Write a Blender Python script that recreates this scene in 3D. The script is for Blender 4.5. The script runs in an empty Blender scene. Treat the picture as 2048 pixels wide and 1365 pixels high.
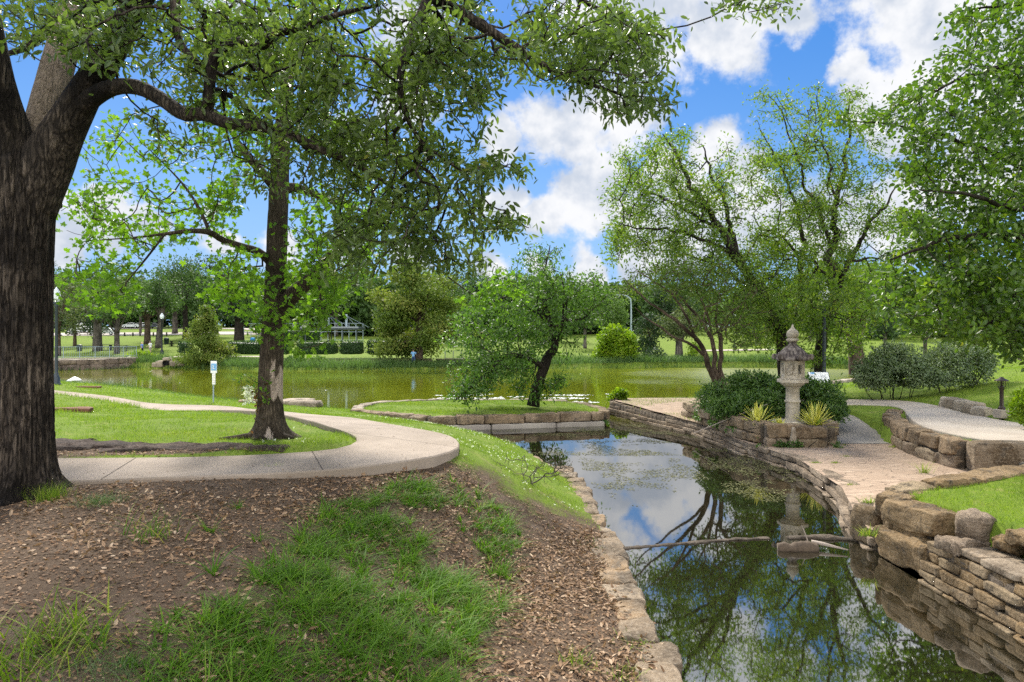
import bpy, math, random
import numpy as np
from mathutils import Vector
random.seed(7)
SC = bpy.context.scene
COL = SC.collection
# ------------------------------------------------------------------ camera
CAMZ = 2.85; F = 1365.0; CX = 1024.0; HY = 682.0
cd = bpy.data.cameras.new("camera"); cam = bpy.data.objects.new("camera", cd); COL.objects.link(cam)
cd.lens = 24.0; cd.sensor_width = 36.0; cd.clip_start = 0.05; cd.clip_end = 6000
cam.location = (0, 0, CAMZ); cam.rotation_euler = (math.radians(90), 0, 0)
SC.camera = cam
# ------------------------------------------------------------------ light
SUN_EL, SUN_AZ = math.radians(46), math.radians(-16)
sd = bpy.data.lights.new("sun", 'SUN'); sun = bpy.data.objects.new("sun", sd); COL.objects.link(sun)
sd.energy = 3.9; sd.angle = math.radians(9.0); sd.color = (1.0, 0.95, 0.86)
sdir = Vector((math.sin(SUN_AZ)*math.cos(SUN_EL), math.cos(SUN_AZ)*math.cos(SUN_EL), math.sin(SUN_EL)))
sun.rotation_euler = sdir.to_track_quat('Z', 'Y').to_euler()
SC.view_settings.view_transform = 'Standard'; SC.view_settings.look = 'None'
SC.view_settings.exposure = 1.05; SC.view_settings.gamma = 1.0
SC.view_settings.use_curve_mapping = False
SC.cycles.max_bounces = 6; SC.cycles.diffuse_bounces = 3; SC.cycles.glossy_bounces = 3
SC.cycles.transmission_bounces = 4; SC.cycles.transparent_max_bounces = 6
SC.cycles.sample_clamp_indirect = 6.0
try: SC.cycles.use_denoising = False
except Exception: pass

class NT:
    def __init__(s, tree): s.t = tree
    def n(s, kind, ins=None, **props):
        nd = s.t.nodes.new(kind)
        for k, v in props.items(): setattr(nd, k, v)
        for k, v in (ins or {}).items():
            sock = nd.inputs[k]
            if isinstance(v, bpy.types.NodeSocket): s.t.links.new(v, sock)
            else: sock.default_value = v
        return nd
    def link(s, a, b): s.t.links.new(a, b)
    def math(s, op, a, b=0.0, c=None, clamp=False):
        ins = {0: a, 1: b}
        if c is not None: ins[2] = c
        return s.n('ShaderNodeMath', ins, operation=op, use_clamp=clamp).outputs[0]
    def maprange(s, v, a, b, c=0.0, d=1.0, smooth=True):
        nd = s.n('ShaderNodeMapRange', {0: v, 1: a, 2: b, 3: c, 4: d}, interpolation_type='SMOOTHSTEP' if smooth else 'LINEAR')
        return nd.outputs[0]
    def mix(s, f, a, b, blend='MIX'):
        nd = s.n('ShaderNodeMix', None, data_type='RGBA', blend_type=blend)
        for i, v in ((0, f), (6, a), (7, b)):
            if isinstance(v, bpy.types.NodeSocket): s.t.links.new(v, nd.inputs[i])
            else: nd.inputs[i].default_value = v if i == 0 or len(v) == 4 else (*v, 1)
        return nd.outputs[2]
    def ramp(s, f, stops, interp='LINEAR'):
        nd = s.n('ShaderNodeValToRGB', {0: f}); cr = nd.color_ramp; cr.interpolation = interp
        while len(cr.elements) < len(stops): cr.elements.new(0.5)
        for e, (p, c) in zip(cr.elements, stops): e.position = p; e.color = (*c, 1) if len(c) == 3 else c
        return nd.outputs[0]
    def noise(s, vec, scale, detail=4, rough=0.55, dist=0.0):
        nd = s.n('ShaderNodeTexNoise', {'Scale': scale, 'Detail': detail, 'Roughness': rough, 'Distortion': dist})
        if vec is not None: s.t.links.new(vec, nd.inputs['Vector'])
        return nd.outputs['Fac']

# ------------------------------------------------------------------ sky
world = bpy.data.worlds.new("World"); SC.world = world; world.use_nodes = True
W = NT(world.node_tree)
for nd in list(world.node_tree.nodes): world.node_tree.nodes.remove(nd)
tc = W.n('ShaderNodeTexCoord'); gen = tc.outputs['Generated']
skyn = W.n('ShaderNodeTexSky', None, sky_type='NISHITA', sun_disc=False, sun_elevation=SUN_EL, sun_rotation=SUN_AZ,
           air_density=1.0, dust_density=0.6, ozone_density=2.5, altitude=150)
hs = W.n('ShaderNodeHueSaturation', {'Saturation': 1.35, 'Value': 0.95, 'Color': skyn.outputs[0]})
def pdir(px, py): return Vector(((px-CX)/F, 1.0, (HY-py)/F)).normalized()
# cumulus clouds: each is a soft lump round a compass direction, its edge broken up by noise
lumps = [(1330,-60,.13),(1480,20,.10),(1410,75,.05),(1590,5,.06),(1250,70,.11),(1180,30,.10),(1870,-30,.13),(1950,120,.13),(1850,160,.09),(1735,185,.05),(1700,130,.035),
         (1820,250,.08),(1950,330,.10),(2100,200,.2),
         (1190,240,.085),(1090,255,.075),(1270,250,.06),(1010,280,.05),(1160,290,.05),(1200,345,.055),(1170,400,.065),(1130,425,.05),(1010,410,.05),(1080,440,.04),(1440,300,.045),(1500,340,.04),
         (1225,425,.05),(1300,425,.085),(1390,410,.085),(1330,350,.05),(1290,520,.06),(1180,540,.045),(1080,530,.035),(980,540,.045),(1380,470,.07),(1500,440,.07),(1650,450,.08),(1800,420,.09),
         (245,405,.045),(290,430,.035),(160,440,.04),(330,460,.03),(230,465,.04),(430,470,.035),(120,470,.045),(560,490,.045),(700,500,.045),(820,510,.04),
         (100,380,.03),(420,420,.02),(700,280,.05),(800,200,.06),(480,40,.06),(820,60,.06),(-200,300,.15),(-300,100,.12),(2400,420,.15),(2350,100,.12),(700,-500,.25),(1500,-600,.28),(200,-400,.2)]
wob = W.n('ShaderNodeTexNoise', {'Vector': gen, 'Scale': 9.0, 'Detail': 6.0, 'Roughness': 0.6})
wobv = W.n('ShaderNodeVectorMath', {0: wob.outputs['Color'], 1: (0.5, 0.5, 0.5)}, operation='SUBTRACT').outputs[0]
wobs = W.n('ShaderNodeVectorMath', {0: wobv, 1: (0.10, 0.10, 0.07)}, operation='MULTIPLY').outputs[0]
gd = W.n('ShaderNodeVectorMath', {0: gen, 1: wobs}, operation='ADD').outputs[0]
def density(vec):
    cur = None
    for (x, y, r) in lumps:
        d = pdir(x, y)
        dd = W.n('ShaderNodeVectorMath', {0: vec, 1: tuple(d)}, operation='DISTANCE').outputs['Value']
        v = W.math('MULTIPLY_ADD', dd, -1.0/(r*.86), 1.0)
        cur = v if cur is None else W.n('ShaderNodeMath', {0: cur, 1: v, 2: 0.10}, operation='SMOOTH_MAX').outputs[0]
    return cur
dn = density(gd)
fb = W.noise(gen, 16.0, 9, 0.62)
fb2 = W.noise(gen, 3.2, 5, 0.55)
sep = W.n('ShaderNodeSeparateXYZ', {0: gen})
back = W.math('MULTIPLY_ADD', fb2, 5.0, -2.15)               # clouds for the unseen half of the sky, spread wider for fill
front = W.maprange(sep.outputs[1], -0.15, 0.35)
dn2 = W.n('ShaderNodeMix', {0: front, 2: back, 3: dn}, data_type='FLOAT').outputs[0]
dens = W.math('ADD', dn2, W.math('MULTIPLY_ADD', fb, 1.7, -0.85))
alpha = W.maprange(dens, 0.0, 0.46)
# grey undersides: compare the noise here with the noise a little higher up
up = W.n('ShaderNodeVectorMath', {0: gen, 1: (0.0, 0.0, 0.035)}, operation='ADD').outputs[0]
fbu = W.noise(up, 11.0, 5, 0.55); fbd = W.noise(gen, 11.0, 5, 0.55)
sh = W.maprange(W.math('SUBTRACT', fbu, fbd), -0.13, 0.15)
ccol0 = W.mix(sh, (5.9, 5.95, 6.1), (3.7, 4.1, 4.8))
# unseen clouds overhead and behind are brightened to add fill light
fill_mask = W.math('MAXIMUM', W.maprange(sep.outputs[2], 0.52, 0.72), W.maprange(sep.outputs[1], 0.25, -0.25))
ccol = W.mix(fill_mask, ccol0, (22.0, 21.6, 20.8))
lowh = W.maprange(sep.outputs[2], 0.0, 0.30)
skyc = W.mix(lowh, (3.2, 4.6, 6.4), hs.outputs[0])
skyb = W.mix(W.maprange(sep.outputs[2], 0.0, 0.45), (1.9, 3.5, 6.0), (.36, 1.65, 4.9))
skym = W.mix(0.72, skyc, skyb)
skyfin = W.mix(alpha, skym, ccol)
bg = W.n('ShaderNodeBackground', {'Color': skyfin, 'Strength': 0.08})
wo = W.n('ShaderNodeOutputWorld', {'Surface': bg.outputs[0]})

# ------------------------------------------------------------------ helpers
def at(px, py, d):
    return np.array([(px-CX)/F*d, d, CAMZ-(py-HY)/F*d])
def gp(px, py, z):
    d = (CAMZ-z)*F/(py-HY)
    return np.array([(px-CX)/F*d, d, z])
def prop(o, label=None, cat=None, group=None, kind=None):
    if label: o['label'] = label
    if cat: o['category'] = cat
    if group: o['group'] = group
    if kind or cat: o['kind'] = kind or 'thing'
    return o
def empty(name, loc, label, cat, group=None, rz=0.0):
    o = bpy.data.objects.new(name, None); COL.objects.link(o)
    o.location = tuple(float(v) for v in loc); o.rotation_euler = (0, 0, rz); o.empty_display_size = 0.2
    return prop(o, label, cat, group)
class MB:
    def __init__(s): s.V = []; s.Fc = []; s.n = 0; s.R = []; s.M = []
    def add(s, V, Fs, r=None, m=0):
        """V (n,3); Fs: int array (k,3|4) or list of such arrays; r per-face value or scalar"""
        V = np.asarray(V, float).reshape(-1, 3)
        if not isinstance(Fs, list): Fs = [Fs]
        for Fa in Fs:
            Fa = np.asarray(Fa, np.int64)
            if Fa.size == 0: continue
            s.Fc.append(Fa + s.n)
            k = len(Fa)
            s.R.append(np.full(k, random.random()) if r is None else (np.full(k, r) if np.isscalar(r) else np.asarray(r, float)))
            s.M.append(np.full(k, m, np.int32))
        s.V.append(V); s.n += len(V)
    def build(s, name, mats, parent=None, smooth=False, world_space=True):
        me = bpy.data.meshes.new(name)
        V = np.concatenate(s.V) if s.V else np.zeros((0, 3))
        o = bpy.data.objects.new(name, me); COL.objects.link(o)
        if parent is not None:
            o.parent = parent
            if world_space:
                rz = parent.rotation_euler[2]; p = parent; off = np.zeros(3)
                chain = []
                while p is not None: chain.append(p); p = p.parent
                for p in reversed(chain):
                    if any(abs(c) > 0 for c in p.location) or p.rotation_euler[2]:
                        V = V - np.array(p.location)
                        a = -p.rotation_euler[2]; c, si = math.cos(a), math.sin(a)
                        V = np.stack([V[:, 0]*c - V[:, 1]*si, V[:, 0]*si + V[:, 1]*c, V[:, 2]], 1)
        me.vertices.add(len(V)); me.vertices.foreach_set('co', np.ascontiguousarray(V, np.float32).ravel())
        if s.Fc:
            tot = np.concatenate([np.full(len(f), f.shape[1], np.int32) for f in s.Fc])
            lv = np.concatenate([f.ravel() for f in s.Fc]).astype(np.int32)
            st = np.concatenate([[0], np.cumsum(tot)[:-1]]).astype(np.int32)
            me.loops.add(len(lv)); me.loops.foreach_set('vertex_index', lv)
            me.polygons.add(len(tot)); me.polygons.foreach_set('loop_start', st); me.polygons.foreach_set('loop_total', tot)
            if not isinstance(mats, (list, tuple)): mats = [mats]
            for m in mats: me.materials.append(m)
            me.polygons.foreach_set('material_index', np.concatenate(s.M))
            me.polygons.foreach_set('use_smooth', np.full(len(tot), bool(smooth)))
            a = me.attributes.new('rnd', 'FLOAT', 'FACE'); a.data.foreach_set('value', np.concatenate(s.R).astype(np.float32))
        me.update(); me.validate(verbose=False)
        return o
# value noise, vectorised
def _h(ix, iy, iz, seed):
    h = (ix.astype(np.int64)*374761393 + iy.astype(np.int64)*668265263 + iz.astype(np.int64)*2147483647 + int(seed*10)*974634721 % (1<<40)) & 0xffffffff
    h = ((h ^ (h >> 13))*1274126177) & 0xffffffff
    h = ((h ^ (h >> 16))*2246822519) & 0xffffffff
    return ((h ^ (h >> 15)) & 0xffff)/65535.0
def vnoise(P, scale=1.0, seed=0):
    P = np.asarray(P, float)*scale
    i = np.floor(P).astype(np.int64); f = P-i; f = f*f*(3-2*f)
    r = 0
    for dx in (0, 1):
        for dy in (0, 1):
            for dz in (0, 1):
                w = (f[:, 0] if dx else 1-f[:, 0])*(f[:, 1] if dy else 1-f[:, 1])*(f[:, 2] if dz else 1-f[:, 2])
                r = r + w*_h(i[:, 0]+dx, i[:, 1]+dy, i[:, 2]+dz, seed)
    return r
def fbm(P, scale=1.0, seed=0, oct=3):
    r = 0; a = .5; t = 0
    for k in range(oct):
        r = r + a*vnoise(P, scale*2**k, seed+k*17); t += a; a *= .5
    return r/t
def fbm2(x, y, scale, seed=0, oct=3):
    return fbm(np.stack([x, y, np.zeros_like(x)], 1), scale, seed, oct)
def in_poly(x, y, poly):
    x = np.asarray(x, float); y = np.asarray(y, float); c = np.zeros(x.shape, bool)
    n = len(poly)
    for i in range(n):
        x1, y1 = poly[i][:2]; x2, y2 = poly[(i+1) % n][:2]
        if y1 == y2: continue
        t = (y1 > y) != (y2 > y)
        c ^= t & (x < (x2-x1)*(y-y1)/(y2-y1)+x1)
    return c
def pdist(x, y, poly, closed=True):
    x = np.asarray(x, float); y = np.asarray(y, float); d = np.full(x.shape, 1e9)
    n = len(poly)
    for i in range(n if closed else n-1):
        x1, y1 = poly[i][:2]; x2, y2 = poly[(i+1) % n][:2]
        dx, dy = x2-x1, y2-y1; L = dx*dx+dy*dy+1e-12
        t = np.clip(((x-x1)*dx+(y-y1)*dy)/L, 0, 1)
        d = np.minimum(d, np.hypot(x-x1-t*dx, y-y1-t*dy))
    return d
def sdf(x, y, poly):
    return np.where(in_poly(x, y, poly), -1.0, 1.0)*pdist(x, y, poly)
def sstep(a, b, v):
    t = np.clip((v-a)/(b-a), 0, 1); return t*t*(3-2*t)
def smooth_line(pts, n, closed=False):
    """Catmull-Rom through pts, n samples evenly spaced in arc length"""
    P = np.asarray(pts, float)
    if len(P) == 2: Q = P[0]+(P[1]-P[0])*np.linspace(0, 1, 20)[:, None]
    else:
        A = np.vstack([2*P[0]-P[1], P, 2*P[-1]-P[-2]]); out = []
        for i in range(len(P)-1):
            p0, p1, p2, p3 = A[i:i+4]; t = np.linspace(0, 1, 16, endpoint=False)[:, None]
            out.append(.5*((2*p1)+(-p0+p2)*t+(2*p0-5*p1+4*p2-p3)*t**2+(-p0+3*p1-3*p2+p3)*t**3))
        Q = np.vstack(out+[P[-1:]])
    return resample(Q, n)
def resample(Q, n):
    Q = np.asarray(Q, float)
    L = np.concatenate([[0], np.cumsum(np.linalg.norm(np.diff(Q, axis=0), axis=1))])
    s = np.linspace(0, L[-1], n)
    return np.stack([np.interp(s, L, Q[:, k]) for k in range(Q.shape[1])], 1)
def line_len(Q): return np.linalg.norm(np.diff(np.asarray(Q, float), axis=0), axis=1).sum()
def tube(P, R, seg=8, cap=True, wob=0.0, seed=0):
    P = np.asarray(P, float); n = len(P); R = np.broadcast_to(np.asarray(R, float), (n,))
    T = np.gradient(P, axis=0); T /= np.linalg.norm(T, axis=1)[:, None]+1e-9
    u = np.cross(T[0], [0, 0, 1.0]) if abs(T[0][2]) < .9 else np.cross(T[0], [0, 1.0, 0]); u /= np.linalg.norm(u)
    U = np.zeros((n, 3)); U[0] = u
    for i in range(1, n):
        u = U[i-1]-T[i]*np.dot(U[i-1], T[i]); U[i] = u/(np.linalg.norm(u)+1e-9)
    B = np.cross(T, U)
    a = np.linspace(0, 2*np.pi, seg, endpoint=False)
    V = P[:, None]+R[:, None, None]*(np.cos(a)[None, :, None]*U[:, None]+np.sin(a)[None, :, None]*B[:, None])
    V = V.reshape(-1, 3)
    if wob:
        nrm = V-np.repeat(P, seg, axis=0)
        V = V+nrm*((fbm(V, 1.6/max(R.max(), .05)*.5, seed, 3)-.5)*2*wob)[:, None]
    i = np.arange(n-1)[:, None]*seg; j = np.arange(seg)[None]; k = (j+1) % seg
    Fq = np.stack([i+j, i+k, i+seg+k, i+seg+j], -1).reshape(-1, 4)
    Fs = [Fq]
    if cap:
        V = np.vstack([V, P[-1:], P[:1]]); c = n*seg
        jj = np.arange(seg); kk = (jj+1) % seg
        Fs.append(np.stack([(n-1)*seg+jj, (n-1)*seg+kk, np.full(seg, c)], 1))
        Fs.append(np.stack([kk, jj, np.full(seg, c+1)], 1))
    return V, Fs
def lathe(prof, seg=24, c=(0, 0, 0), sq=None):
    P = np.asarray(prof, float); n = len(P); a = np.linspace(0, 2*np.pi, seg, endpoint=False)
    V = np.stack([P[:, 0][:, None]*np.cos(a), P[:, 0][:, None]*np.sin(a), np.repeat(P[:, 1][:, None], seg, 1)], -1).reshape(-1, 3)+np.array(c)
    i = np.arange(n-1)[:, None]*seg; j = np.arange(seg)[None]; k = (j+1) % seg
    Fq = np.stack([i+j, i+k, i+seg+k, i+seg+j], -1).reshape(-1, 4)
    V = np.vstack([V, [[c[0], c[1], c[2]+P[0, 1]]], [[c[0], c[1], c[2]+P[-1, 1]]]])
    jj = np.arange(seg); kk = (jj+1) % seg
    return V, [Fq, np.stack([kk, jj, np.full(seg, n*seg)], 1), np.stack([(n-1)*seg+jj, (n-1)*seg+kk, np.full(seg, n*seg+1)], 1)]
CUBE_F = np.array([[0, 3, 2, 1], [4, 5, 6, 7], [0, 1, 5, 4], [1, 2, 6, 5], [2, 3, 7, 6], [3, 0, 4, 7]])
def box(c, s, rz=0.0):
    x, y, z = np.array(s)/2.0
    V = np.array([[-x, -y, -z], [x, -y, -z], [x, y, -z], [-x, y, -z], [-x, -y, z], [x, -y, z], [x, y, z], [-x, y, z]])
    return rot_z(V, rz)+np.array(c), CUBE_F
def cbox(c, s, rz=0.0, b=0.01):
    """box with chamfered edges"""
    x, y, z = np.array(s)/2.0; b = min(b, x*.6, y*.6, z*.6)
    prof = [(-z, b), (-z+b, 0), (z-b, 0), (z, b)]; V = []
    for zz, q in prof:
        X, Y = x-q, y-q; e = b
        V += [[-X+e, -Y, zz], [X-e, -Y, zz], [X, -Y+e, zz], [X, Y-e, zz], [X-e, Y, zz], [-X+e, Y, zz], [-X, Y-e, zz], [-X, -Y+e, zz]]
    V = np.array(V, float); Fq = []
    for r in range(3):
        for j in range(8): Fq.append([r*8+j, r*8+(j+1) % 8, r*8+8+(j+1) % 8, r*8+8+j])
    V = np.vstack([V, [[0, 0, -z], [0, 0, z]]])
    T = [[(j+1) % 8, j, 32] for j in range(8)]+[[24+j, 24+(j+1) % 8, 33] for j in range(8)]
    return rot_z(V, rz)+np.array(c), [np.array(Fq), np.array(T)]
def rot_z(V, a):
    c, s = math.cos(a), math.sin(a); V = np.asarray(V, float)
    return np.stack([V[:, 0]*c-V[:, 1]*s, V[:, 0]*s+V[:, 1]*c, V[:, 2]], 1)
_SB = {}
def _sb(n):
    if n not in _SB:
        g = np.linspace(-1, 1, n); g = np.sign(g)*(1-(1-np.abs(g))**1.9); idx = {}; V = []; Fq = []
        def vid(p):
            k = tuple(np.round(p, 5))
            if k not in idx: idx[k] = len(V); V.append(p)
            return idx[k]
        for ax in range(3):
            for sgn in (-1, 1):
                for i in range(n-1):
                    for j in range(n-1):
                        q = []
                        for (a, b) in ((i, j), (i+1, j), (i+1, j+1), (i, j+1)):
                            p = [0, 0, 0]; p[ax] = sgn; p[(ax+1) % 3] = g[a]; p[(ax+2) % 3] = g[b]; q.append(vid(tuple(p)))
                        Fq.append(q if sgn > 0 else q[::-1])
        _SB[n] = (np.array(V, float), np.array(Fq))
    return _SB[n]
def rock(c, size, rz=0.0, n=7, p=7.0, rough=0.05, seed=0, tilt=(0, 0)):
    """rough-hewn stone: rounded box with noise-broken faces"""
    V, Fq = _sb(n); V = V.copy()
    L = (np.abs(V)**p).sum(1)**(1/p); V = V/L[:, None]
    half = np.array(size)/2.0; V = V*half
    m = min(size); sd = seed*7.31
    dv = np.stack([fbm(V+sd+11*k, 2.2/m, seed+k*5, 3)-.5 for k in range(3)], 1)
    dv2 = np.stack([fbm(V+sd+31*k, 0.7/m, seed+k*9, 2)-.5 for k in range(3)], 1)
    dv3 = np.stack([np.abs(fbm(V+sd+57*k, 5.5/m, seed+k*3, 2)-.5)*2-.5 for k in range(3)], 1)
    V = V+dv*rough*1.3+dv2*rough*1.7+dv3*rough*.55
    if rough > .015:                       # a few flat fractures knock the corners off
        rg = np.random.RandomState(abs(int(seed*131)) % 99991)
        for _ in range(6):
            nn = rg.normal(size=3)/half; nn /= np.linalg.norm(nn)
            t = V@nn; tc_ = t.max()*rg.uniform(.86, .98); V = V-np.clip(t-tc_, 0, None)[:, None]*nn*.92
    if tilt[0] or tilt[1]:
        a, b = tilt
        V = np.stack([V[:, 0], V[:, 1]*math.cos(a)-V[:, 2]*math.sin(a), V[:, 1]*math.sin(a)+V[:, 2]*math.cos(a)], 1)
        V = np.stack([V[:, 0]*math.cos(b)+V[:, 2]*math.sin(b), V[:, 1], -V[:, 0]*math.sin(b)+V[:, 2]*math.cos(b)], 1)
    return rot_z(V, rz)+np.array(c), Fq
# ------------------------------------------------------------------ materials
def new_mat(name):
    m = bpy.data.materials.new(name); m.use_nodes = True
    t = m.node_tree
    for nd in list(t.nodes): t.nodes.remove(nd)
    return m, NT(t)
def finish(T, surf): T.n('ShaderNodeOutputMaterial', {'Surface': surf})
def pbsdf(T, col, rough=0.6, bump=None, bstr=0.3, bdist=0.02, spec=0.35, **kw):
    ins = {'Roughness': rough, 'Specular IOR Level': spec}
    ins['Base Color'] = col if isinstance(col, bpy.types.NodeSocket) else (*col, 1)
    ins.update(kw)
    if bump is not None:
        b = T.n('ShaderNodeBump', {'Height': bump, 'Strength': bstr, 'Distance': bdist}); ins['Normal'] = b.outputs[0]
    return T.n('ShaderNodeBsdfPrincipled', ins).outputs[0]
def rnd(T): return T.n('ShaderNodeAttribute', None, attribute_name='rnd').outputs['Fac']
def geo(T): return T.n('ShaderNodeNewGeometry').outputs['Position']
def attr(T, nm): return T.n('ShaderNodeAttribute', None, attribute_name=nm).outputs['Fac']
def objc(T): return T.n('ShaderNodeTexCoord').outputs['Object']
def plain(name, col, rough=0.5, metal=0.0, var=0.12, bump=0.0, scale=20.0):
    m, T = new_mat(name); p = objc(T); nz = T.noise(p, scale, 5)
    c = T.mix(T.math('MULTIPLY', nz, 1.0), tuple(c*(1-var) for c in col), tuple(min(1, c*(1+var)) for c in col))
    finish(T, pbsdf(T, c, rough, nz if bump else None, bump, 0.01, Metallic=metal)); return m
def leafmat(name, stops, trans=0.4, rough=0.45, spec=0.35, tboost=1.5):
    m, T = new_mat(name); r = rnd(T)
    c = T.ramp(r, stops)
    tcol = T.mix(1.0, c, (tboost, tboost*1.12, tboost*.45), 'MULTIPLY')
    a = pbsdf(T, c, rough, spec=spec)
    b = T.n('ShaderNodeBsdfTranslucent', {'Color': tcol}).outputs[0]
    mx = T.n('ShaderNodeMixShader', {0: trans, 1: a, 2: b}).outputs[0]
    finish(T, mx); return m
M = {}
M['oak_leaf'] = leafmat('oak_leaf', [(0, (.036, .060, .014)), (.5, (.066, .10, .024)), (.82, (.105, .145, .038)), (.95, (.15, .19, .07)), (1, (.18, .16, .04))], .48, .38, .45, 1.8)
M['maple_leaf'] = leafmat('maple_leaf', [(0, (.05, .10, .012)), (.5, (.09, .17, .016)), (1, (.15, .24, .025))], .5, .5, .25, 1.9)
M['elm_leaf'] = leafmat('elm_leaf', [(0, (.046, .084, .012)), (.5, (.088, .142, .02)), (.87, (.145, .19, .028)), (.96, (.22, .23, .04)), (1, (.16, .09, .025))], .5, .45, .3, 1.8)
M['right_leaf'] = leafmat('right_leaf', [(0, (.028, .060, .009)), (.5, (.058, .108, .012)), (.85, (.10, .16, .017)), (.97, (.17, .22, .02)), (1, (.46, .42, .03))], .42, .4, .4, 1.7)
M['willow_leaf'] = leafmat('willow_leaf', [(0, (.03, .07, .012)), (.5, (.065, .13, .022)), (1, (.12, .20, .035))], .42, .45, .35, 1.6)
M['myrtle_leaf'] = leafmat('myrtle_leaf', [(0, (.045, .08, .014)), (.6, (.085, .135, .024)), (1, (.15, .18, .035))], .45, .5, .3, 1.7)
M['far_leaf'] = leafmat('far_leaf', [(0, (.030, .062, .018)), (.5, (.060, .11, .03)), (1, (.10, .16, .045))], .3, .6, .2, 1.4)
M['far_pale'] = leafmat('far_pale', [(0, (.07, .12, .03)), (.5, (.11, .18, .045)), (1, (.16, .24, .07))], .3, .6, .2, 1.4)
M['far_dark'] = leafmat('far_dark', [(0, (.018, .038, .016)), (.5, (.034, .064, .026)), (1, (.06, .095, .035))], .25, .6, .2, 1.3)
M['juniper'] = leafmat('juniper', [(0, (.05, .075, .025)), (.5, (.09, .12, .045)), (1, (.15, .17, .07))], .25, .7, .2, 1.2)
M['cypress'] = leafmat('cypress', [(0, (.06, .10, .018)), (.45, (.12, .17, .03)), (.8, (.20, .23, .05)), (1, (.28, .24, .07))], .35, .6, .2, 1.4)
M['bright_bush'] = leafmat('bright_bush', [(0, (.07, .13, .008)), (.5, (.15, .24, .012)), (1, (.28, .34, .02))], .4, .5, .25, 1.5)
M['nandina'] = leafmat('nandina', [(0, (.035, .075, .016)), (.6, (.08, .145, .028)), (1, (.15, .22, .05))], .35, .4, .4, 1.5)
M['grey_shrub'] = leafmat('grey_shrub', [(0, (.06, .095, .045)), (.6, (.14, .19, .09)), (1, (.28, .33, .19))], .3, .4, .45, 1.3)
M['hedge_leaf'] = leafmat('hedge_leaf', [(0, (.02, .05, .012)), (.7, (.05, .10, .02)), (1, (.10, .16, .03))], .25, .5, .3, 1.3)
M['yucca'] = leafmat('yucca', [(0, (.50, .48, .07)), (.6, (.66, .62, .14)), (.85, (.72, .68, .28)), (1, (.20, .29, .05))], .25, .45, .4, 1.2)
M['grass_blade'] = leafmat('grass_blade', [(0, (.055, .11, .010)), (.4, (.115, .19, .014)), (.75, (.19, .26, .022)), (.92, (.26, .29, .045)), (1, (.34, .29, .13))], .42, .55, .2, 1.5)
M['strap_blade'] = leafmat('strap_blade', [(0, (.040, .092, .007)), (.5, (.076, .165, .012)), (.85, (.135, .24, .024)), (1, (.30, .26, .06))], .38, .55, .1, 1.5)
M['reed_blade'] = leafmat('reed_blade', [(0, (.06, .11, .03)), (.6, (.10, .17, .05)), (1, (.15, .22, .09))], .3, .6, .2, 1.3)
M['dry_leaf'] = leafmat('dry_leaf', [(0, (.085, .045, .022)), (.4, (.22, .13, .07)), (.75, (.35, .235, .145)), (1, (.50, .38, .26))], .1, .75, .2, 1.0)
def bark(name, dark, light, vs=(14, 14, 3.0), bstr=0.9, dist=0.03, patch=None):
    m, T = new_mat(name); p = objc(T)
    mp = T.n('ShaderNodeMapping', {'Vector': p, 'Scale': vs}).outputs[0]
    wv = T.n('ShaderNodeTexNoise', {'Vector': p, 'Scale': 3.0, 'Detail': 3.0}).outputs['Color']
    mp2 = T.n('ShaderNodeVectorMath', {0: mp, 1: T.n('ShaderNodeVectorMath', {0: wv, 1: (1.6, 1.6, 1.6)}, operation='MULTIPLY').outputs[0]}, operation='ADD').outputs[0]
    vo = T.n('ShaderNodeTexVoronoi', {'Vector': mp2, 'Scale': 1.0}, feature='DISTANCE_TO_EDGE').outputs['Distance']
    nz = T.noise(mp2, 1.7, 6, .65)
    mr = T.n('ShaderNodeMapping', {'Vector': p, 'Scale': (vs[0]*.85, vs[1]*.85, vs[2]*.36)}).outputs[0]
    mr2 = T.n('ShaderNodeVectorMath', {0: mr, 1: T.n('ShaderNodeVectorMath', {0: wv, 1: (.9, .9, .9)}, operation='MULTIPLY').outputs[0]}, operation='ADD').outputs[0]
    rn = T.math('ABSOLUTE', T.math('MULTIPLY_ADD', T.noise(mr2, 1.0, 5, .6), 2.0, -1.0))
    ridge = T.math('ADD', T.math('MULTIPLY', T.maprange(rn, 0.0, 0.38), .72), T.math('MULTIPLY', T.maprange(vo, 0.0, 0.22), .28))
    h = T.math('MULTIPLY_ADD', ridge, 0.75, T.math('MULTIPLY', nz, 0.45))
    c = T.mix(T.maprange(h, .15, 1.0), dark, light)
    big = T.noise(p, 1.3, 4)
    c = T.mix(T.maprange(big, .40, .70), c, tuple(v*.62 for v in dark))
    if patch:
        pa = attr(T, 'patch')
        pc = T.mix(T.noise(mp, 1.2, 5), patch[0], patch[1])
        pm = T.maprange(T.math('ADD', pa, T.math('MULTIPLY_ADD', nz, .7, -.35)), .42, .58)
        c = T.mix(pm, c, pc)
    finish(T, pbsdf(T, c, .9, h, bstr, dist, spec=.15)); return m
M['oak_bark'] = bark('oak_bark', (.013, .010, .008), (.15, .118, .09), (21, 21, 5.2), 1.0, .05, ((.16, .12, .085), (.30, .24, .18)))
M['tree_bark'] = bark('tree_bark', (.035, .027, .019), (.16, .125, .09), (40, 40, 7.0), .9, .02, ((.22, .15, .11), (.55, .47, .40)))
M['dark_bark'] = bark('dark_bark', (.016, .013, .010), (.06, .048, .038), (16, 16, 4), .7, .02)
M['brown_bark'] = bark('brown_bark', (.05, .035, .024), (.19, .14, .10), (18, 18, 4), .7, .02)
M['grey_bark'] = bark('grey_bark', (.06, .052, .042), (.20, .175, .145), (8, 8, 2.5), .6, .03)
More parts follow.
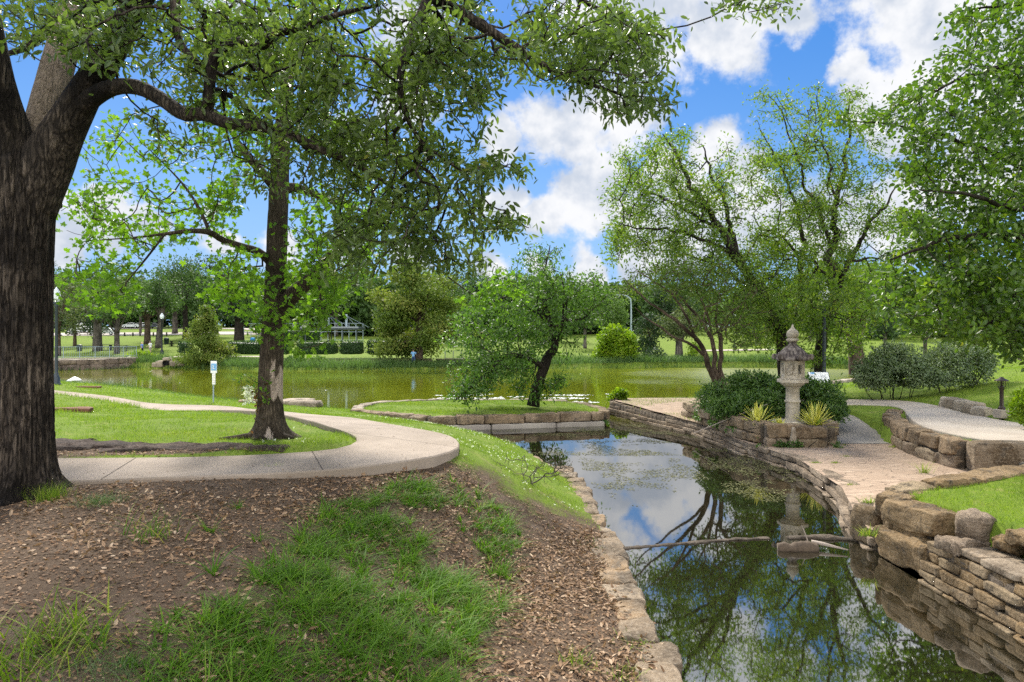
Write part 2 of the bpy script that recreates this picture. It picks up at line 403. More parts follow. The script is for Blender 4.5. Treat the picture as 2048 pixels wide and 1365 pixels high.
def stone(name, cols, mott=(.05, .045, .04), scale=1.0, bstr=.8):
    m, T = new_mat(name); p = objc(T); r = rnd(T)
    c = T.ramp(r, [(i/(len(cols)-1), cc) for i, cc in enumerate(cols)])
    n1 = T.noise(p, 5.5*scale, 8, .7); n2 = T.noise(p, 24*scale, 6, .7); n3 = T.noise(p, 1.9*scale, 4, .55)
    c = T.mix(T.maprange(n3, .42, .66), c, tuple(v*.55 for v in cols[0]))
    mp = T.n('ShaderNodeMapping', {'Vector': p, 'Scale': (2.2, 2.2, 24*scale), 'Rotation': (.06, .04, 0)}).outputs[0]
    sr = T.noise(mp, 1.0, 5, .6)
    c = T.mix(T.math('MULTIPLY', T.maprange(sr, .46, .66), .38), c, tuple(v*.5 for v in cols[0]))
    c = T.mix(T.math('MULTIPLY', T.maprange(n1, .50, .66), .9), c, mott)
    c = T.mix(T.math('MULTIPLY', T.maprange(n2, .42, .75), .45), c, tuple(min(1, v*1.5+.03) for v in cols[-1]))
    h = T.math('MULTIPLY_ADD', n1, .9, T.math('MULTIPLY', n2, .55))
    pit = T.n('ShaderNodeTexVoronoi', {'Vector': p, 'Scale': 30*scale}).outputs['Distance']
    h = T.math('MULTIPLY_ADD', T.maprange(pit, 0, .3), .22, h)
    h = T.math('MULTIPLY_ADD', sr, .55, h)
    finish(T, pbsdf(T, c, .9, h, min(1, bstr*1.2), .06, spec=.15)); return m
M['sandstone'] = stone('sandstone', [(.19, .13, .075), (.27, .19, .115), (.23, .175, .125), (.30, .235, .155)], (.075, .062, .048))
M['mossy_stone'] = stone('mossy_stone', [(.19, .125, .06), (.25, .17, .088), (.20, .15, .095), (.29, .22, .135)], (.05, .042, .032))
M['pale_stone'] = stone('pale_stone', [(.26, .21, .15), (.33, .27, .20), (.38, .33, .26)], (.13, .10, .075), .8, .6)
M['brown_stone'] = stone('brown_stone', [(.21, .155, .105), (.28, .215, .15), (.34, .265, .19)], (.085, .068, .052), 1.1, .9)
M['flat_stone'] = stone('flat_stone', [(.20, .15, .10), (.26, .195, .13), (.30, .20, .11), (.30, .245, .18)], (.085, .068, .05), 1.0, .6)
M['dark_rock'] = stone('dark_rock', [(.075, .055, .045), (.11, .083, .066)], (.03, .024, .02), 1.3, .8)
M['mortar'] = stone('mortar', [(.12, .095, .07), (.15, .12, .09)], (.05, .04, .03), 1.5, .8)
M['lantern_stone'] = stone('lantern_stone', [(.40, .345, .265), (.47, .41, .325)], (.26, .22, .17), 1.2, .35)
def lantern_roof():
    m, T = new_mat('lantern_roof'); p = objc(T)
    mp = T.n('ShaderNodeMapping', {'Vector': p, 'Scale': (16, 16, 1.6)}).outputs[0]
    st = T.noise(mp, 1.0, 5, .6); n2 = T.noise(p, 14, 5)
    c = T.mix(T.maprange(st, .42, .62), (.055, .042, .040), (.24, .20, .17))
    c = T.mix(T.math('MULTIPLY', n2, .4), c, (.10, .085, .075))
    finish(T, pbsdf(T, c, .9, n2, .4, .02, spec=.15)); return m
M['lantern_roof'] = lantern_roof()
def concrete(name, a, b, spots=(.06, .05, .04)):
    m, T = new_mat(name); p = geo(T)
    n1 = T.noise(p, .9, 5, .6); n2 = T.noise(p, 55, 4, .6); n3 = T.noise(p, 7, 5, .6)
    c = T.mix(T.maprange(n1, .35, .65), a, b)
    c = T.mix(T.math('MULTIPLY', T.maprange(n2, .45, .75), .4), c, tuple(v*.62 for v in a))
    c = T.mix(T.math('MULTIPLY', T.maprange(n3, .55, .8), .5), c, tuple(v*.68 for v in a))
    finish(T, pbsdf(T, c, .85, n2, .25, .006, spec=.2)); return m
M['concrete'] = concrete('concrete', (.245, .195, .148), (.315, .255, .20))
M['pale_concrete'] = concrete('pale_concrete', (.36, .305, .245), (.42, .365, .30))
M['grey_concrete'] = concrete('grey_concrete', (.24, .21, .18), (.32, .285, .24))
M['road'] = concrete('road', (.36, .31, .27), (.43, .38, .33))
def paving():
    m, T = new_mat('patio_paving'); p = geo(T)
    mp = T.n('ShaderNodeMapping', {'Vector': p, 'Scale': (1.9, 6.5, 1.0)}).outputs[0]
    wv = T.n('ShaderNodeTexNoise', {'Vector': p, 'Scale': 2.2, 'Detail': 3.0}).outputs['Color']
    mp2 = T.n('ShaderNodeVectorMath', {0: mp, 1: wv}, operation='ADD').outputs[0]
    vo = T.n('ShaderNodeTexVoronoi', {'Vector': mp2, 'Scale': 1.0, 'Randomness': .85}, feature='DISTANCE_TO_EDGE').outputs['Distance']
    vc = T.n('ShaderNodeTexVoronoi', {'Vector': mp2, 'Scale': 1.0, 'Randomness': .85}).outputs['Color']
    sepc = T.n('ShaderNodeSeparateColor', {0: vc}).outputs[0]
    n1 = T.noise(p, 6, 6, .65)
    c = T.mix(sepc, (.30, .215, .15), (.38, .285, .205))
    c = T.mix(T.maprange(n1, .4, .7), c, (.30, .215, .15))
    joint = T.maprange(T.math('ADD', vo, T.math('MULTIPLY_ADD', n1, .10, -.05)), 0.0, 0.035)
    c = T.mix(joint, (.16, .115, .08), c)
    h = T.math('MULTIPLY_ADD', joint, .6, T.math('MULTIPLY', n1, .5))
    finish(T, pbsdf(T, c, .85, h, .7, .02, spec=.2)); return m
M['paving'] = paving()
def ground_mat():
    m, T = new_mat('ground_soil_and_lawn'); p = geo(T)
    dm = attr(T, 'dirt')
    n1 = T.noise(p, .55, 5, .6); n2 = T.noise(p, 9, 6, .65); n3 = T.noise(p, 60, 4, .6); n4 = T.noise(p, 2.3, 6, .65)
    g = T.mix(n1, (.085, .135, .012), (.165, .215, .026))
    g = T.mix(T.maprange(n2, .3, .75), g, (.10, .155, .022))
    g = T.mix(T.maprange(n4, .52, .75), g, (.215, .215, .065))
    d = T.mix(n2, (.046, .031, .020), (.12, .084, .056))
    d = T.mix(T.maprange(n4, .48, .75), d, (.15, .11, .078))
    d = T.mix(T.math('MULTIPLY', T.maprange(n3, .52, .72), .55), d, (.21, .16, .115))
    f = T.maprange(T.math('ADD', dm, T.math('MULTIPLY_ADD', n4, .8, -.4)), .35, .65)
    c = T.mix(f, g, d)
    h = T.math('MULTIPLY_ADD', n2, .6, T.math('MULTIPLY', n3, .4))
    finish(T, pbsdf(T, c, .95, h, .7, .04, spec=.1)); return m
M['ground'] = ground_mat()
def water_mat():
    m, T = new_mat('pond_water'); p = geo(T)
    sp = T.n('ShaderNodeSeparateXYZ', {0: p}); x, y = sp.outputs[0], sp.outputs[1]
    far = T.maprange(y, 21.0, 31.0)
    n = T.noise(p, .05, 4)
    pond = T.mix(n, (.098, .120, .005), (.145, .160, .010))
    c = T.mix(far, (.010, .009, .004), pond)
    mp = T.n('ShaderNodeMapping', {'Vector': p, 'Scale': (1.0, 2.2, 1.0)}).outputs[0]
    w1 = T.noise(mp, 2.2, 3, .5); w2 = T.noise(mp, 9.0, 3, .5)
    # a breeze ruffles the open water to the right and the strip behind the little island
    br = T.math('MULTIPLY', T.maprange(T.math('ADD', T.math('MULTIPLY_ADD', y, -.22, x), T.math('MULTIPLY', T.noise(p, .09, 4), 14.0)), 0.0, 14.0), T.maprange(T.math('ADD', y, T.math('MULTIPLY', T.noise(p, .12, 3), 22.0)), 50.0, 76.0))
    st = T.math('MULTIPLY_ADD', br, .6, .0006)
    st = T.math('MULTIPLY_ADD', far, .010, st)
    b1 = T.n('ShaderNodeBump', {'Height': w1, 'Strength': st, 'Distance': .32})
    b2 = T.n('ShaderNodeBump', {'Height': w2, 'Strength': T.math('MULTIPLY', st, .6), 'Distance': .05, 'Normal': b1.outputs[0]})
    ins = {'Base Color': c, 'Roughness': T.math('MULTIPLY_ADD', br, .36, .02), 'IOR': T.maprange(y, 18.0, 34.0, 5.0, 1.38), 'Normal': b2.outputs[0], 'Specular IOR Level': .5}
    finish(T, T.n('ShaderNodeBsdfPrincipled', ins).outputs[0]); return m
M['water'] = water_mat()
M['algae'] = leafmat('algae', [(0, (.045, .048, .014)), (.6, (.105, .108, .034)), (1, (.21, .20, .085))], .05, .8, .2, 1.0)
M['pale_fleck'] = plain('pale_fleck', (.62, .64, .60), .7)
M['black_metal'] = plain('black_metal', (.012, .014, .016), .42)
M['bronze_metal'] = plain('bronze_metal', (.045, .032, .024), .45, .3)
M['slate_metal'] = plain('slate_metal', (.035, .045, .055), .45)
M['galv'] = plain('galv', (.28, .34, .37), .5, .3)
M['grey_metal'] = plain('grey_metal', (.22, .24, .26), .5, .2)
M['white_paint'] = plain('white_paint', (.78, .78, .76), .45)
M['silver_paint'] = plain('silver_paint', (.42, .44, .42), .28, .6)
M['blue_paint'] = plain('blue_paint', (.16, .36, .62), .5)
M['dark_car'] = plain('dark_car', (.05, .06, .07), .3, .3)
M['glass_dark'] = plain('glass_dark', (.015, .02, .022), .08)
M['tyre'] = plain('tyre', (.012, .012, .012), .8)
M['bin_blue'] = plain('bin_blue', (.03, .20, .45), .45)
M['bin_green'] = plain('bin_green', (.018, .035, .03), .5)
M['wood_dark'] = plain('wood_dark', (.028, .022, .018), .85, 0, .3, .4, 12)
M['rust_timber'] = plain('rust_timber', (.14, .065, .035), .85, 0, .35, .5, 9)
M['drift_wood'] = plain('drift_wood', (.33, .27, .22), .8, 0, .25, .4, 12)
M['log_wood'] = plain('log_wood', (.095, .068, .045), .9, 0, .5, .8, 14)
M['skin'] = plain('skin', (.50, .31, .23), .55)
M['white_cloth'] = plain('white_cloth', (.74, .74, .74), .85)
M['blue_cloth'] = plain('blue_cloth', (.12, .22, .55), .85)
M['sky_cloth'] = plain('sky_cloth', (.22, .45, .75), .85)
M['black_cloth'] = plain('black_cloth', (.02, .02, .03), .85)
M['navy_cloth'] = plain('navy_cloth', (.03, .06, .14), .85)
M['grey_cloth'] = plain('grey_cloth', (.28, .22, .20), .85)
M['blond_hair'] = plain('blond_hair', (.52, .40, .20), .6)
M['dark_hair'] = plain('dark_hair', (.05, .04, .035), .6)
M['flower_white'] = leafmat('flower_white', [(0, (.7, .72, .62)), (1, (.85, .86, .8))], .3, .6, .2, 1.0)
M['house_wall'] = plain('house_wall', (.52, .54, .56), .8)
M['roof_grey'] = plain('roof_grey', (.20, .20, .21), .8)
M['sign_pink'] = plain('sign_pink', (.66, .58, .52), .6)
M['terracotta'] = plain('terracotta', (.34, .11, .045), .7)
M['retain_brick'] = stone('retain_brick', [(.27, .18, .13), (.33, .235, .175)], (.17, .12, .09), .6, .5)
M['fieldstone'] = stone('fieldstone', [(.14, .105, .08), (.20, .15, .11), (.26, .20, .15)], (.05, .04, .035), .35, .6)
def globe():
    m, T = new_mat('lamp_globe')
    finish(T, pbsdf(T, (.80, .84, .86), .25, spec=.5, **{'Transmission Weight': .25})); return m
M['globe'] = globe()
# ------------------------------------------------------------------ the lie of the land (water surface is z = 0)
CANAL_R = [(4.85,-15),(4.85,9.3),(5.12,10.2),(5.75,11.9),(6.2,14.8),(5.9,17.0),(5.6,20.7),(4.75,23.4),(3.85,26.6)]
BANK_L = [(1.4,-15),(1.4,13),(1.05,15),(.2,17.2),(-.7,19.2),(-1.6,20.8),(-2.7,21.6)]
ISL_FRONT = [(-5.75,24.0),(-4.2,22.7),(-2.7,21.6),(.3,22.3),(3.1,23.0)]
ISL = [(-5.75,24.0),(-4.2,22.7),(-2.7,21.6),(.3,22.3),(3.1,23.0),(3.35,24.0),(3.2,25.8),(2.4,27.5),(0,28.3),(-3,28.2),(-5.3,27.0)]
FARSHORE = [(-40,72),(-37,72.5),(-26.7,67.5),(-18,66.5),(-9.5,67),(0,69.5),(11,72),(18,73),(25.5,73),(31,72),(38,68)]
WATER = BANK_L+[(.3,22.3),(3.1,23.0),(3.35,24.0),(3.2,25.8),(2.4,27.5),(0,28.3),(-3,28.2),(-5.5,27.2),(-7,28.2),(-9.4,29.6),(-15,33.8),(-22,39),(-30,44.5),(-40,53),(-49,60),(-47,63),(-43.5,67)]+FARSHORE+[(37,64),(34,56),(27.5,48),(21.8,43.8),(17,38),(12.5,32.2),(9.2,29.4),(8.2,28.0),(4.25,27.8)]+CANAL_R[::-1]
PATIO = [(3.9,26.7),(4.3,27.6),(7.9,27.8),(7.6,26),(7.4,21.5),(7.9,17.2),(9.5,17.0),(9.2,15.8),(9.1,13.5),(9.6,13.2),(12,12.7),(12,11.3),(9.6,11.3),(7.9,10.8),(5.6,9.6),(5.0,9.0)]+CANAL_R[1:-1]
RAMP = [(7.9,16.9),(9.35,16.9),(9.9,18.6),(10.1,20.2),(9.2,21.6),(8.3,20.6)]
UPATH_N = [(14.5,12.2),(11.6,13.1),(9.75,13.4),(9.4,14.8),(9.75,16.4),(10.6,18.3),(11.5,20.1),(11.7,21.3),(10.8,21.9),(9.0,22.2),(7.8,22.6)]
UPATH_F = [(15.5,13.6),(13.3,14.7),(12.3,16.0),(12.4,18.5),(13.0,20.9),(13.2,22.5),(12.6,23.4),(11.2,23.6),(9.2,23.4),(8.0,23.6)]
TERR = [(9.6,11.2),(8.2,10.75),(6.8,10.05),(5.95,9.6),(5.52,9.5),(5.32,9.1),(5.28,8.6),(5.34,8.1),(5.46,7.6),(5.62,7.2),(5.7,5),(5.7,-20),(30,-20),(30,11.2)]
def tps_fit(C):
    C = np.asarray(C, float); n = len(C)
    d = np.hypot(C[:, None, 0]-C[None, :, 0], C[:, None, 1]-C[None, :, 1])
    K = np.where(d > 0, d**2*np.log(d+1e-9), 0)+np.eye(n)*.06
    Pm = np.hstack([np.ones((n, 1)), C[:, :2]]); A = np.zeros((n+3, n+3)); A[:n, :n] = K; A[:n, n:] = Pm; A[n:, :n] = Pm.T
    w = np.linalg.solve(A, np.concatenate([C[:, 2], np.zeros(3)])); return C, w
def tps_eval(fit, x, y):
    C, w = fit; n = len(C); r = w[n]+w[n+1]*x+w[n+2]*y
    for i in range(n):
        d2 = (x-C[i, 0])**2+(y-C[i, 1])**2
        r = r+w[i]*.5*d2*np.log(d2+1e-9)
    return r
LC = []
for yy in (-3, 1, 3, 5, 7): LC += [(1.25, yy, .13), (.6, yy, .2), (-.1, yy, .33), (-1, yy, .72), (-2, yy, 1.04), (-3.5, yy, 1.2), (-6, yy, 1.25), (-12, yy, 1.3)]
LC += [(1.25,9,.13),(.6,9,.26),(.0,9.4,.62),(-.9,8.2,.92),(-8,7.3,1.25),(-5.2,7.0,1.21)]
LC += [(-6.6,7.4,1.25),(-5.0,7.6,1.245),(-3.5,7.85,1.235),(-2.4,8.2,1.20),(-1.9,8.5,1.165),(-1.2,9.15,1.15),(-.85,9.6,1.145),(-.62,10.3,1.13),(-.7,11.2,1.08),(.3,11,.55),(1.2,11.5,.15),(-.25,13.6,.62),(-1.5,14,.98),(-1.2,17,.6),(.5,15,.2),(-2.2,20,.34),(-4,14,1.16),(-4,18,.85),(-6,20,.70),(-4.9,22.3,.46),(-3.0,11.3,1.25),(-1.9,11.6,1.22),(-1.7,12.6,1.12),(-4.5,11,1.25),(-8,11,1.29),(-12,12,1.34),(-9,16,1.10),(-12,20,.95),(-9,21,.75),(-7.5,25,.40),(-9,28.4,.16),(-12.2,24.3,.73),(-16.3,27.7,.70),(-15,32,.2),(-22,34,.62),(-29,41.5,.42),(-40,50,.5),(-20,20,1.2),(-40,30,1.4),(-30,10,1.5),(-47,58,.6),(-60,60,1.2)]
RC = [(12.2,17,.95),(10.5,20,.80),(10,22.3,.76),(14,23.5,1.0),(12,27,.85),(17,24,1.45),(14,16,1.15),(16,14,1.35),(20,20,1.8),(20,32,1.3),(14.5,33,.5),(22.5,43,.35),(26,42,.8),(30,30,2.1),(40,40,2.5),(36,55,.9),(20,10,1.7),(12,11,1.1),(11,9,1.0),(6.5,8.7,.80),(8,7,.85),(5.6,7.2,.80),(6.2,4,.76),(10,3,.9),(20,0,1.5),(5.5,1,.7),(9.3,19,.55),(9.0,21.2,.66),(8.3,24.4,.62),(7.2,28.8,.55),(6.8,18,.6),(9.9,13.9,.84),(11,13,.84),(12.3,18.5,.86),(12,22.5,.78),(50,60,1.0),(60,30,3),(7,20,.62),(6.6,23,.6)]
LF, RF = tps_fit(LC), tps_fit(RC)
def H(x, y):
    x = np.asarray(x, float); y = np.asarray(y, float)
    xc, yc = np.clip(x, -60, 60), np.clip(y, -8, 62)
    hl = np.clip(tps_eval(LF, xc, yc), .05, 1.6); hr = np.clip(tps_eval(RF, xc, yc), .2, 3.2)
    far = np.interp(y, [60, 67, 72, 78, 84, 90, 97, 105, 118, 132, 165, 230, 400, 900, 6000], [.25, .25, .55, .95, 1.1, 1.35, 1.9, 2.5, 3.2, 4.0, 5.8, 8, 11, 16, 20])
    far = far+(fbm2(x, y, .05, 3)-.5)*.35*sstep(75, 110, y)
    h = np.where(x < 3.3, hl, hr)
    h = h+(far-h)*sstep(52, 66, y)
    h = h+(fbm2(x, y, 1.3, 5)-.5)*.07*sstep(40, 20, y)
    si = sdf(x, y, ISL); h = np.where(si < 0, np.where(si < -.22, .42, -.04), h)
    inp = in_poly(x, y, PATIO); h = np.where(inp, np.minimum(h, .12+.22*sstep(17, 26, y)), h)
    ot = (x > 4.7) & (x < 9.7) & (y < 11.4) & ~in_poly(x, y, TERR) & ~inp
    h = np.where(ot, np.minimum(h, np.where((x > 5.3) & (y < 7.8), .46, .0)), h)
    inr = in_poly(x, y, RAMP); h = np.where(inr, np.minimum(h, .24), h)
    near = (y < 120) & (np.abs(x) < 70)
    s = sdf(x, y, WATER)
    wl = (y < 31) & (x > -6.2); h = np.where(near & (s < 0), np.minimum(h, np.where(wl, -.04, .1))-.8*sstep(0, .3, -s), h)
    h = np.where(inp & (s < .25), np.minimum(h, -.05), h)
    return h
def Hs(x, y): return float(H(np.array([x]), np.array([y]))[0])
def ray(px, py, d0=2.0, d1=400.0):
    d = np.concatenate([np.arange(d0, 40, .02), np.arange(40, d1, .1)])
    x = (px-CX)/F*d; z = CAMZ-(py-HY)/F*d
    below = z <= H(x, d)
    i = int(np.argmax(below)) if below.any() else len(d)-1
    return np.array([x[i], d[i], z[i]])
def gpoly(pts): return [tuple(ray(*p)) for p in pts]
# ---- the two concrete walks: edges as plan curves with their own heights
def pz(d): return np.interp(d, [0, 12.5, 16, 20.5, 28, 60], [1.285, 1.285, 1.12, .80, .72, .5])
def pxline(pts):
    out = []
    for (px, py) in pts:
        d = 12.0
        for _ in range(60): d = .5*d+.5*(CAMZ-float(pz(d)))*F/(py-HY)
        out.append(((px-CX)/F*d, d))
    return out
PATH_O = [(-13, 8.0), (-9, 7.85)]+pxline([(-60,972),(125,962),(400,951),(640,940),(800,922),(880,908),(916,893),(905,874),(850,858),(770,843),(700,832),(600,824),(500,818),(435,811)])+[(-12.0,22.8),(-16.0,26.6),(-24,33),(-34,42)]
PATH_I = [(-13, 9.7), (-9.5, 9.6)]+pxline([(-60,917),(125,916),(300,915),(420,913),(560,907),(660,899),(705,888),(714,876),(690,863),(640,849),(560,831),(470,823)])+[(-10.2,19.6),(-13.6,22.9),(-17.5,25.8),(-25.5,32),(-35.5,41)]
NP = 150
PO, PI_ = smooth_line(PATH_O, NP), smooth_line(PATH_I, NP)
PATHPOLY = [tuple(p) for p in PO]+[tuple(p) for p in PI_[::-1]]
UN, UF = smooth_line(UPATH_N, 60), smooth_line(UPATH_F, 60)
UPATHPOLY = [tuple(p) for p in UN]+[tuple(p) for p in UF[::-1]]
def upz(d): return np.interp(d, [11, 14, 19, 23.5], [.87, .87, .88, .82])
H0 = H
def H(x, y):
    h = H0(x, y); x = np.asarray(x, float); y = np.asarray(y, float)
    b = (y > 7) & (y < 45) & (x < 0) & (x > -40)
    if b.any():
        xb, yb = x[b], y[b]; s = sdf(xb, yb, PATHPOLY)
        h[b] = np.where(s < .12, np.minimum(h[b], pz(yb)-.05), h[b])
    b = (y > 9) & (y < 25) & (x > 7) & (x < 17)
    if b.any():
        xb, yb = x[b], y[b]; s = sdf(xb, yb, UPATHPOLY)
        h[b] = np.where(s < .12, np.minimum(h[b], upz(yb)-.05), h[b])
    return h
# ---- dirt under the near tree
DIRT = [(-30,-6),(-30,7.6),(-5,7.9),(-3.4,8.6),(-2.2,9.35),(-1.2,9.9),(-.75,9.6),(-.35,8.9),(.1,8.9),(.75,9.3),(1.1,9.6),(1.6,9.6),(1.6,-6)]
def dirt_mask(x, y):
    w_ = sstep(-1.2, .2, x); s_ = sdf(x, y, DIRT); m = np.clip((.9+1.5*w_-s_)/(1.6+1.5*w_), 0, 1)
    e = np.hypot((x+9.4)/6.5, (y-9.9)/.9)
    return np.clip(np.maximum(m, sstep(1.1, .7, e)*.9), 0, 1)
def grid_axis(lo, hi, fine, grow, lim0, lim1):
    a = list(np.arange(lo, hi+1e-6, fine)); s = fine
    while a[-1] < lim1: s = min(s*grow, 60); a.append(a[-1]+s)
    s = fine
    while a[0] > lim0: s = min(s*grow, 60); a.insert(0, a[0]-s)
    return np.array(a)
gx = grid_axis(-13, 14, .15, 1.045, -1400, 1400)
gy = grid_axis(.6, 30, .15, 1.022, -300, 2600)
X, Y = np.meshgrid(gx, gy); X, Y = X.ravel(), Y.ravel()
b = MB(); Z = H(X, Y)
ny, nx = len(gy), len(gx)
i = np.arange(ny-1)[:, None]*nx; j = np.arange(nx-1)[None]
b.add(np.stack([X, Y, Z], 1), np.stack([i+j, i+j+1, i+nx+j+1, i+nx+j], -1).reshape(-1, 4), .5)
ground = prop(b.build("ground", M['ground'], smooth=True), kind="structure")
dm = np.where((Y < 40) & (np.abs(X) < 40), dirt_mask(X, Y), 0.0)
a = ground.data.attributes.new('dirt', 'FLOAT', 'POINT'); a.data.foreach_set('value', dm.astype(np.float32))
# ---- water
b = MB()
wx = np.linspace(-60, 60, 41); wy = np.linspace(-15, 80, 41); WX, WY = np.meshgrid(wx, wy)
i = np.arange(40)[:, None]*41; j = np.arange(40)[None]
b.add(np.stack([WX.ravel(), WY.ravel(), np.zeros(41*41)], 1), np.stack([i+j, i+j+1, i+42+j, i+41+j], -1).reshape(-1, 4), .5)
prop(b.build("water", M['water']), kind="structure")
# ---- slabs
def strip_slab(name, mat, A, B, zf, thick, nseg=5, joints=None, z0=None):
    n = len(A); b = MB(); t = np.linspace(0, 1, nseg+1)
    P = A[:, None, :2]*(1-t)[None, :, None]+B[:, None, :2]*t[None, :, None]
    z = np.broadcast_to(zf(P[..., 1].mean(1))[:, None], P.shape[:2]) if zf else z0
    top = np.concatenate([P, z[..., None]], -1); m = nseg+1
    i = np.arange(n-1)[:, None]*m; j = np.arange(nseg)[None]
    b.add(top.reshape(-1, 3), np.stack([i+j, i+j+1, i+m+j+1, i+m+j], -1).reshape(-1, 4), .5)
    for e in (0, nseg):
        up = top[:, e]; side = up-top[:, (1 if e == 0 else nseg-1)]; side[:, 2] = 0; side /= np.linalg.norm(side, axis=1)[:, None]+1e-9
        r1 = up+side*.018-np.array([0, 0, .018]); r2 = r1-np.array([0, 0, thick])
        V = np.vstack([up, r1, r2]); k = np.arange(n-1)
        Fq = np.vstack([np.stack([k, k+1, n+k+1, n+k], 1), np.stack([n+k, n+k+1, 2*n+k+1, 2*n+k], 1)])
        b.add(V, Fq, .5)
    return b.build(name, mat)
pathob = prop(strip_slab("path", M['concrete'], PI_, PO, pz, .30), kind="structure")
prop(strip_slab("upper_path", M['pale_concrete'], UF, UN, upz, .15), kind="structure")
# expansion joints cut across the left walk
b = MB()
for k in list(range(15, NP-30, 6)):
    A, B2 = PI_[k], PO[k]; t = np.linspace(0, 1, 9); P = A[None]*(1-t)[:, None]+B2[None]*t[:, None]
    dr = (PI_[k+1]+PO[k+1]-A-B2); dr /= np.linalg.norm(dr); w = .0055*dr
    z = float(pz(.5*(A[1]+B2[1])))+.003
    V = np.vstack([np.c_[P-w, np.full(9, z)], np.c_[P+w, np.full(9, z)]]); q = np.arange(8)
    b.add(V, np.stack([q, q+1, q+10, q+9], 1), .5)
prop(b.build("path_joints", plain('joint_dirt', (.07, .055, .042), .95)), kind="structure")
# patio and promenade of worn flagstones, ramp of grey concrete
def poly_sheet(name, mat, poly, zf, step=.2, wob=.012, skirt=.3):
    P = np.array(poly)[:, :2]; x0, y0 = P.min(0); x1, y1 = P.max(0)
    xs = np.arange(x0-step, x1+step*1.5, step); ys = np.arange(y0-step, y1+step*1.5, step)
    Xg, Yg = np.meshgrid(xs, ys); xf, yf = Xg.ravel(), Yg.ravel()
    ins = in_poly(xf, yf, P)
    # pull outside corners of edge cells on to the outline
    s = pdist(xf, yf, P); need = (~ins) & (s < step*1.5)
    for k in np.where(need)[0]:
        best = None
        for a_ in range(len(P)):
            p, q = P[a_], P[(a_+1) % len(P)]; dv = q-p; L = dv@dv+1e-12
            t = np.clip(((xf[k]-p[0])*dv[0]+(yf[k]-p[1])*dv[1])/L, 0, 1); c = p+t*dv
            dd = np.hypot(*(c-[xf[k], yf[k]]))
            if best is None or dd < best[0]: best = (dd, c)
        xf[k], yf[k] = best[1]
    z = zf(xf, yf)+(fbm2(xf, yf, 2.2, 9)-.5)*2*wob
    nX = len(xs); i = np.arange(len(ys)-1)[:, None]*nX; j = np.arange(nX-1)[None]
    Fq = np.stack([i+j, i+j+1, i+nX+j+1, i+nX+j], -1).reshape(-1, 4)
    Fq = Fq[ins[Fq].any(1)]
    b = MB(); b.add(np.stack([xf, yf, z], 1), Fq, .5)
    return b.build(name, mat, smooth=True)
def patz(x, y): return .30+.24*sstep(17.0, 26.5, y)
prop(poly_sheet("patio", M['paving'], PATIO, patz), kind="structure")
def rampz(x, y): return .312+.42*sstep(16.9, 21.5, y)
prop(poly_sheet("ramp", M['grey_concrete'], RAMP, rampz, .2, .006), kind="structure")
# far road and car park on the rise, and the walk along the far shore
def ribbon(name, mat, pts, w, dz=.05, n=60):
    L = smooth_line(pts, n); T_ = np.gradient(L, axis=0); T_ /= np.linalg.norm(T_, axis=1)[:, None]; N_ = np.stack([-T_[:, 1], T_[:, 0]], 1)
    t = np.linspace(-.5, .5, 5); P = L[:, None]+N_[:, None]*(t*w)[None, :, None]
    z = H(P[..., 0].ravel(), P[..., 1].ravel())+dz
    b = MB(); i = np.arange(n-1)[:, None]*5; j = np.arange(4)[None]
    b.add(np.c_[P.reshape(-1, 2), z], np.stack([i+j, i+j+1, i+5+j+1, i+5+j], -1).reshape(-1, 4), .5)
    return prop(b.build(name, mat), kind="structure")
ribbon("car_park", M['road'], [(-120,134),(-90,136),(-66,137),(-50,139)], 14, .06)
ribbon("road", M['road'], [(-130,172),(-80,168),(-60,160),(-50,152)], 7, .08)
ribbon("shore_walk", M['pale_concrete'], [(-70,74.5),(-52,74),(-45,75),(-40,79),(-34,80),(-28,80)], 2.2, .05)
ribbon("park_walk", M['pale_concrete'], [(26,92),(31,93),(36,94)], 1.8, .06)
# ------------------------------------------------------------------ trees and leaves
def unit(v): return v/(np.linalg.norm(v, axis=-1, keepdims=True)+1e-9)
def tmpl(kind):
    if kind == 'oak': w, h = .17, .05
    elif kind == 'oval': w, h = .27, .07
    elif kind == 'rhomb':
        return np.array([[0, 0, 0], [.5, .34, .05], [1, 0, 0], [.5, -.34, .05]]), np.array([[0, 3, 2, 1]])
    elif kind == 'spray':
        return np.array([[0, 0, 0], [.45, .20, .03], [1, .02, -.05], [.4, -.19, .03]]), np.array([[0, 3, 2, 1]])
    elif kind == 'maple':
        V = []; Q = []
        for a, l in ((0, 1.0), (1.0, .78), (-1.0, .78), (2.0, .5), (-2.0, .5)):
            d = np.array([math.cos(a), math.sin(a)]); s = np.array([-d[1], d[0]]); k = len(V)
            c = np.array([.42, 0.0])
            for (u, v, z) in ((0, 0, .05), (.32, .2, .02), (.66, 0, -.03), (.32, -.2, .02)):
                p = c+d*u*l+s*v*l; V.append([p[0], p[1], z])
            Q.append([k, k+3, k+2, k+1])
        return np.array(V), np.array(Q)
    return (np.array([[0, 0, 0], [.3, w, h], [.68, w*.85, h], [1, 0, 0], [.68, -w*.85, h], [.3, -w, h]]),
            np.array([[0, 5, 4, 3], [0, 3, 2, 1]]))
def put_leaves(b, pos, dirs, nrm, size, kind, r, m=0):
    tv, tf = tmpl(kind); n = len(pos); k = len(tv)
    d = unit(dirs); s = unit(np.cross(nrm, d)); u = np.cross(d, s)
    size = np.broadcast_to(size, (n,))[:, None, None]
    V = pos[:, None]+size*(tv[None, :, :1]*d[:, None]+tv[None, :, 1:2]*s[:, None]+tv[None, :, 2:]*u[:, None])
    Fq = (np.arange(n)[:, None, None]*k+tf[None]).reshape(-1, tf.shape[1])
    b.add(V.reshape(-1, 3), Fq, np.repeat(r, len(tf)), m)
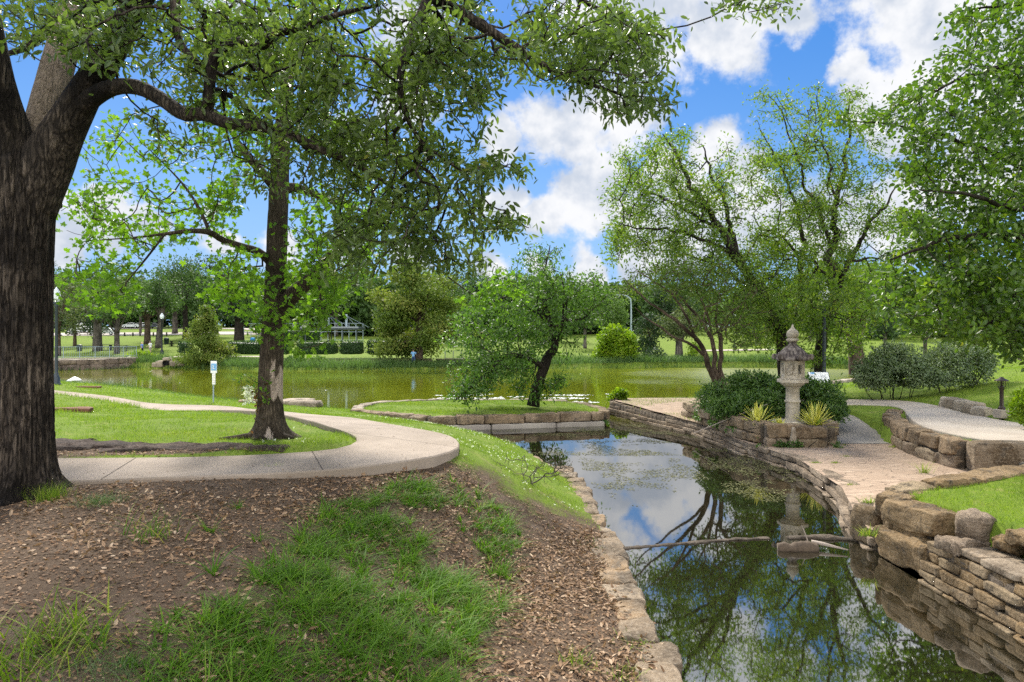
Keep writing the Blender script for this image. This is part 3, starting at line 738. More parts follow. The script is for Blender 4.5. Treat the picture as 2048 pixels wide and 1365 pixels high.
def limb_pts(L, n=None, wig=0.0):
    """L: list of (px,py,depth,r) -> smooth 3-D line with radii"""
    P = np.array([[*at(l[0], l[1], l[2]), l[3]] for l in L])
    n = n or max(6, int(line_len(P[:, :3])/.10))
    Q = smooth_line(P, n)
    if wig:
        s = np.linspace(0, 1, n); o = np.stack([vnoise(Q[:, :3], 1.5, 70+k)+.6*vnoise(Q[:, :3], 3.8, 80+k)-.8 for k in range(3)], 1)
        Q[:, :3] += o*wig*sstep(0, .3, s)[:, None]*sstep(1.02, .85, s)[:, None]
    return Q
def mst(nodes, L0, targets, bf):
    N0 = len(nodes); T = len(targets)
    P = np.vstack([nodes, targets]); Lp = np.concatenate([L0, np.zeros(T)]); par = np.full(N0+T, -1)
    best = np.full(T, 1e9); bp = np.zeros(T, int); bd = np.zeros(T)
    for k in range(0, T, 200):
        d = np.linalg.norm(targets[k:k+200, None]-nodes[None], axis=2); c = d+bf*L0[None]
        a = c.argmin(1); best[k:k+200] = c[np.arange(len(a)), a]; bp[k:k+200] = a; bd[k:k+200] = d[np.arange(len(a)), a]
    todo = np.ones(T, bool); order = []
    for _ in range(T):
        c = np.where(todo, best, 1e9); t = int(c.argmin()); todo[t] = False
        g = N0+t; par[g] = bp[t]; Lp[g] = Lp[bp[t]]+bd[t]; order.append(g)
        d = np.linalg.norm(targets-targets[t], axis=1); cc = d+bf*Lp[g]
        u = todo & (cc < best); best[u] = cc[u]; bp[u] = g; bd[u] = d[u]
    return P, par, order
def ell_targets(rng, blobs, thin=.40, nscale=1.1, seed=0):
    out = []
    for (px, py, rx, ry, n, d0, d1) in blobs:
        k = int(n*2.6)
        a = rng.uniform(0, 2*np.pi, k); rr = np.sqrt(rng.uniform(0, 1, k))
        d = rng.uniform(d0, d1, k)
        q = np.array([at(px+rx*math.cos(t)*s, py+ry*math.sin(t)*s, dd) for t, s, dd in zip(a, rr, d)])
        keep = fbm(q, nscale, seed, 2) > thin
        q = q[keep][:n]; out.append(q)
    return np.vstack(out)
def make_branches(b, P, par, order, N0, tipr, rad0, rng, seg=5, bend=.16, exp=.45, maxr=.08):
    nt = np.zeros(len(P))
    haskid = np.zeros(len(P), bool)
    for g in order: haskid[par[g]] = True
    for g in order[::-1]:
        if nt[g] == 0: nt[g] = 1
        nt[par[g]] += nt[g]
    R = np.minimum(tipr*np.maximum(nt, 1)**exp, maxr)
    g = np.array(order); p = par[g]
    A, B = P[p], P[g]; rb = R[g]
    ra = np.where(p < N0, np.minimum(rb*1.25, rad0[np.clip(p, 0, N0-1)]*.85), np.minimum(R[p], rb*1.35))
    D = B-A; Ln = np.linalg.norm(D, axis=1); T = unit(D)
    off = rng.normal(size=A.shape); off = unit(off-T*(off*T).sum(1)[:, None])*(Ln*bend*rng.uniform(.2, 1, len(Ln)))[:, None]
    off[:, 2] -= Ln*.04
    K = 4; t = np.linspace(0, 1, K)
    C = A[:, None]+D[:, None]*t[None, :, None]+off[:, None]*np.sin(np.pi*t)[None, :, None]
    rr = ra[:, None]*(1-t)+rb[:, None]*t
    ref = np.where(np.abs(T[:, 2:3]) < .9, [[0, 0, 1.0]], [[0, 1.0, 0]])
    U = unit(np.cross(T, ref)); Bn = np.cross(T, U); an = np.linspace(0, 2*np.pi, seg, endpoint=False)
    V = C[:, :, None]+rr[:, :, None, None]*(np.cos(an)[None, None, :, None]*U[:, None, None]+np.sin(an)[None, None, :, None]*Bn[:, None, None])
    E = len(g); i = np.arange(K-1)[:, None]*seg; j = np.arange(seg)[None]; k = (j+1) % seg
    Fq = np.stack([i+j, i+k, i+seg+k, i+seg+j], -1).reshape(-1, 4)
    Fq = (np.arange(E)[:, None, None]*K*seg+Fq[None]).reshape(-1, 4)
    b.add(V.reshape(-1, 3), Fq, .5)
    return C, nt[g], T
def tree(name, label, cat, base, limbs, blobs, leaf, barkmat, leafmats, group=None, seed=1, bf=.35, tipr=.006, thin=.40, nscale=1.1,
         trunkseg=14, wob=.05, maxr=.08, bend=.16, wig=0.0, extra=None, crown="crown", exp=.45):
    rng = np.random.default_rng(seed)
    root = empty(name, base, label, cat, group)
    tb = MB(); nodes = []; L0 = []; rad = []
    for l in limbs:
        Q = limb_pts(l, None, wig)
        V, Fs = tube(Q[:, :3], Q[:, 3], trunkseg if Q[0, 3] > .1 else max(7, trunkseg//2), wob=wob, seed=seed)
        tb.add(V, Fs, .5)
        s = np.concatenate([[0], np.cumsum(np.linalg.norm(np.diff(Q[:, :3], axis=0), axis=1))])
        k = slice(int(len(Q)*(.35 if l is limbs[0] else .12)), None)
        nodes.append(Q[k, :3]); L0.append(s[k]*.35); rad.append(Q[k, 3])
    nodes = np.vstack(nodes); L0 = np.concatenate(L0); rad = np.concatenate(rad)
    T = ell_targets(rng, blobs, thin, nscale, seed)
    if extra is not None: T = np.vstack([T, extra])
    P, par, order = mst(nodes, L0, T, bf)
    C, nt, Td = make_branches(tb, P, par, order, len(nodes), tipr, rad, rng, maxr=maxr, bend=bend, exp=exp)
    trunk = tb.build("trunk", barkmat, root, smooth=True)
    lb = MB(); kind, size, per, spread, droop = leaf
    # leaves sit along the last stretch of every twig and round its tip
    sel = nt <= 4
    Cs, Ts = C[sel], Td[sel]; n = len(Cs)*per
    idx = np.repeat(np.arange(len(Cs)), per); t = rng.uniform(.25, 1.1, n)
    ti = np.clip(t*3, 0, 2.999); i0 = ti.astype(int); f = (ti-i0)[:, None]
    pos = Cs[idx, i0]*(1-f)+Cs[idx, np.minimum(i0+1, 3)]*f+rng.normal(size=(n, 3))*spread*[1, 1, .75]
    dirs = Ts[idx]*.5+rng.normal(size=(n, 3))*.75+[0, 0, -droop]
    nrm = rng.normal(size=(n, 3))*.75+[0, 0, .8]
    sz = size*rng.uniform(.65, 1.25, n)
    r = np.clip(.62*rng.uniform(0, 1, n)+.38*rng.uniform(0, 1, len(Cs))[idx], 0, 1)
    put_leaves(lb, pos, dirs, nrm, sz, kind, r)
    lb.build(crown, leafmats, root)
    return root, trunk, rng
def flare_trunk(b, base, pts, seg=48, lobes=7, flare=.35, seed=0, ridge=.02, rows=90, furrow=0.0):
    """pts: rows (x,y,z,r); a trunk with buttress roots and furrowed bark"""
    Q = smooth_line(np.array(pts, float), rows)
    V, Fs = tube(Q[:, :3], Q[:, 3], seg, cap=True)
    n = len(Q); C = np.repeat(Q[:, :3], seg, 0); W_ = V[:n*seg]-C
    ang = np.tile(np.linspace(0, 2*np.pi, seg, endpoint=False), n); h = np.repeat(Q[:, 2]-base[2], seg)
    fl = np.exp(-np.clip(h, 0, 9)/.16)*flare
    lob = .5+.5*np.sin(ang*lobes+seed+1.3*np.sin(ang*2+seed))
    nz = fbm(np.stack([np.cos(ang)*3.2, np.sin(ang)*3.2, h*.9], 1), 2.2, seed, 3)-.5
    big = fbm(np.stack([np.cos(ang)*.8, np.sin(ang)*.8, h*.6], 1), 1.3, seed+4, 2)-.5
    k = 1+fl*lob*1.6+fl*.4+nz*ridge*6+big*.16
    if furrow:
        q = np.stack([np.cos(ang)*9, np.sin(ang)*9, h*2.6], 1); q += 1.2*np.stack([fbm(q, .5, 91+i, 2)-.5 for i in range(3)], 1)
        k = k-furrow*sstep(.20, .0, np.abs(fbm(q, 1.0, 95, 3)-.5)*2)+furrow*.5*(fbm(q*[2, 2, 1.6], 1.0, 97, 2)-.5)
    V[:n*seg] = C+W_*k[:, None]
    b.add(V, Fs, .5)
# --- the near oak, its trunk at the left edge
ob = ray(50, 988); D0 = ob[1]
def ol(*a): return [(x, y, D0+d, r) for (x, y, d, r) in a]
oak_limbs = [
 ol((50,420,0,.26),(40,340,0,.25),(18,270,-.1,.215),(-8,170,-.3,.175),(-25,80,-.4,.155),(-60,-100,-.6,.12),(-130,-300,-.8,.07)),
 ol((62,400,.1,.29),(78,310,.2,.21),(95,215,.3,.175),(122,110,.55,.165),(158,0,.9,.17),(200,-150,1.3,.14),(260,-380,1.8,.08)),
 ol((56,420,0,.26),(90,335,0,.255),(126,265,-.05,.205),(168,190,-.1,.165),(212,120,-.2,.14),(255,40,-.3,.125),(305,-60,-.4,.135),(380,-230,-.5,.10),(470,-420,-.5,.05)),
 ol((150,225,-.1,.115),(190,192,-.2,.095),(230,174,-.35,.080),(280,176,-.45,.074),(330,203,-.55,.070),(368,228,-.65,.067),(410,229,-.75,.062),(450,245,-.85,.055),(510,252,-1,.048),(570,265,-1.1,.045),(640,298,-1.15,.034),(720,335,-1.1,.022),(800,385,-.9,.012)),
 ol((414,228,-.75,.058),(419,180,-.8,.052),(424,130,-.8,.050),(446,95,-.85,.047),(485,84,-.9,.045),(520,96,-1,.043),(548,70,-1.1,.036),(600,56,-1.2,.032),(680,28,-1.3,.022),(760,10,-1.3,.012)),
 ol((305,-60,-.4,.12),(480,-150,-.5,.10),(680,-110,-.6,.085),(860,-10,-.6,.065),(960,50,-.5,.052),(1040,100,-.4,.042),(1120,150,-.3,.030),(1200,175,-.1,.020),(1290,205,.1,.011)),
 ol((680,-110,-.6,.06),(900,-90,.2,.05),(1080,-40,.6,.038),(1220,30,.8,.022),(1320,70,.9,.011)),
 ol((860,-10,-.6,.05),(820,80,-1.0,.04),(800,180,-1.2,.03),(840,280,-1.2,.02),(920,340,-1.1,.012)),
 ol((158,0,.9,.09),(120,40,1.3,.07),(60,90,1.6,.05),(10,110,1.8,.03)),
 ol((345,-100,-.6,.06),(350,0,-.7,.05),(358,80,-.8,.035),(400,130,-.9,.02))]
d0, d1 = D0-1.6, D0+1.8
oak_blobs = [(110,30,170,80,110,d0-.3,d1),(240,70,130,80,60,d0-.6,d1),(330,70,150,80,100,d0,d1),(520,110,190,120,170,d0,d1),(690,80,220,110,190,d0,d1),(660,210,190,110,140,d0,d1),
 (800,230,185,125,135,d0,d1),(690,370,190,90,85,d0,d1),(850,370,140,80,60,d0,d1-.5),(900,440,120,50,42,d0,d1-1),(990,348,75,26,24,d0,d1-1.5),(1010,452,60,16,16,d0,d1-1.5),
 (960,60,170,80,130,d0,d1),(1110,90,140,75,120,d0,d1),(1220,150,90,70,55,d0,d1-.8),(1290,95,60,60,34,d0,d1-.8),(1340,205,25,14,6,d0,d1-1.5),(1270,215,60,30,16,d0,d1-1.5),(1170,40,150,50,70,d0,d1),(1480,12,60,18,10,d0,d1-1),(1560,0,30,10,4,d0,d1-1),
 (360,250,60,60,16,d0,d1),(760,330,160,90,44,d0,d1),(420,180,90,60,40,d0,d1),(470,300,50,40,10,d0,d1),(650,330,50,60,30,d0,d1),(880,150,120,90,80,d0,d1),
 (500,-150,480,100,40,d0-.5,d1+.5),(1000,-100,260,60,30,d0-.5,d1),(690,470,60,45,16,d0,d1-.6),(780,480,110,60,36,d0,d1-.6),(850,500,90,36,30,d0,d1-1),(700,540,60,25,10,d0,d1-1),(930,520,60,24,14,d0,d1-1)]
root, trunk, rng = tree("oak_tree", "large dark oak with deeply furrowed bark, its thick limb arching out over the path", "tree", ob, oak_limbs, oak_blobs,
    ('oak', .090, 17, .085, .35), M['oak_bark'], M['oak_leaf'], seed=11, bf=.30, tipr=.0048, thin=.45, nscale=1.7, trunkseg=28, wob=.04, maxr=.035)
tb = MB()
c = lambda px, py, r: [*at(px, py, D0), r]
b0 = at(50, 1000, D0)
flare_trunk(tb, ob, [[*(b0+[0, 0, -.15]), .36], c(46,985,.335), c(48,930,.29), c(50,850,.262), c(52,700,.246), c(52,560,.252), c(51,470,.268), c(50,400,.30), c(49,335,.285), c(49,295,.21)], 260, 6, .30, 3, .014, 300, .075)
tb.build("bole", M['oak_bark'], root, smooth=True)
pa = np.zeros(len(trunk.data.vertices)); co = np.empty(len(pa)*3, np.float32); trunk.data.vertices.foreach_get('co', co); co = co.reshape(-1, 3)+np.array(ob)
Qm = limb_pts(oak_limbs[1]); ql = limb_pts(oak_limbs[2])
dmid = np.min(np.linalg.norm(co[:, None]-Qm[None, ::3, :3], axis=2), axis=1) if len(co) < 60000 else np.concatenate([np.min(np.linalg.norm(k[:, None]-Qm[None, ::3, :3], axis=2), axis=1) for k in np.array_split(co, 20)])
pa[(dmid < .27) & (co[:, 1] > D0-.05) & (co[:, 2] > 4.2)] = .75
a = trunk.data.attributes.new('patch', 'FLOAT', 'POINT'); a.data.foreach_set('value', pa.astype(np.float32))
# --- the second tree on the lawn, bright lobed leaves against the light
mb_ = ray(540, 878); D1 = mb_[1]
def ml(*a): return [(x, y, D1+d, r) for (x, y, d, r) in a]
ml_limbs = [
 ml((549,620,0,.175),(553,520,0,.165),(556,430,.05,.16),(560,340,.1,.15),(565,260,.1,.13),(575,160,.2,.10),(590,40,.2,.06)),
 ml((560,625,0,.13),(585,590,-.1,.125),(620,560,-.2,.11),(650,525,-.3,.095),(690,490,-.4,.08),(725,462,-.5,.065),(752,430,-.6,.05),(780,380,-.7,.03),(800,330,-.7,.015)),
 ml((545,530,0,.07),(520,505,-.2,.065),(480,492,-.4,.055),(445,480,-.6,.05),(420,465,-.8,.045),(380,462,-1,.035),(330,468,-1.1,.024),(270,475,-1.2,.014),(200,480,-1.2,.007)),
 ml((545,370,.1,.08),(525,345,.2,.075),(500,318,.3,.07),(478,290,.5,.06),(465,262,.6,.05),(440,230,.7,.03),(400,200,.8,.015)),
 ml((562,380,.1,.09),(590,375,.3,.08),(625,388,.6,.06),(660,400,.8,.05),(720,420,1,.03),(800,460,1.2,.02),(880,540,1.2,.014),(940,585,1.2,.010),(990,612,1.2,.006)),
 ml((420,465,-.8,.03),(400,420,-.8,.022),(375,380,-.8,.018),(345,345,-.8,.012),(300,300,-.8,.007)),
 ml((330,468,-1.1,.018),(290,520,-1.2,.014),(240,580,-1.2,.008)),
 ml((650,525,-.3,.03),(640,580,-.6,.02),(650,640,-.8,.012),(660,680,-.8,.007)),
 ml((565,260,.1,.08),(620,200,.5,.06),(690,140,.8,.03)), ml((575,160,.2,.06),(520,80,.6,.05),(480,0,.8,.03))]
e0, e1 = D1-1.4, D1+1.4
ml_blobs = [(270,470,110,35,44,e0,e1),(190,560,80,60,44,e0,e1),(330,310,50,35,18,e0,e1),(250,390,110,35,28,e0,e1),(170,430,50,50,20,e0,e1),(390,420,80,50,26,e0,e1),(480,530,55,65,50,e0,e1),(440,590,30,20,12,e0,e1-1),
 (620,590,60,70,70,e0,e1),(650,540,80,60,50,e0,e1),(590,690,24,20,6,e0,e1-1),(560,640,60,50,20,e0,e1-1),(500,600,40,60,24,e0,e1),(700,510,60,40,30,e0,e1),(450,420,60,60,30,e0,e1),
 (480,300,60,80,40,e0,e1),(430,240,50,60,24,e0,e1),(620,430,80,60,44,e0,e1),(560,240,150,110,80,e0,e1),(560,60,200,100,90,e0,e1),(760,430,60,60,24,e0,e1),(990,568,48,28,20,D1+.8,D1+1.6),(960,595,40,18,8,D1+.8,D1+1.6),
 (215,595,40,22,16,e0,e1),(160,330,60,60,10,e0,e1),(240,250,60,70,12,e0,e1)]
root, trunk, rng = tree("maple_tree", "slender lawn tree with lime green lobed leaves and a bare pale scar on its trunk", "tree", mb_, ml_limbs, ml_blobs,
    ('maple', .115, 10, .13, .3), M['tree_bark'], M['maple_leaf'], seed=21, bf=.32, tipr=.0042, thin=.36, trunkseg=22, wob=.06, maxr=.035)
tb = MB(); c = lambda px, py, r: [*at(px, py, D1), r]
flare_trunk(tb, mb_, [[*(at(541, 884, D1)+[0, 0, -.15]), .25], c(540,878,.245), c(540,850,.215), c(541,800,.195), c(544,720,.185), c(548,640,.182), c(550,600,.175)], 150, 5, .55, 1.2, .012, 200, .05)
# surface roots running out to the left and right
for (pts, r) in (([(525,868,0),(498,866,-.1),(470,868,-.15),(438,871,-.2)], .07), ([(556,872,-.1),(575,880,-.25),(588,884,-.35)], .06), ([(535,878,-.15),(520,884,-.35),(505,884,-.5)], .05)):
    Q = []
    for k, (px, py, dd) in enumerate(pts):
        p = at(px, py, D1+dd); p[2] = Hs(p[0], p[1])+.06*(1-k/len(pts))+.01; Q.append([*p, r*(1-.75*k/(len(pts)-1))])
    Q = smooth_line(Q, 20); V, Fs = tube(Q[:, :3], Q[:, 3], 12, wob=.2, seed=5); tb.add(V, Fs, .5)
bole = tb.build("bole", M['tree_bark'], root, smooth=True)
co = np.empty(len(bole.data.vertices)*3, np.float32); bole.data.vertices.foreach_get('co', co); co = co.reshape(-1, 3)
xr = (co[:, 0])/.19; hz = co[:, 2]
pv = np.where((co[:, 1] < .12) & (hz > .5) & (hz < 1.5), np.clip(sstep(.0+.25*np.abs(hz-.9), .45+.25*np.abs(hz-.9), xr), 0, 1)*sstep(.5, .75, hz)*sstep(1.5, 1.0, hz), 0)
pv = np.maximum(pv, np.where((co[:, 1] < 0) & (xr > -.1) & (xr < .75) & (hz < .38), .50*sstep(.40, .2, hz), 0))
pv = np.clip(pv*.78+(fbm(co*[1, 1, .35], 9, 3)-.5)*1.5*(pv > .02)-.02, 0, 1)
a = bole.data.attributes.new('patch', 'FLOAT', 'POINT'); a.data.foreach_set('value', pv.astype(np.float32))
# --- leaning tree on the little island
ib = np.array([*at(1068, 806, 24.6)]); ib[2] = .42; DI = 24.6
def il(*a): return [(x, y, DI+d, r) for (x, y, d, r) in a]
il_limbs = [il((1066,812,0,.24),(1070,790,0,.20),(1078,760,0,.19),(1086,735,0,.18),(1096,715,0,.17),(1110,700,0,.14),(1112,680,0,.12),(1104,655,0,.10),(1098,630,0,.085),(1090,600,0,.07),(1085,560,.2,.05),(1095,520,.3,.03),(1100,490,.3,.015)),
 il((1088,735,0,.10),(1060,720,-.5,.09),(1020,712,-1,.075),(985,735,-1.5,.06),(950,765,-1.8,.045),(925,790,-2,.028),(905,805,-2.1,.012)),
 il((1098,640,0,.07),(1075,615,.2,.06),(1060,600,.4,.055),(1035,590,.6,.05),(1000,598,.8,.04),(960,615,1,.025),(920,640,1.2,.012)),
 il((1110,690,0,.08),(1125,660,-.3,.07),(1128,640,-.5,.06),(1150,640,-.8,.05),(1180,625,-1,.035),(1200,605,-1.1,.022),(1215,590,-1.1,.012)),
 il((1128,650,-.4,.05),(1105,655,-.9,.045),(1090,640,-1.2,.035),(1070,622,-1.4,.03),(1050,610,-1.5,.022)),
 il((1126,650,-.3,.05),(1128,610,0,.04),(1130,580,.2,.03),(1120,545,.3,.02)), il((1128,610,0,.035),(1160,580,.3,.03),(1190,575,.4,.02)),
 il((1098,640,.0,.06),(1080,650,.8,.05),(1050,660,1.4,.04),(1000,680,1.6,.025),(960,700,1.8,.014))]
f0, f1 = DI-2.2, DI+2.2
il_blobs = [(1040,590,90,45,70,f0,f1),(1140,580,70,50,60,f0,f1),(1100,540,60,40,34,f0,f1),(1080,510,50,20,10,f0,f1),(980,640,70,40,60,f0,f1),(950,690,70,45,60,f0,f1),(1020,690,80,50,80,f0,f1),(1060,650,70,50,60,f0,f1),
 (1170,620,45,35,34,f0,f1),(1180,570,40,25,22,f0,f1),(960,750,60,35,50,DI-2.6,DI-.6),(930,785,30,22,20,DI-2.6,DI-1.2),(1000,735,50,30,34,f0,f1),(1080,775,50,22,26,DI-1,DI+.6),(1120,765,35,14,12,DI-.8,DI+.6),(1050,730,40,30,26,f0,f1),(1130,690,40,30,16,f0,f1),(1090,620,60,50,40,f0,f1)]
tree("willow_tree", "gnarled tree with a dark leaning trunk and drooping boughs, alone on the small grass island", "tree", ib, il_limbs, il_blobs,
    ('spray', .16, 24, .17, .35), M['dark_bark'], M['willow_leaf'], seed=31, wig=.15, bf=.30, tipr=.009, thin=.38, nscale=.9, trunkseg=12, wob=.10, maxr=.05, bend=.25)
# --- multi-stemmed crepe myrtle beside the planting bed
DM = 22.0; mbz = np.array([at(1442, 800, DM)[0], DM, .55])
def yl(*a): return [(x, y, DM+d, r) for (x, y, d, r) in a]
yl_limbs = [yl((1443,826,0,.10),(1436,785,0,.095),(1424,745,-.1,.09),(1410,712,-.2,.085),(1392,682,-.3,.07),(1360,650,-.5,.055),(1325,625,-.7,.042),(1290,598,-.9,.03),(1262,572,-1,.02),(1248,555,-1,.01)),
 yl((1446,826,.1,.085),(1443,780,.1,.08),(1434,735,.1,.075),(1426,690,.1,.07),(1412,655,0,.058),(1385,622,0,.045),(1355,590,0,.03),(1330,560,.1,.018)),
 yl((1449,826,0,.085),(1447,770,0,.08),(1443,725,.1,.075),(1440,680,.2,.07),(1446,650,.3,.05),(1466,625,.4,.04),(1490,600,.5,.025),(1510,575,.5,.015)),
 yl((1410,712,-.2,.05),(1380,690,-.6,.045),(1340,672,-1,.035),(1300,640,-1.3,.025),(1270,615,-1.4,.015)),
 yl((1392,682,-.3,.05),(1372,630,-.5,.04),(1345,590,-.6,.03),(1300,560,-.7,.02),(1270,540,-.7,.01)),
 yl((1426,690,.1,.05),(1418,640,.3,.04),(1400,600,.4,.03),(1390,560,.5,.02)), yl((1440,680,.2,.04),(1430,630,.6,.035),(1440,580,.8,.02))]
g0, g1 = DM-1.6, DM+1.8
yl_blobs = [(1330,555,90,28,70,g0,g1),(1270,575,36,26,10,g0,g1),(1400,560,80,45,80,g0,g1),(1460,590,60,50,70,g0,g1),(1440,640,60,45,50,g0,g1),(1500,640,50,50,50,g0,g1),(1380,600,50,30,16,g0,g1),(1490,690,35,40,16,g0,g1),(1420,520,60,25,24,g0,g1)]
tree("myrtle_tree", "low multi-stemmed tree with bare brown stems fanning left, left of the stone lantern", "tree", mbz, yl_limbs, yl_blobs,
    ('spray', .12, 22, .15, .1), M['brown_bark'], M['myrtle_leaf'], seed=41, wig=.12, bf=.22, tipr=.009, thin=.36, nscale=1.0, trunkseg=10, wob=.08, maxr=.04, bend=.14)
# --- the tall elms behind the lantern
DE = 24.5
def el(*a): return [(x, y, DE+d, r) for (x, y, d, r) in a]
h0, h1 = DE-2.6, DE+2.6
eb = np.array([at(1572, 800, DE)[0], DE, Hs(at(1572, 800, DE)[0], DE)])
el1 = [el((1573,815,0,.28),(1572,760,0,.25),(1563,700,0,.24),(1548,645,-.1,.225),(1522,590,-.2,.20),(1492,550,-.3,.17),(1462,505,-.4,.14),(1432,455,-.5,.115),(1402,405,-.6,.09),(1372,350,-.7,.065),(1345,300,-.8,.04),(1325,268,-.8,.018)),
 el((1492,550,-.3,.11),(1470,480,.2,.09),(1448,410,.5,.07),(1425,345,.8,.045),(1405,290,1,.02)),
 el((1462,505,-.4,.08),(1400,480,-1,.06),(1340,460,-1.5,.045),(1280,450,-1.8,.03),(1235,445,-2,.012)),
 el((1432,455,-.5,.06),(1370,420,.2,.05),(1310,390,.8,.035),(1260,380,1,.015)), el((1522,590,-.2,.09),(1480,560,.9,.07),(1430,530,1.5,.05),(1370,510,1.8,.03),(1300,500,2,.012))]
eb1 = [(1300,320,70,45,60,h0,h1),(1340,290,50,30,26,h0,h1),(1270,390,55,45,50,h0,h1),(1330,400,90,50,80,h0,h1),(1250,460,40,40,36,h0,h1),(1310,470,80,40,70,h0,h1),(1400,480,70,50,60,h0,h1),(1390,380,70,70,56,h0,h1),(1440,330,45,50,16,h0,h1),(1360,540,70,25,26,h0,h1),(1450,430,50,60,36,h0,h1),(1230,510,20,20,8,h0,h1),(1470,540,60,40,34,h0,h1),(1500,610,50,40,40,h0,h1),(1540,560,50,50,40,h0,h1),(1520,660,40,30,24,h0,h1)]
tree("elm_tree", "tall thin-leaved tree leaning far to the left behind the lantern, its crown against white cloud", "tree", eb, el1, eb1,
    ('spray', .145, 34, .20, .15), M['dark_bark'], M['elm_leaf'], group="tall trees behind the lantern", seed=51, wig=.28, bf=.22, tipr=.009, thin=.43, nscale=1.2, trunkseg=12, wob=.08, maxr=.06, bend=.13)
DE = 25.5; h0, h1 = DE-2.6, DE+2.6
eb = np.array([at(1640, 800, DE)[0], DE, Hs(at(1640, 800, DE)[0], DE)])
el2 = [el((1640,812,0,.25),(1641,750,0,.22),(1644,690,0,.20),(1652,620,0,.18),(1660,550,0,.16),(1666,480,0,.13),(1676,410,0,.10),(1688,330,.1,.07),(1696,260,.1,.045),(1700,195,.1,.02)),
 el((1650,640,0,.13),(1672,580,-.3,.11),(1700,520,-.5,.09),(1730,465,-.7,.07),(1762,420,-.8,.05),(1795,370,-.9,.02)),
 el((1664,500,0,.08),(1640,430,.3,.07),(1615,360,.5,.05),(1590,290,.6,.035),(1560,225,.7,.02),(1535,190,.7,.01)),
 el((1646,680,0,.13),(1620,620,.5,.12),(1605,540,.7,.10),(1600,460,.8,.08),(1585,390,.9,.06),(1555,320,1,.04),(1520,260,1,.02)),
 el((1676,410,0,.05),(1655,330,-.4,.04),(1640,250,-.5,.025),(1632,190,-.5,.012)), el((1660,560,0,.07),(1620,520,-1,.06),(1570,490,-1.5,.04),(1520,470,-1.8,.02)),
 el((1700,520,-.5,.05),(1740,520,.2,.04),(1790,510,.8,.02))]
eb2 = [(1545,215,45,35,18,h0,h1),(1575,285,70,45,40,h0,h1),(1640,210,40,40,18,h0,h1),(1690,220,50,55,26,h0,h1),(1550,350,70,50,60,h0,h1),(1630,340,80,60,60,h0,h1),(1710,320,70,70,44,h0,h1),(1580,430,90,55,90,h0,h1),(1670,440,90,50,60,h0,h1),(1740,420,60,60,30,h0,h1),
 (1540,510,80,50,80,h0,h1),(1620,520,80,50,70,h0,h1),(1720,530,70,50,40,h0,h1),(1560,590,90,45,90,h0,h1),(1640,600,80,50,90,h0,h1),(1720,610,50,50,40,h0,h1),(1590,660,70,40,60,h0,h1-1),(1680,670,70,40,44,h0,h1),(1760,480,50,50,14,h0,h1),(1640,720,30,30,14,h0,h1-1),(1645,590,34,34,26,DE-5,DE-3.6),(1560,690,40,30,14,h0,h1-1)]
tree("elm_tree", "tallest tree behind the lantern, upright, with several dark trunks and a thin airy crown", "tree", eb, el2, eb2,
    ('spray', .145, 37, .20, .15), M['dark_bark'], M['elm_leaf'], group="tall trees behind the lantern", seed=61, wig=.28, bf=.20, tipr=.0085, thin=.42, nscale=1.2, trunkseg=12, wob=.08, maxr=.06, bend=.13)
# --- broadleaf tree hanging in from the right, trunk out of the frame
DR = 13.5
def rl(*a): return [(x, y, DR+d, r) for (x, y, d, r) in a]
rx_, ry_ = at(2260, 800, DR)[0], DR; rbz = np.array([rx_, ry_, Hs(rx_, ry_)])
rl_l = [rl((2260,870,0,.30),(2255,760,0,.26),(2240,600,0,.24),(2230,420,0,.20),(2215,240,0,.15),(2200,60,0,.10),(2190,-120,0,.05)),
 rl((2240,560,0,.12),(2150,500,-.4,.10),(2050,470,-.7,.08),(1950,470,-1,.055),(1860,490,-1.2,.035),(1780,520,-1.3,.015)),
 rl((2230,420,0,.11),(2130,360,.4,.09),(2030,320,.7,.07),(1940,290,.9,.045),(1850,265,1,.025),(1760,245,1,.014),(1670,238,1,.006)),
 rl((2215,260,0,.09),(2120,170,-.4,.07),(2030,130,-.8,.05),(1940,150,-1,.03),(1850,190,-1.1,.016),(1790,205,-1.1,.008)),
 rl((2200,80,0,.07),(2120,20,.3,.05),(2020,10,.5,.03),(1900,25,.6,.012)),
 rl((2240,620,0,.10),(2130,600,.5,.08),(2020,590,.9,.06),(1900,600,1.2,.035),(1800,610,1.3,.015)),
 rl((2245,680,0,.08),(2150,660,-.6,.06),(2050,650,-1,.045),(1960,650,-1.2,.025),(1890,660,-1.3,.012)),
 rl((2230,420,0,.08),(2120,430,-1,.06),(2010,410,-1.6,.045),(1920,390,-2,.025),(1840,380,-2.2,.012))]
i0, i1 = DR-2.2, DR+2.2
rl_b = [(2030,50,110,60,60,i0,i1),(1960,140,130,50,70,i0,i1),(1850,205,70,24,26,i0,i1),(1920,40,40,14,8,i0,i1),(1960,260,150,55,90,i0,i1),(2060,220,120,100,100,i0,i1),(1850,330,60,40,34,i0,i1),(1960,370,150,60,110,i0,i1),(2070,400,110,110,120,i0,i1),
 (1890,450,100,50,80,i0,i1),(1850,530,90,45,70,i0,i1),(1960,500,120,70,120,i0,i1),(1830,600,80,45,60,i0,i1),(1930,600,110,60,110,i0,i1),(2040,580,100,80,110,i0,i1),(1890,650,90,28,40,i0,i1),(2000,660,90,40,60,i0,i1),(2060,690,60,40,30,i0,i1),(1770,240,60,14,16,i0+1,i1),(1690,240,30,10,6,DR+.6,DR+1.6),(1780,565,30,30,14,i0,i1),
 (2250,300,140,350,160,i0,i1+1),(2150,-100,200,100,60,i0,i1)]
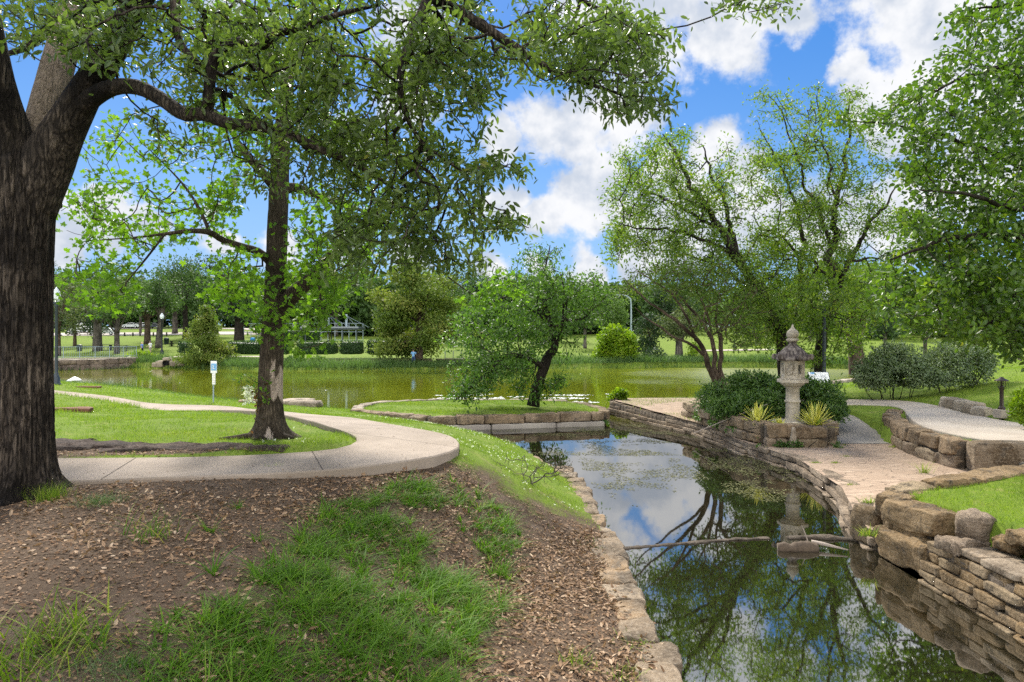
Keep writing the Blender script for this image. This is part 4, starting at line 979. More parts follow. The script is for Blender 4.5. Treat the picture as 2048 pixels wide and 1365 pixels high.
tree("broadleaf_tree", "leafy tree reaching in from the right edge, glossy oval leaves, a few yellow sprigs", "tree", rbz, rl_l, rl_b,
    ('oval', .115, 21, .14, .2), M['dark_bark'], M['right_leaf'], seed=71, wig=.12, bf=.28, tipr=.005, thin=.40, nscale=1.2, trunkseg=14, wob=.05, maxr=.04)
# ------------------------------------------------------------------ stone walls
def wall_line(b, line, courses, lens, thick, rough=.03, seed=0, m=0, mm=1, n=7, p=13.0, gap=.010, mortar=True, step=0.0, zs=None, jit=.03, side=1):
    """courses: list of (z0,z1) or functions of the fraction along; big blocks laid along a plan line"""
    rng = np.random.default_rng(seed); Q = resample(smooth_line([q[:2] for q in line], 200) if len(line) > 2 else np.array([q[:2] for q in line], float), 300)
    L = line_len(Q); s_ = np.linspace(0, L, 300)
    T_ = np.gradient(Q, axis=0); T_ /= np.linalg.norm(T_, axis=1)[:, None]
    for ci, (z0, z1) in enumerate(courses):
        s = -rng.uniform(0, .3)*lens[0]
        while s < L-.02:
            l = rng.uniform(*lens); e = min(s+l, L); 
            if L-e < lens[0]*.45: e = L
            a = max(s, 0); mid = .5*(a+e); ln = e-a
            if ln < .08: s = e; continue
            x, y = np.interp(mid, s_, Q[:, 0]), np.interp(mid, s_, Q[:, 1]); tx, ty = np.interp(mid, s_, T_[:, 0]), np.interp(mid, s_, T_[:, 1])
            f = mid/L; za, zb = (z0(f), z1(f)) if callable(z0) else (z0, z1)
            o = rng.normal()*jit+step*(len(courses)-1-ci)*side
            th = thick*rng.uniform(.92, 1.1)
            V, Fq = rock((x-ty*o, y+tx*o, .5*(za+zb)+rng.normal()*.006), (ln-gap, th, (zb-za)-gap), math.atan2(ty, tx)+rng.normal()*.02, n, p, rough*min(1.2, (zb-za)/.22), seed*100+ci*37+int(s*13))
            b.add(V, Fq, rng.uniform(), m); s = e
    if mortar:
        k = max(3, int(L/.25)); R_ = resample(Q, k+1)
        for i in range(k):
            c = .5*(R_[i]+R_[i+1]); d = R_[i+1]-R_[i]; f = (i+.5)/k
            za = courses[0][0]; zb = courses[-1][1]
            if callable(za): za, zb = za(f), zb(f)
            sh = step*(len(courses)-1)*.5*side; nn = np.array([-d[1], d[0]])/np.hypot(*d)*sh
            V, Fs = cbox((c[0]+nn[0], c[1]+nn[1], .5*(za+zb)-.02), (np.hypot(*d)+.02, thick*.62, zb-za-.035), math.atan2(d[1], d[0]), .02)
            b.add(V, Fs, rng.uniform(), mm)
def wall_thing(name, label, cat, base, mats, **kw):
    r = empty(name, base, label, cat); return r
def inset(poly, d):
    P = np.array([p[:2] for p in poly], float); T_ = np.gradient(P, axis=0); T_ /= np.linalg.norm(T_, axis=1)[:, None]
    return P+np.stack([-T_[:, 1], T_[:, 0]], 1)*d
# island
r = empty("island_wall", (0, 22.3, 0), "low wall of big square stones round the small grass island with the leaning tree", "stone wall")
b = MB(); front = [(-5.55,24.05),(-4.15,22.95),(-2.75,21.82)]
wall_line(b, front, [(.16, .46)], (.8, 1.4), .46, .04, 3, n=8); 
wall_line(b, [(-2.7,21.85),(.3,22.5),(3.05,23.2)], [(.17, .46)], (.75, 1.5), .46, .045, 4, n=9)
wall_line(b, [(3.1,23.25),(3.2,24.2),(3.0,25.8),(2.2,27.35)], [(.16, .45)], (.7, 1.2), .42, .04, 5)
b.build("stone_course", [M['sandstone'], M['mortar']], r, smooth=True)
b = MB()
for ln, sd in ((front, 6), ([(-2.72,21.83),(.3,22.48),(3.07,23.18)], 7)):
    wall_line(b, ln, [(-.25, .17)], (1.2, 2.4), .50, .012, sd, n=6, p=14, mortar=False, gap=.006)
b.build("footing", [M['grey_concrete']], r, smooth=True)
b = MB(); wall_line(b, [(2.2,27.5),(0,28.15),(-3,28.05),(-5.2,26.9),(-5.6,25.5),(-5.55,24.1)], [(-.2, .47)], (.6, 1.1), .42, .03, 8)
b.build("rear_coping", [M['pale_stone'], M['mortar']], r, smooth=True)
# promenade and patio canal wall
r = empty("canal_wall", (5.6, 20, 0), "brown terraced wall of thin stone courses along the canal under the lantern's planting bed", "stone wall")
pl = inset([(3.85,26.6),(4.75,23.4),(5.6,20.7),(5.9,17.0)], .17)
def topz(f): return .52-.23*min(1, f*1.05)
b = MB(); wall_line(b, [tuple(p) for p in pl], [(lambda f, k=k: -.12+(topz(f)+.12)*k/5, lambda f, k=k: -.12+(topz(f)+.12)*(k+1)/5) for k in range(5)], (.45, 1.2), .36, .022, 11, n=8, p=18, step=-.045)
wall_line(b, [(4.0,26.75),(4.4,27.7)], [(-.1, .15), (.15, .35), (.35, .56)], (.4, .8), .36, .03, 12, n=6)
b.build("stone_course", [M['brown_stone'], M['mortar']], r, smooth=True)
pl2 = inset([(5.9,17.0),(6.2,14.8),(5.75,11.9),(5.12,10.2),(4.95,9.3)], .14)
b = MB(); wall_line(b, [tuple(p) for p in pl2], [(-.2, .03), (.03, .17), (.17, .305)], (.5, 1.4), .36, .04, 13, n=9, p=18, step=-.035)
b.build("ragged_edge", [M['brown_stone'], M['mortar']], r, smooth=True)
# planting bed
r = empty("planter_wall", (6.8, 17, .3), "two course wall of hewn blocks round the planting bed in front of the stone lantern", "stone wall")
b = MB()
PLANT = [(5.8,22.3),(5.88,20.2),(6.08,18.2),(6.3,16.95)]
wall_line(b, PLANT, [(lambda f: .38-.08*f, lambda f: .60-.06*f), (lambda f: .60-.06*f, lambda f: .88-.04*f)], (.6, 1.05), .40, .05, 14, n=8, jit=.05)
wall_line(b, [(6.2,16.72),(7.6,16.52)], [(.25, .52), (.52, .83)], (.62, .95), .40, .05, 17, n=10, p=14)
wall_line(b, [(7.78,16.7),(8.35,18.4),(8.75,20.2)], [(.28, .55), (.55, .84)], (.5, .9), .38, .05, 16, n=7)
b.build("hewn_blocks", [M['sandstone'], M['mortar']], r, smooth=True)
b = MB(); V, Fq = rock((6.74, 16.36, .54), (.16, .12, .54), .1, 7, 5, .03, 5, (0.1, 0))
V[:, 0] = 6.74+(V[:, 0]-6.74)*np.clip(1.1-(V[:, 2]-.3)/.7, .25, 1.2); b.add(V, Fq, .5); b.build("pale_wedge_stone", M['pale_stone'], r, smooth=True)
prop(poly_sheet("planting_soil", plain('planting_soil', (.045, .034, .024), .95, 0, .4, .5, 30), [(5.9,22.5),(5.95,20.2),(6.15,18.2),(6.35,17.0),(7.6,16.7),(8.3,18.4),(8.7,20.3),(8.2,22.5)], lambda x, y: .70+0*x, .2, .02), kind="structure")
# wall beside the upper walk, with the great slab that ends it, and the steps
r = empty("retaining_wall", (9.1, 14.5, .3), "two course retaining wall of pale hewn blocks between the patio and the upper walk", "stone wall")
b = MB(); wall_line(b, [(9.0,13.65),(9.18,15.5),(9.7,17.2),(10.4,18.7),(11.25,20.0)], [(.24, .55), (.55, .875)], (.5, .85), .40, .05, 18, n=10, p=13, jit=.02)
b.build("hewn_blocks", [M['sandstone'], M['mortar']], r, smooth=True)
b = MB(); V, Fq = rock((10.25, 13.10, .56), (2.6, .44, .68), -.20, 16, 16, .03, 35); b.add(V, Fq, .8)
V, Fq = rock((11.35, 12.80, .58), (1.9, .42, .66), -.24, 10, 10, .05, 32); b.add(V, Fq, .6); b.build("end_slab", M['sandstone'], r, smooth=True)
r = empty("stone_steps", (10.3, 12.2, .3), "short flight of worn stone steps rising from the patio at the right edge", "steps")
for k, (x, z) in enumerate(((9.2, .42), (9.58, .55), (9.95, .68))):
    b = MB(); V, Fq = rock((x+.7, 12.42, z-.1), (1.5, 1.05, .22), -.2, 8, 12, .02, 40+k); b.add(V, Fq, .9); b.build("tread", M['pale_stone'], r, smooth=True)
# curved terrace wall on the right with its boulders
r = empty("terrace_wall", (6, 9.4, .3), "curving mossy wall of long dark coping stones round the grass terrace at lower right", "stone wall")
TW = [(9.6,11.25),(8.2,10.8),(6.8,10.1),(5.95,9.78),(5.48,9.55),(5.24,9.2),(5.16,8.8),(5.2,8.35)]
b = MB(); wall_line(b, TW, [(lambda f: .16, lambda f: .60-.06*sstep(.6, 1, f))], (.5, .8), .36, .06, 21, n=9, p=11)
b.build("base_course", [M['mossy_stone'], M['mortar']], r, smooth=True)
rng = np.random.default_rng(5)
cuts = [(9.5,11.2,1.3),(8.35,10.85,1.25),(7.3,10.35,1.15),(6.4,9.9,.95),(5.70,9.68,.72),(5.32,9.38,.55)]
for k, (x, y, l) in enumerate(cuts):
    nx_ = cuts[min(k+1, len(cuts)-1)]; pv_ = cuts[max(k-1, 0)]
    az = math.atan2(pv_[1]-nx_[1], pv_[0]-nx_[0])
    b = MB(); V, Fq = rock((x, y, .73-.02*k*(k > 3)), (l, .40, .30), az, 18, 14, .045, 50+k, (rng.normal()*.03, 0)); b.add(V, Fq, rng.uniform()); b.build("coping_stone", M['mossy_stone'], r, smooth=True)
b = MB(); V, Fq = rock((5.16, 8.68, .62), (1.0, .40, .32), -1.45, 20, 14, .045, 61, (0, -.05)); b.add(V, Fq, .3); b.build("coping_stone", M['mossy_stone'], r, smooth=True)
b = MB(); V, Fq = rock((5.04, 9.62, .26), (.30, .40, .50), .25, 11, 6, .05, 62, (0, .12)); b.add(V, Fq, .7); b.build("leaning_block", M['mossy_stone'], r, smooth=True)
b = MB(); V, Fq = rock((5.09, 8.62, .22), (.98, .46, .40), -1.50, 20, 13, .06, 63, (.12, 0)); b.add(V, Fq, .2); b.build("bulging_block", M['mossy_stone'], r, smooth=True)
# canal wall at the lower right
r = empty("canal_wall", (5, 5, 0), "stepped wall of narrow stone courses rising from the canal at the lower right corner", "stone wall")
b = MB(); wall_line(b, [(5.14,8.15),(5.14,5.5),(5.12,2.0),(5.12,-2.0)], [(-.2+.112*k, -.088+.112*k) for k in range(6)], (.25, .62), .40, .032, 23, n=9, p=17, step=.026, jit=.012, side=-1)
b.build("stone_course", [M['mossy_stone'], M['mortar']], r, smooth=True)
b = MB(); wall_line(b, [(5.24,7.9),(5.24,5.5),(5.22,2.0),(5.22,-2.0)], [(.475, .565)], (.5, 1.0), .48, .03, 24, n=9, p=9, mortar=False)
b.build("coping", [M['flat_stone']], r, smooth=True)
def lone_rock(label, c, s, rz, mat, seed, n=11, p=5, rough=.07, tilt=(0, 0), name="boulder", cat="boulder", group=None):
    b = MB(); V, Fq = rock((0, 0, 0), s, 0, n, p, rough, seed, tilt); b.add(V, Fq, random.random())
    o = b.build(name, mat, smooth=True); o.location = c; o.rotation_euler = (0, 0, rz); return prop(o, label, cat, group)
lone_rock("rounded brown boulder on the ledge beside the curved terrace wall", (5.34, 7.85, .72), (.40, .36, .36), .5, M['brown_stone'], 71, 14, 4, .05)
lone_rock("flat broken stone on the canal ledge below the rounded boulder", (5.12, 7.75, .54), (.5, .34, .16), .2, M['brown_stone'], 72)
for k, (lab, c, s, rz, sd) in enumerate((("long dark stone lying at the foot of the dry stack at lower right", (5.55, 6.9, .60), (.5, .42, .20), .1, 73), ("topmost left stone of the small dry stack edging the terrace grass", (5.42, 7.12, .80), (.30, .34, .13), .1, 74),
    ("topmost right stone of the small dry stack edging the terrace grass", (5.72, 6.98, .82), (.34, .36, .16), -.1, 75), ("tan block at the right end of the dry stack, cut by the frame", (6.0, 6.7, .72), (.34, .3, .3), -.1, 76), ("small dark wedge stone under the dry stack beside the round boulder", (5.42, 7.4, .64), (.26, .24, .12), .4, 77))):
    lone_rock(lab, c, s, rz, M['mossy_stone'], sd, 12, 10, .05)
# left bank edging: flat stones set end to end
rng = np.random.default_rng(9); y = 3.6; prev = None; k = 0
r = empty("stone_edging", (1.2, 8, .1), "single row of flat weathered stones edging the left bank of the canal", "stone edging")
while y < 14.6:
    l = rng.uniform(.28, .58)
    if 9.7 < y < 10.2: l = .62
    x = 1.22+rng.normal()*.025-max(0, y-13)*.14
    w = rng.uniform(.32, .46)
    b = MB(); V, Fq = rock((x, y+l/2, .056+rng.normal()*.012), (w, l-.006, .22), rng.normal()*.09-(.12 if y > 13 else 0), 12, 12, .045, 200+k, (rng.normal()*.025, rng.normal()*.04)); b.add(V, Fq, rng.uniform())
    b.build("flat_stone", M['flat_stone'], r, smooth=True); y += l; k += 1
b = MB(); wall_line(b, [(1.28,14.6),(1.28,3.0)], [(-.5, -.24), (-.24, -.02)], (.3, .7), .26, .04, 26, n=6)
b.build("submerged_course", [M['mossy_stone'], M['mortar']], r, smooth=True)
b = MB(); wall_line(b, [(1.0,14.6),(.2,17.0),(-.75,19.0),(-1.7,20.6)], [(-.2, .08)], (.3, .6), .25, .04, 27, n=6, mortar=False); b.build("far_stones", [M['flat_stone']], r, smooth=True)
# kerb of rough stones along the upper walk
pts = [(13.12, 20.45, .5), (12.95, 19.85, .62), (12.78, 19.2, .62), (12.6, 18.6, .5), (12.45, 18.1, .46)]
labs = ["farthest", "second farthest", "middle", "second nearest", "nearest"]
r = empty("stone_kerb", (12.8, 19.3, Hs(12.8, 19.3)), "short row of rough pale kerb stones between the upper walk and the lawn", "stone kerb")
for k, (x, y, l) in enumerate(pts):
    b = MB(); V, Fq = rock((x, y, Hs(x, y)+.10), (.36, l, .36), .25, 9, 6, .05, 300+k); b.add(V, Fq, rng.uniform()); b.build("kerb_stone", M['pale_stone'], r, smooth=True)
# rocks on the left bank
lone_rock("flat pale boulder at the pond edge, behind the maple trunk", (-8.75, 27.9, .32), (1.35, .9, .34), .1, M['pale_stone'], 81, 10, 5, .06)
lone_rock("lower flat boulder in front of the pond edge boulder, right of the maple trunk", (-8.1, 26.9, .38), (1.25, .8, .30), -.2, M['pale_stone'], 82, 10, 5, .06)
lone_rock("thin flat stone at the pond edge just left of the maple trunk", (-10.0, 26.6, .50), (1.2, .6, .14), .1, M['flat_stone'], 83, 9, 6, .04)
q = ray(200, 893); slabs = [(-6.9,10.35,1.1,.7),(-5.95,10.2,1.2,.6),(-5.0,10.0,1.2,.5),(-4.25,9.85,1.0,.4),(-6.5,9.95,.9,.4),(-5.6,9.8,1.0,.35),(-7.6,10.1,.9,.6),(-3.6,9.75,.8,.28)]
sl = ["dark slab of exposed rock nearest the oak trunk", "broad exposed rock slab by the walk, second from the oak", "long low exposed slab in the middle of the rock patch", "thin exposed slab where the rock patch tapers off", "narrow exposed rock touching the walk beside the oak", "narrow exposed rock touching the middle of the walk edge", "exposed rock half hidden behind the oak trunk", "last small exposed rock sinking into the lawn beside the walk"]
for k, (x, y, w, d) in enumerate(slabs):
    lone_rock(sl[k], (x, y, Hs(x, y)-.012), (w, d, .12), rng.normal()*.12, M['dark_rock'], 90+k, 12, 5, .05, (rng.normal()*.05, rng.normal()*.04), "rock_slab", "rock", "exposed rock slabs beside the left walk")
# far walls
r = empty("fieldstone_wall", (-44, 67, 0), "dark fieldstone wall with mortar streaks at the far left of the pond, railing on top", "stone wall")
b = MB(); wall_line(b, [(-53,57.5),(-49,61),(-45.5,64.5),(-42.3,68.5),(-40,72.5)], [(-.3, .5), (.5, 1.02)], (.8, 1.6), .45, .05, 28, n=5, jit=.02); b.build("wall_face", [M['fieldstone'], M['mortar']], r, smooth=True)
b = MB(); wall_line(b, [(-53,57.7),(-49,61.2),(-45.5,64.7),(-42.3,68.7),(-40,72.7)], [(1.02, 1.16)], (3, 4), .6, .005, 29, n=4, p=20, mortar=False, gap=0.0); b.build("coping", [M['pale_concrete']], r)
r = empty("retaining_wall", (-20, 72, .6), "long low pinkish brick wall under the clipped hedges across the pond", "retaining wall")
b = MB(); wall_line(b, [(-30,72.6),(-22,72.2),(-8.5,72.4)], [(.30, .60), (.60, .95)], (.7, 1.1), .4, .02, 30, n=4, p=14, jit=.006); b.build("brick_face", [M['retain_brick'], M['mortar']], r)
b = MB(); wall_line(b, [(-30,72.6),(-22,72.2),(-8.5,72.4)], [(.95, 1.03)], (3, 4), .5, .004, 31, n=4, p=20, mortar=False, gap=0); b.build("coping", [M['wood_dark']], r)
r = empty("retaining_wall", (33, 71, .5), "dark low wall on the far shore to the right of the lantern", "retaining wall")
b = MB(); wall_line(b, [(27.5,75.5),(32,75.5),(42,74.0)], [(.2, .65), (.65, 1.05)], (1, 1.6), .5, .02, 32, n=4, p=14); b.build("wall_face", [M['dark_rock'], M['mortar']], r)
r = empty("pond_kerb", (22, 44, .3), "pale low stone kerb at the pond edge behind the information board", "stone kerb")
b = MB(); wall_line(b, [(18.5,40.2),(21.9,44.2),(27.6,48.9),(31.5,53)], [(-.1, .42)], (.7, 1.2), .45, .03, 33, n=5); b.build("kerb_stones", [M['pale_stone'], M['mortar']], r, smooth=True)
r = empty("shore_ledge", (-6, 71, .6), "stone terrace ledge with a drain culvert beneath the small railing across the pond", "stone ledge")
b = MB(); wall_line(b, [(-8,72.5),(-5,72.0),(-1,72.4)], [(.5, .78), (.78, 1.0)], (.8, 1.4), .6, .05, 34, n=5); b.build("ledge_stones", [M['fieldstone'], M['mortar']], r, smooth=True)
# ------------------------------------------------------------------ garden objects
# stone lantern
LX, LY = at(1585, 700, 17.5)[0], 17.5; LZ = .70
r = empty("stone_lantern", (LX, LY, LZ), "tall weathered stone lantern with an onion finial and scrolled roof, in the planting bed", "stone lantern", rz=math.radians(8))
def sub(nm, prof, seg, mat, smooth=True, z=LZ):
    b = MB(); V, Fs = lathe(prof, seg, (LX, LY, z)); b.add(V, Fs, .4); o = b.build(nm, mat, r, smooth=smooth); return o
b = MB(); V, Fq = rock((LX-.05, LY, LZ+.03), (.95, .8, .24), .2, 12, 3.2, .07, 401); b.add(V, Fq, .8); b.build("base_rock", M['lantern_stone'], r, smooth=True)
sub("shaft", [(.215,.05),(.20,.12),(.172,.20),(.168,.56),(.172,.575),(.195,.585),(.20,.61),(.195,.635),(.172,.645),(.168,.68),(.163,.94),(.185,.95),(.19,.975)], 32, M['lantern_stone'])
HR = math.radians(26)
def hexprism(b, z0, z1, r0, r1, seg=6, rot=0.0, bev=.012):
    a = np.linspace(0, 2*np.pi, seg, endpoint=False)+HR; rows = [(r0-bev, z0), (r0, z0+bev), (r1, z1-bev), (r1-bev, z1)]
    V = np.vstack([np.c_[LX+q*np.cos(a), LY+q*np.sin(a), np.full(seg, LZ+z)] for q, z in rows]+[[[LX, LY, LZ+z0]], [[LX, LY, LZ+z1]]])
    j = np.arange(seg); k = (j+1) % seg
    Fq = np.vstack([np.stack([i*seg+j, i*seg+k, i*seg+seg+k, i*seg+seg+j], 1) for i in range(3)])
    b.add(V, [Fq, np.vstack([np.stack([k, j, np.full(seg, 4*seg)], 1), np.stack([3*seg+j, 3*seg+k, np.full(seg, 4*seg+1)], 1)])], .5)
# lotus capital: petals swelling out to the hexagonal tray
n = 40; P = [(.185,.975),(.205,.985),(.235,1.01),(.27,1.045),(.285,1.075),(.28,1.09)]
b = MB(); V, Fs = lathe(P, 96, (LX, LY, LZ)); a = np.arctan2(V[:, 1]-LY, V[:, 0]-LX); k = 1+.045*np.abs(np.sin(a*12))*sstep(.98, 1.05, V[:, 2]-LZ)
V[:, 0] = LX+(V[:, 0]-LX)*k; V[:, 1] = LY+(V[:, 1]-LY)*k; b.add(V, Fs, .4); b.build("lotus_capital", M['lantern_stone'], r, smooth=True)
b = MB(); hexprism(b, 1.085, 1.175, .385, .385, 6, .0); hexprism(b, 1.178, 1.205, .345, .32, 6, .0); b.build("tray", M['lantern_stone'], r)
# light box: six posts, sill and head, carved panels and two open windows
b = MB(); hexprism(b, 1.20, 1.245, .285, .285); hexprism(b, 1.60, 1.655, .285, .295)
for i in range(6):
    a = i*math.pi/3+HR; V, Fs = cbox((LX+.262*math.cos(a), LY+.262*math.sin(a), LZ+1.42), (.06, .06, .40), a, .008); b.add(V, Fs, .5)
b.build("light_box", M['lantern_stone'], r)
b = MB()
for i in range(6):
    a = (i+.5)*math.pi/3+HR; rr = .222; c = (LX+rr*math.cos(a), LY+rr*math.sin(a)); az = a+math.pi/2
    def bar(u, z, w, h, t=.035, o=0.0, bb=b):
        x = c[0]+(o)*math.cos(a)+u*math.cos(az); y = c[1]+o*math.sin(a)+u*math.sin(az)
        V, Fs = cbox((x, y, LZ+z), (w, t, h), az, .004); bb.add(V, Fs, .5)
    if i in (1, 4, 2, 5):
        bar(-.083, 1.42, .045, .37); bar(.083, 1.42, .045, .37); bar(0, 1.275, .12, .07); bar(0, 1.575, .12, .07)
    else:
        bar(0, 1.42, .21, .37)
        V, Fq = rock((c[0]+.02*math.cos(a), c[1]+.02*math.sin(a), LZ+1.43), (.15, .05, .26), az, 11, 3, .035, 410+i); bw = MB(); bw.add(V, Fq, .3); bw.build("carved_figure", M['lantern_stone'], r, smooth=True)
b.build("window_panel", M['lantern_stone'], r)
# roof: six-lobed dome with curled corners
seg = 72; prof = [(.11,2.03),(.135,2.035),(.15,2.02),(.19,1.99),(.24,1.945),(.29,1.885),(.335,1.81),(.375,1.745),(.41,1.70),(.415,1.665),(.39,1.645),(.30,1.648),(.12,1.65)]
V, Fs = lathe(prof, seg, (LX, LY, LZ)); a = np.arctan2(V[:, 1]-LY, V[:, 0]-LX); rad = np.hypot(V[:, 0]-LX, V[:, 1]-LY); h = V[:, 2]-LZ
co = np.cos(3*(a-HR))**2; low = sstep(1.95, 1.68, h)
k = 1+low*(.12*co**3-.05)+.02*np.cos(24*a)*sstep(2.0, 1.8, h)*(h > 1.66)
V[:, 0] = LX+(V[:, 0]-LX)*k; V[:, 1] = LY+(V[:, 1]-LY)*k; V[:, 2] += low*.05*co**4*(rad > .3)
b = MB(); b.add(V, Fs, .5); roof = b.build("roof", M['lantern_roof'], r, smooth=True)
for i in range(6):
    a = i*math.pi/3+HR; t = np.linspace(0, 1, 18); ang = t*2*math.pi*1.05
    rr = .055*(1-.62*t); ux = .425+rr*np.sin(ang)+.012; uz = 1.745+.01-rr*np.cos(ang)
    pts = np.stack([LX+ux*math.cos(a), LY+ux*math.sin(a), LZ+uz], 1)
    b = MB(); V, Fs = tube(pts, .038*(1-.35*t), 10); b.add(V, Fs, .5); b.build("scroll_corner", M['lantern_roof'], roof, smooth=True)
sub("neck", [(.12,2.03),(.115,2.06),(.09,2.08),(.088,2.10),(.11,2.12),(.118,2.135)], 28, M['lantern_roof'])
b = MB(); V, Fs = lathe([(.10,2.13),(.135,2.15),(.145,2.18),(.13,2.21),(.10,2.225)], 64, (LX, LY, LZ)); a = np.arctan2(V[:, 1]-LY, V[:, 0]-LX); k = 1+.08*np.abs(np.sin(a*8)); V[:, 0] = LX+(V[:, 0]-LX)*k; V[:, 1] = LY+(V[:, 1]-LY)*k
b.add(V, Fs, .5); b.build("lotus_ring", M['lantern_stone'], r, smooth=True)
sub("finial", [(.10,2.22),(.13,2.245),(.148,2.29),(.150,2.33),(.138,2.38),(.11,2.42),(.075,2.45),(.048,2.48),(.030,2.52),(.018,2.56),(.004,2.585)], 32, M['lantern_stone'])
# yuccas
def yucca(c, n, L, label, seed, group="yellow striped yuccas in the planting bed"):
    rng = np.random.default_rng(seed); root = empty("yucca_plant", c, label, "yucca", group); b = MB()
    K = 6; t = np.linspace(0, 1, K)
    for i in range(n):
        az = rng.uniform(0, 2*np.pi); el = math.radians(rng.uniform(8, 86)); l = L*rng.uniform(.7, 1.1); w = .026*rng.uniform(.8, 1.2)
        d = np.array([math.cos(az)*math.cos(el), math.sin(az)*math.cos(el), math.sin(el)]); s = np.array([-math.sin(az), math.cos(az), 0])
        P = np.array(c)+np.outer(t*l, d)+np.outer(t**2*l*.12*math.cos(el), [0, 0, -1]); up = np.cross(s, d)*-1
        ww = w*np.sin(np.pi*np.clip(t*.86+.14, 0, 1))**.6; ww[-1] = .001
        V = np.vstack([P-s*ww[:, None], P+up*(-.006), P+s*ww[:, None]]); q = np.arange(K-1)
        Fq = np.vstack([np.stack([q, q+1, K+q+1, K+q], 1), np.stack([K+q, K+q+1, 2*K+q+1, 2*K+q], 1)])
        b.add(V, Fq, rng.uniform(0, .85) if rng.uniform() > .12 else 1.0)
    b.build("sword_leaves", M['yucca'], root)
yucca((7.52, 16.95, .70), 120, .66, "largest yellow striped yucca, hiding the lantern's right base", 1)
yucca((6.25, 17.35, .72), 85, .58, "yellow striped yucca left of the lantern, beneath the leaning pole", 2)
yucca((6.68, 17.05, .71), 26, .28, "smallest yellow yucca, a seedling just left of the lantern base", 3)
# leafy shrubs
def shrub(name, label, cat, base, ells, mat, leaf, n, group=None, seed=1, stems=14, stemmat='dark_bark', shell=.40):
    n = int(n*1.7)
    """ells: (x,y,z,rx,ry,rz) in metres; leaves fill the outer part of every lump"""
    rng = np.random.default_rng(seed); root = empty(name, base, label, cat, group); b = MB(); vol = np.array([e[3]*e[4]+e[3]*e[5] for e in ells]); vol /= vol.sum()
    pos = []; out = []
    for e, f in zip(ells, vol):
        k = int(n*f); d = unit(rng.normal(size=(k, 3))); rr = (shell+(1-shell)*rng.uniform(0, 1, k)**.6)
        bump = .55+.85*fbm(d*2.2+np.array(e[:3])*3, 1.7, seed, 3)+np.where(rng.uniform(0, 1, k) < .05, rng.uniform(0, .28, k), 0)
        pos.append(np.array(e[:3])+d*rr[:, None]*bump[:, None]*np.array(e[3:])); out.append(d)
    pos = np.vstack(pos); out = np.vstack(out); keep = (pos[:, 2] > base[2]-.05) & (fbm(pos, 2.6, seed+3, 2) > .36); pos, out = pos[keep], out[keep]
    kind, size = leaf; m = len(pos); cl = vnoise(pos, 2.5, seed+8)
    put_leaves(b, pos, out*.6+rng.normal(size=(m, 3))*.7+[0, 0, .1], out*.5+rng.normal(size=(m, 3))*.5+[0, 0, .6], size*rng.uniform(.6, 1.3, m), kind, np.clip(.55*rng.uniform(0, 1, m)+.45*cl, 0, 1))
    b.build("foliage", mat, root)
    sb = MB()
    for i in range(stems):
        e = ells[rng.integers(len(ells))]; tip = np.array(e[:3])+unit(rng.normal(size=3))*np.array(e[3:])*.75; tip[2] = max(tip[2], base[2]+.2)
        p0 = np.array([base[0]*.4+tip[0]*.6, base[1]*.4+tip[1]*.6, base[2]-.05]) if len(ells) > 2 else np.array(base)+rng.normal(size=3)*[.1, .1, 0]
        L = smooth_line([p0, .5*(p0+tip)+rng.normal(size=3)*.06, tip], 8); V, Fs = tube(L, np.linspace(.016, .004, 8)*max(1, (e[5]/.8)), 5); sb.add(V, Fs, .5)
    sb.build("stems", M[stemmat], root, smooth=True); return root
def pel(px, py, d, rxp, rzp, ry): p = at(px, py, d); return (*p, rxp/F*d, ry, rzp/F*d)
shrub("nandina_shrub", "dense dark green feathery shrub filling the planting bed left of the lantern", "shrub", (6.35, 19.2, .72),
      [pel(1430,800,20.2,40,34,.6),pel(1470,790,19.6,50,38,.8),pel(1520,788,19.3,50,40,.9),pel(1560,792,18.8,34,38,.7),pel(1450,815,18.9,40,26,.5),pel(1500,815,18.5,50,30,.6),pel(1545,812,18.2,34,30,.5),pel(1500,762,19.6,46,20,.6)], M['nandina'], ('spray', .10), 15000, "shrubs in the lantern bed", 5)
shrub("nandina_shrub", "dark green feathery shrub in the planting bed right of the lantern, spilling to the ramp", "shrub", (8.0, 18.9, .72),
      [pel(1620,795,18.9,36,40,.7),pel(1655,798,18.9,36,38,.7),pel(1668,820,18.7,26,26,.5),pel(1640,825,18.3,40,26,.5),pel(1600,780,19.2,30,26,.6)], M['nandina'], ('spray', .10), 8000, "shrubs in the lantern bed", 6)
shrub("ivy_clump", "low ivy trailing over the left end of the planting bed wall", "ivy", (5.8, 20.6, .5), [pel(1412,838,20.6,22,26,.4),pel(1432,852,19.4,16,14,.3),(5.93,18.2,.42,.2,.4,.16),(6.0,17.0,.32,.16,.3,.1)], M['nandina'], ('oval', .09), 1500, None, 7, 8)
shrub("weed_clump", "green weeds growing along the foot of the planting bed's front wall", "weeds", (6.6, 16.3, .3), [(6.45,16.38,.34,.2,.1,.1),(6.75,16.34,.34,.22,.1,.12),(7.3,16.2,.32,.12,.08,.08),(7.9,16.35,.33,.2,.14,.1),(6.1,16.6,.34,.2,.2,.14)], M['nandina'], ('oval', .06), 900, None, 8, 6)
shrub("bright_shrub", "small bright green bush sprouting from the left corner of the promenade wall", "shrub", (4.35, 26.9, .5), [pel(1236,800,27,18,18,.35),pel(1244,788,27,12,10,.3),pel(1232,818,26.6,10,14,.2)], M['bright_bush'], ('oval', .12), 800, None, 9, 8)
dG = 22.5
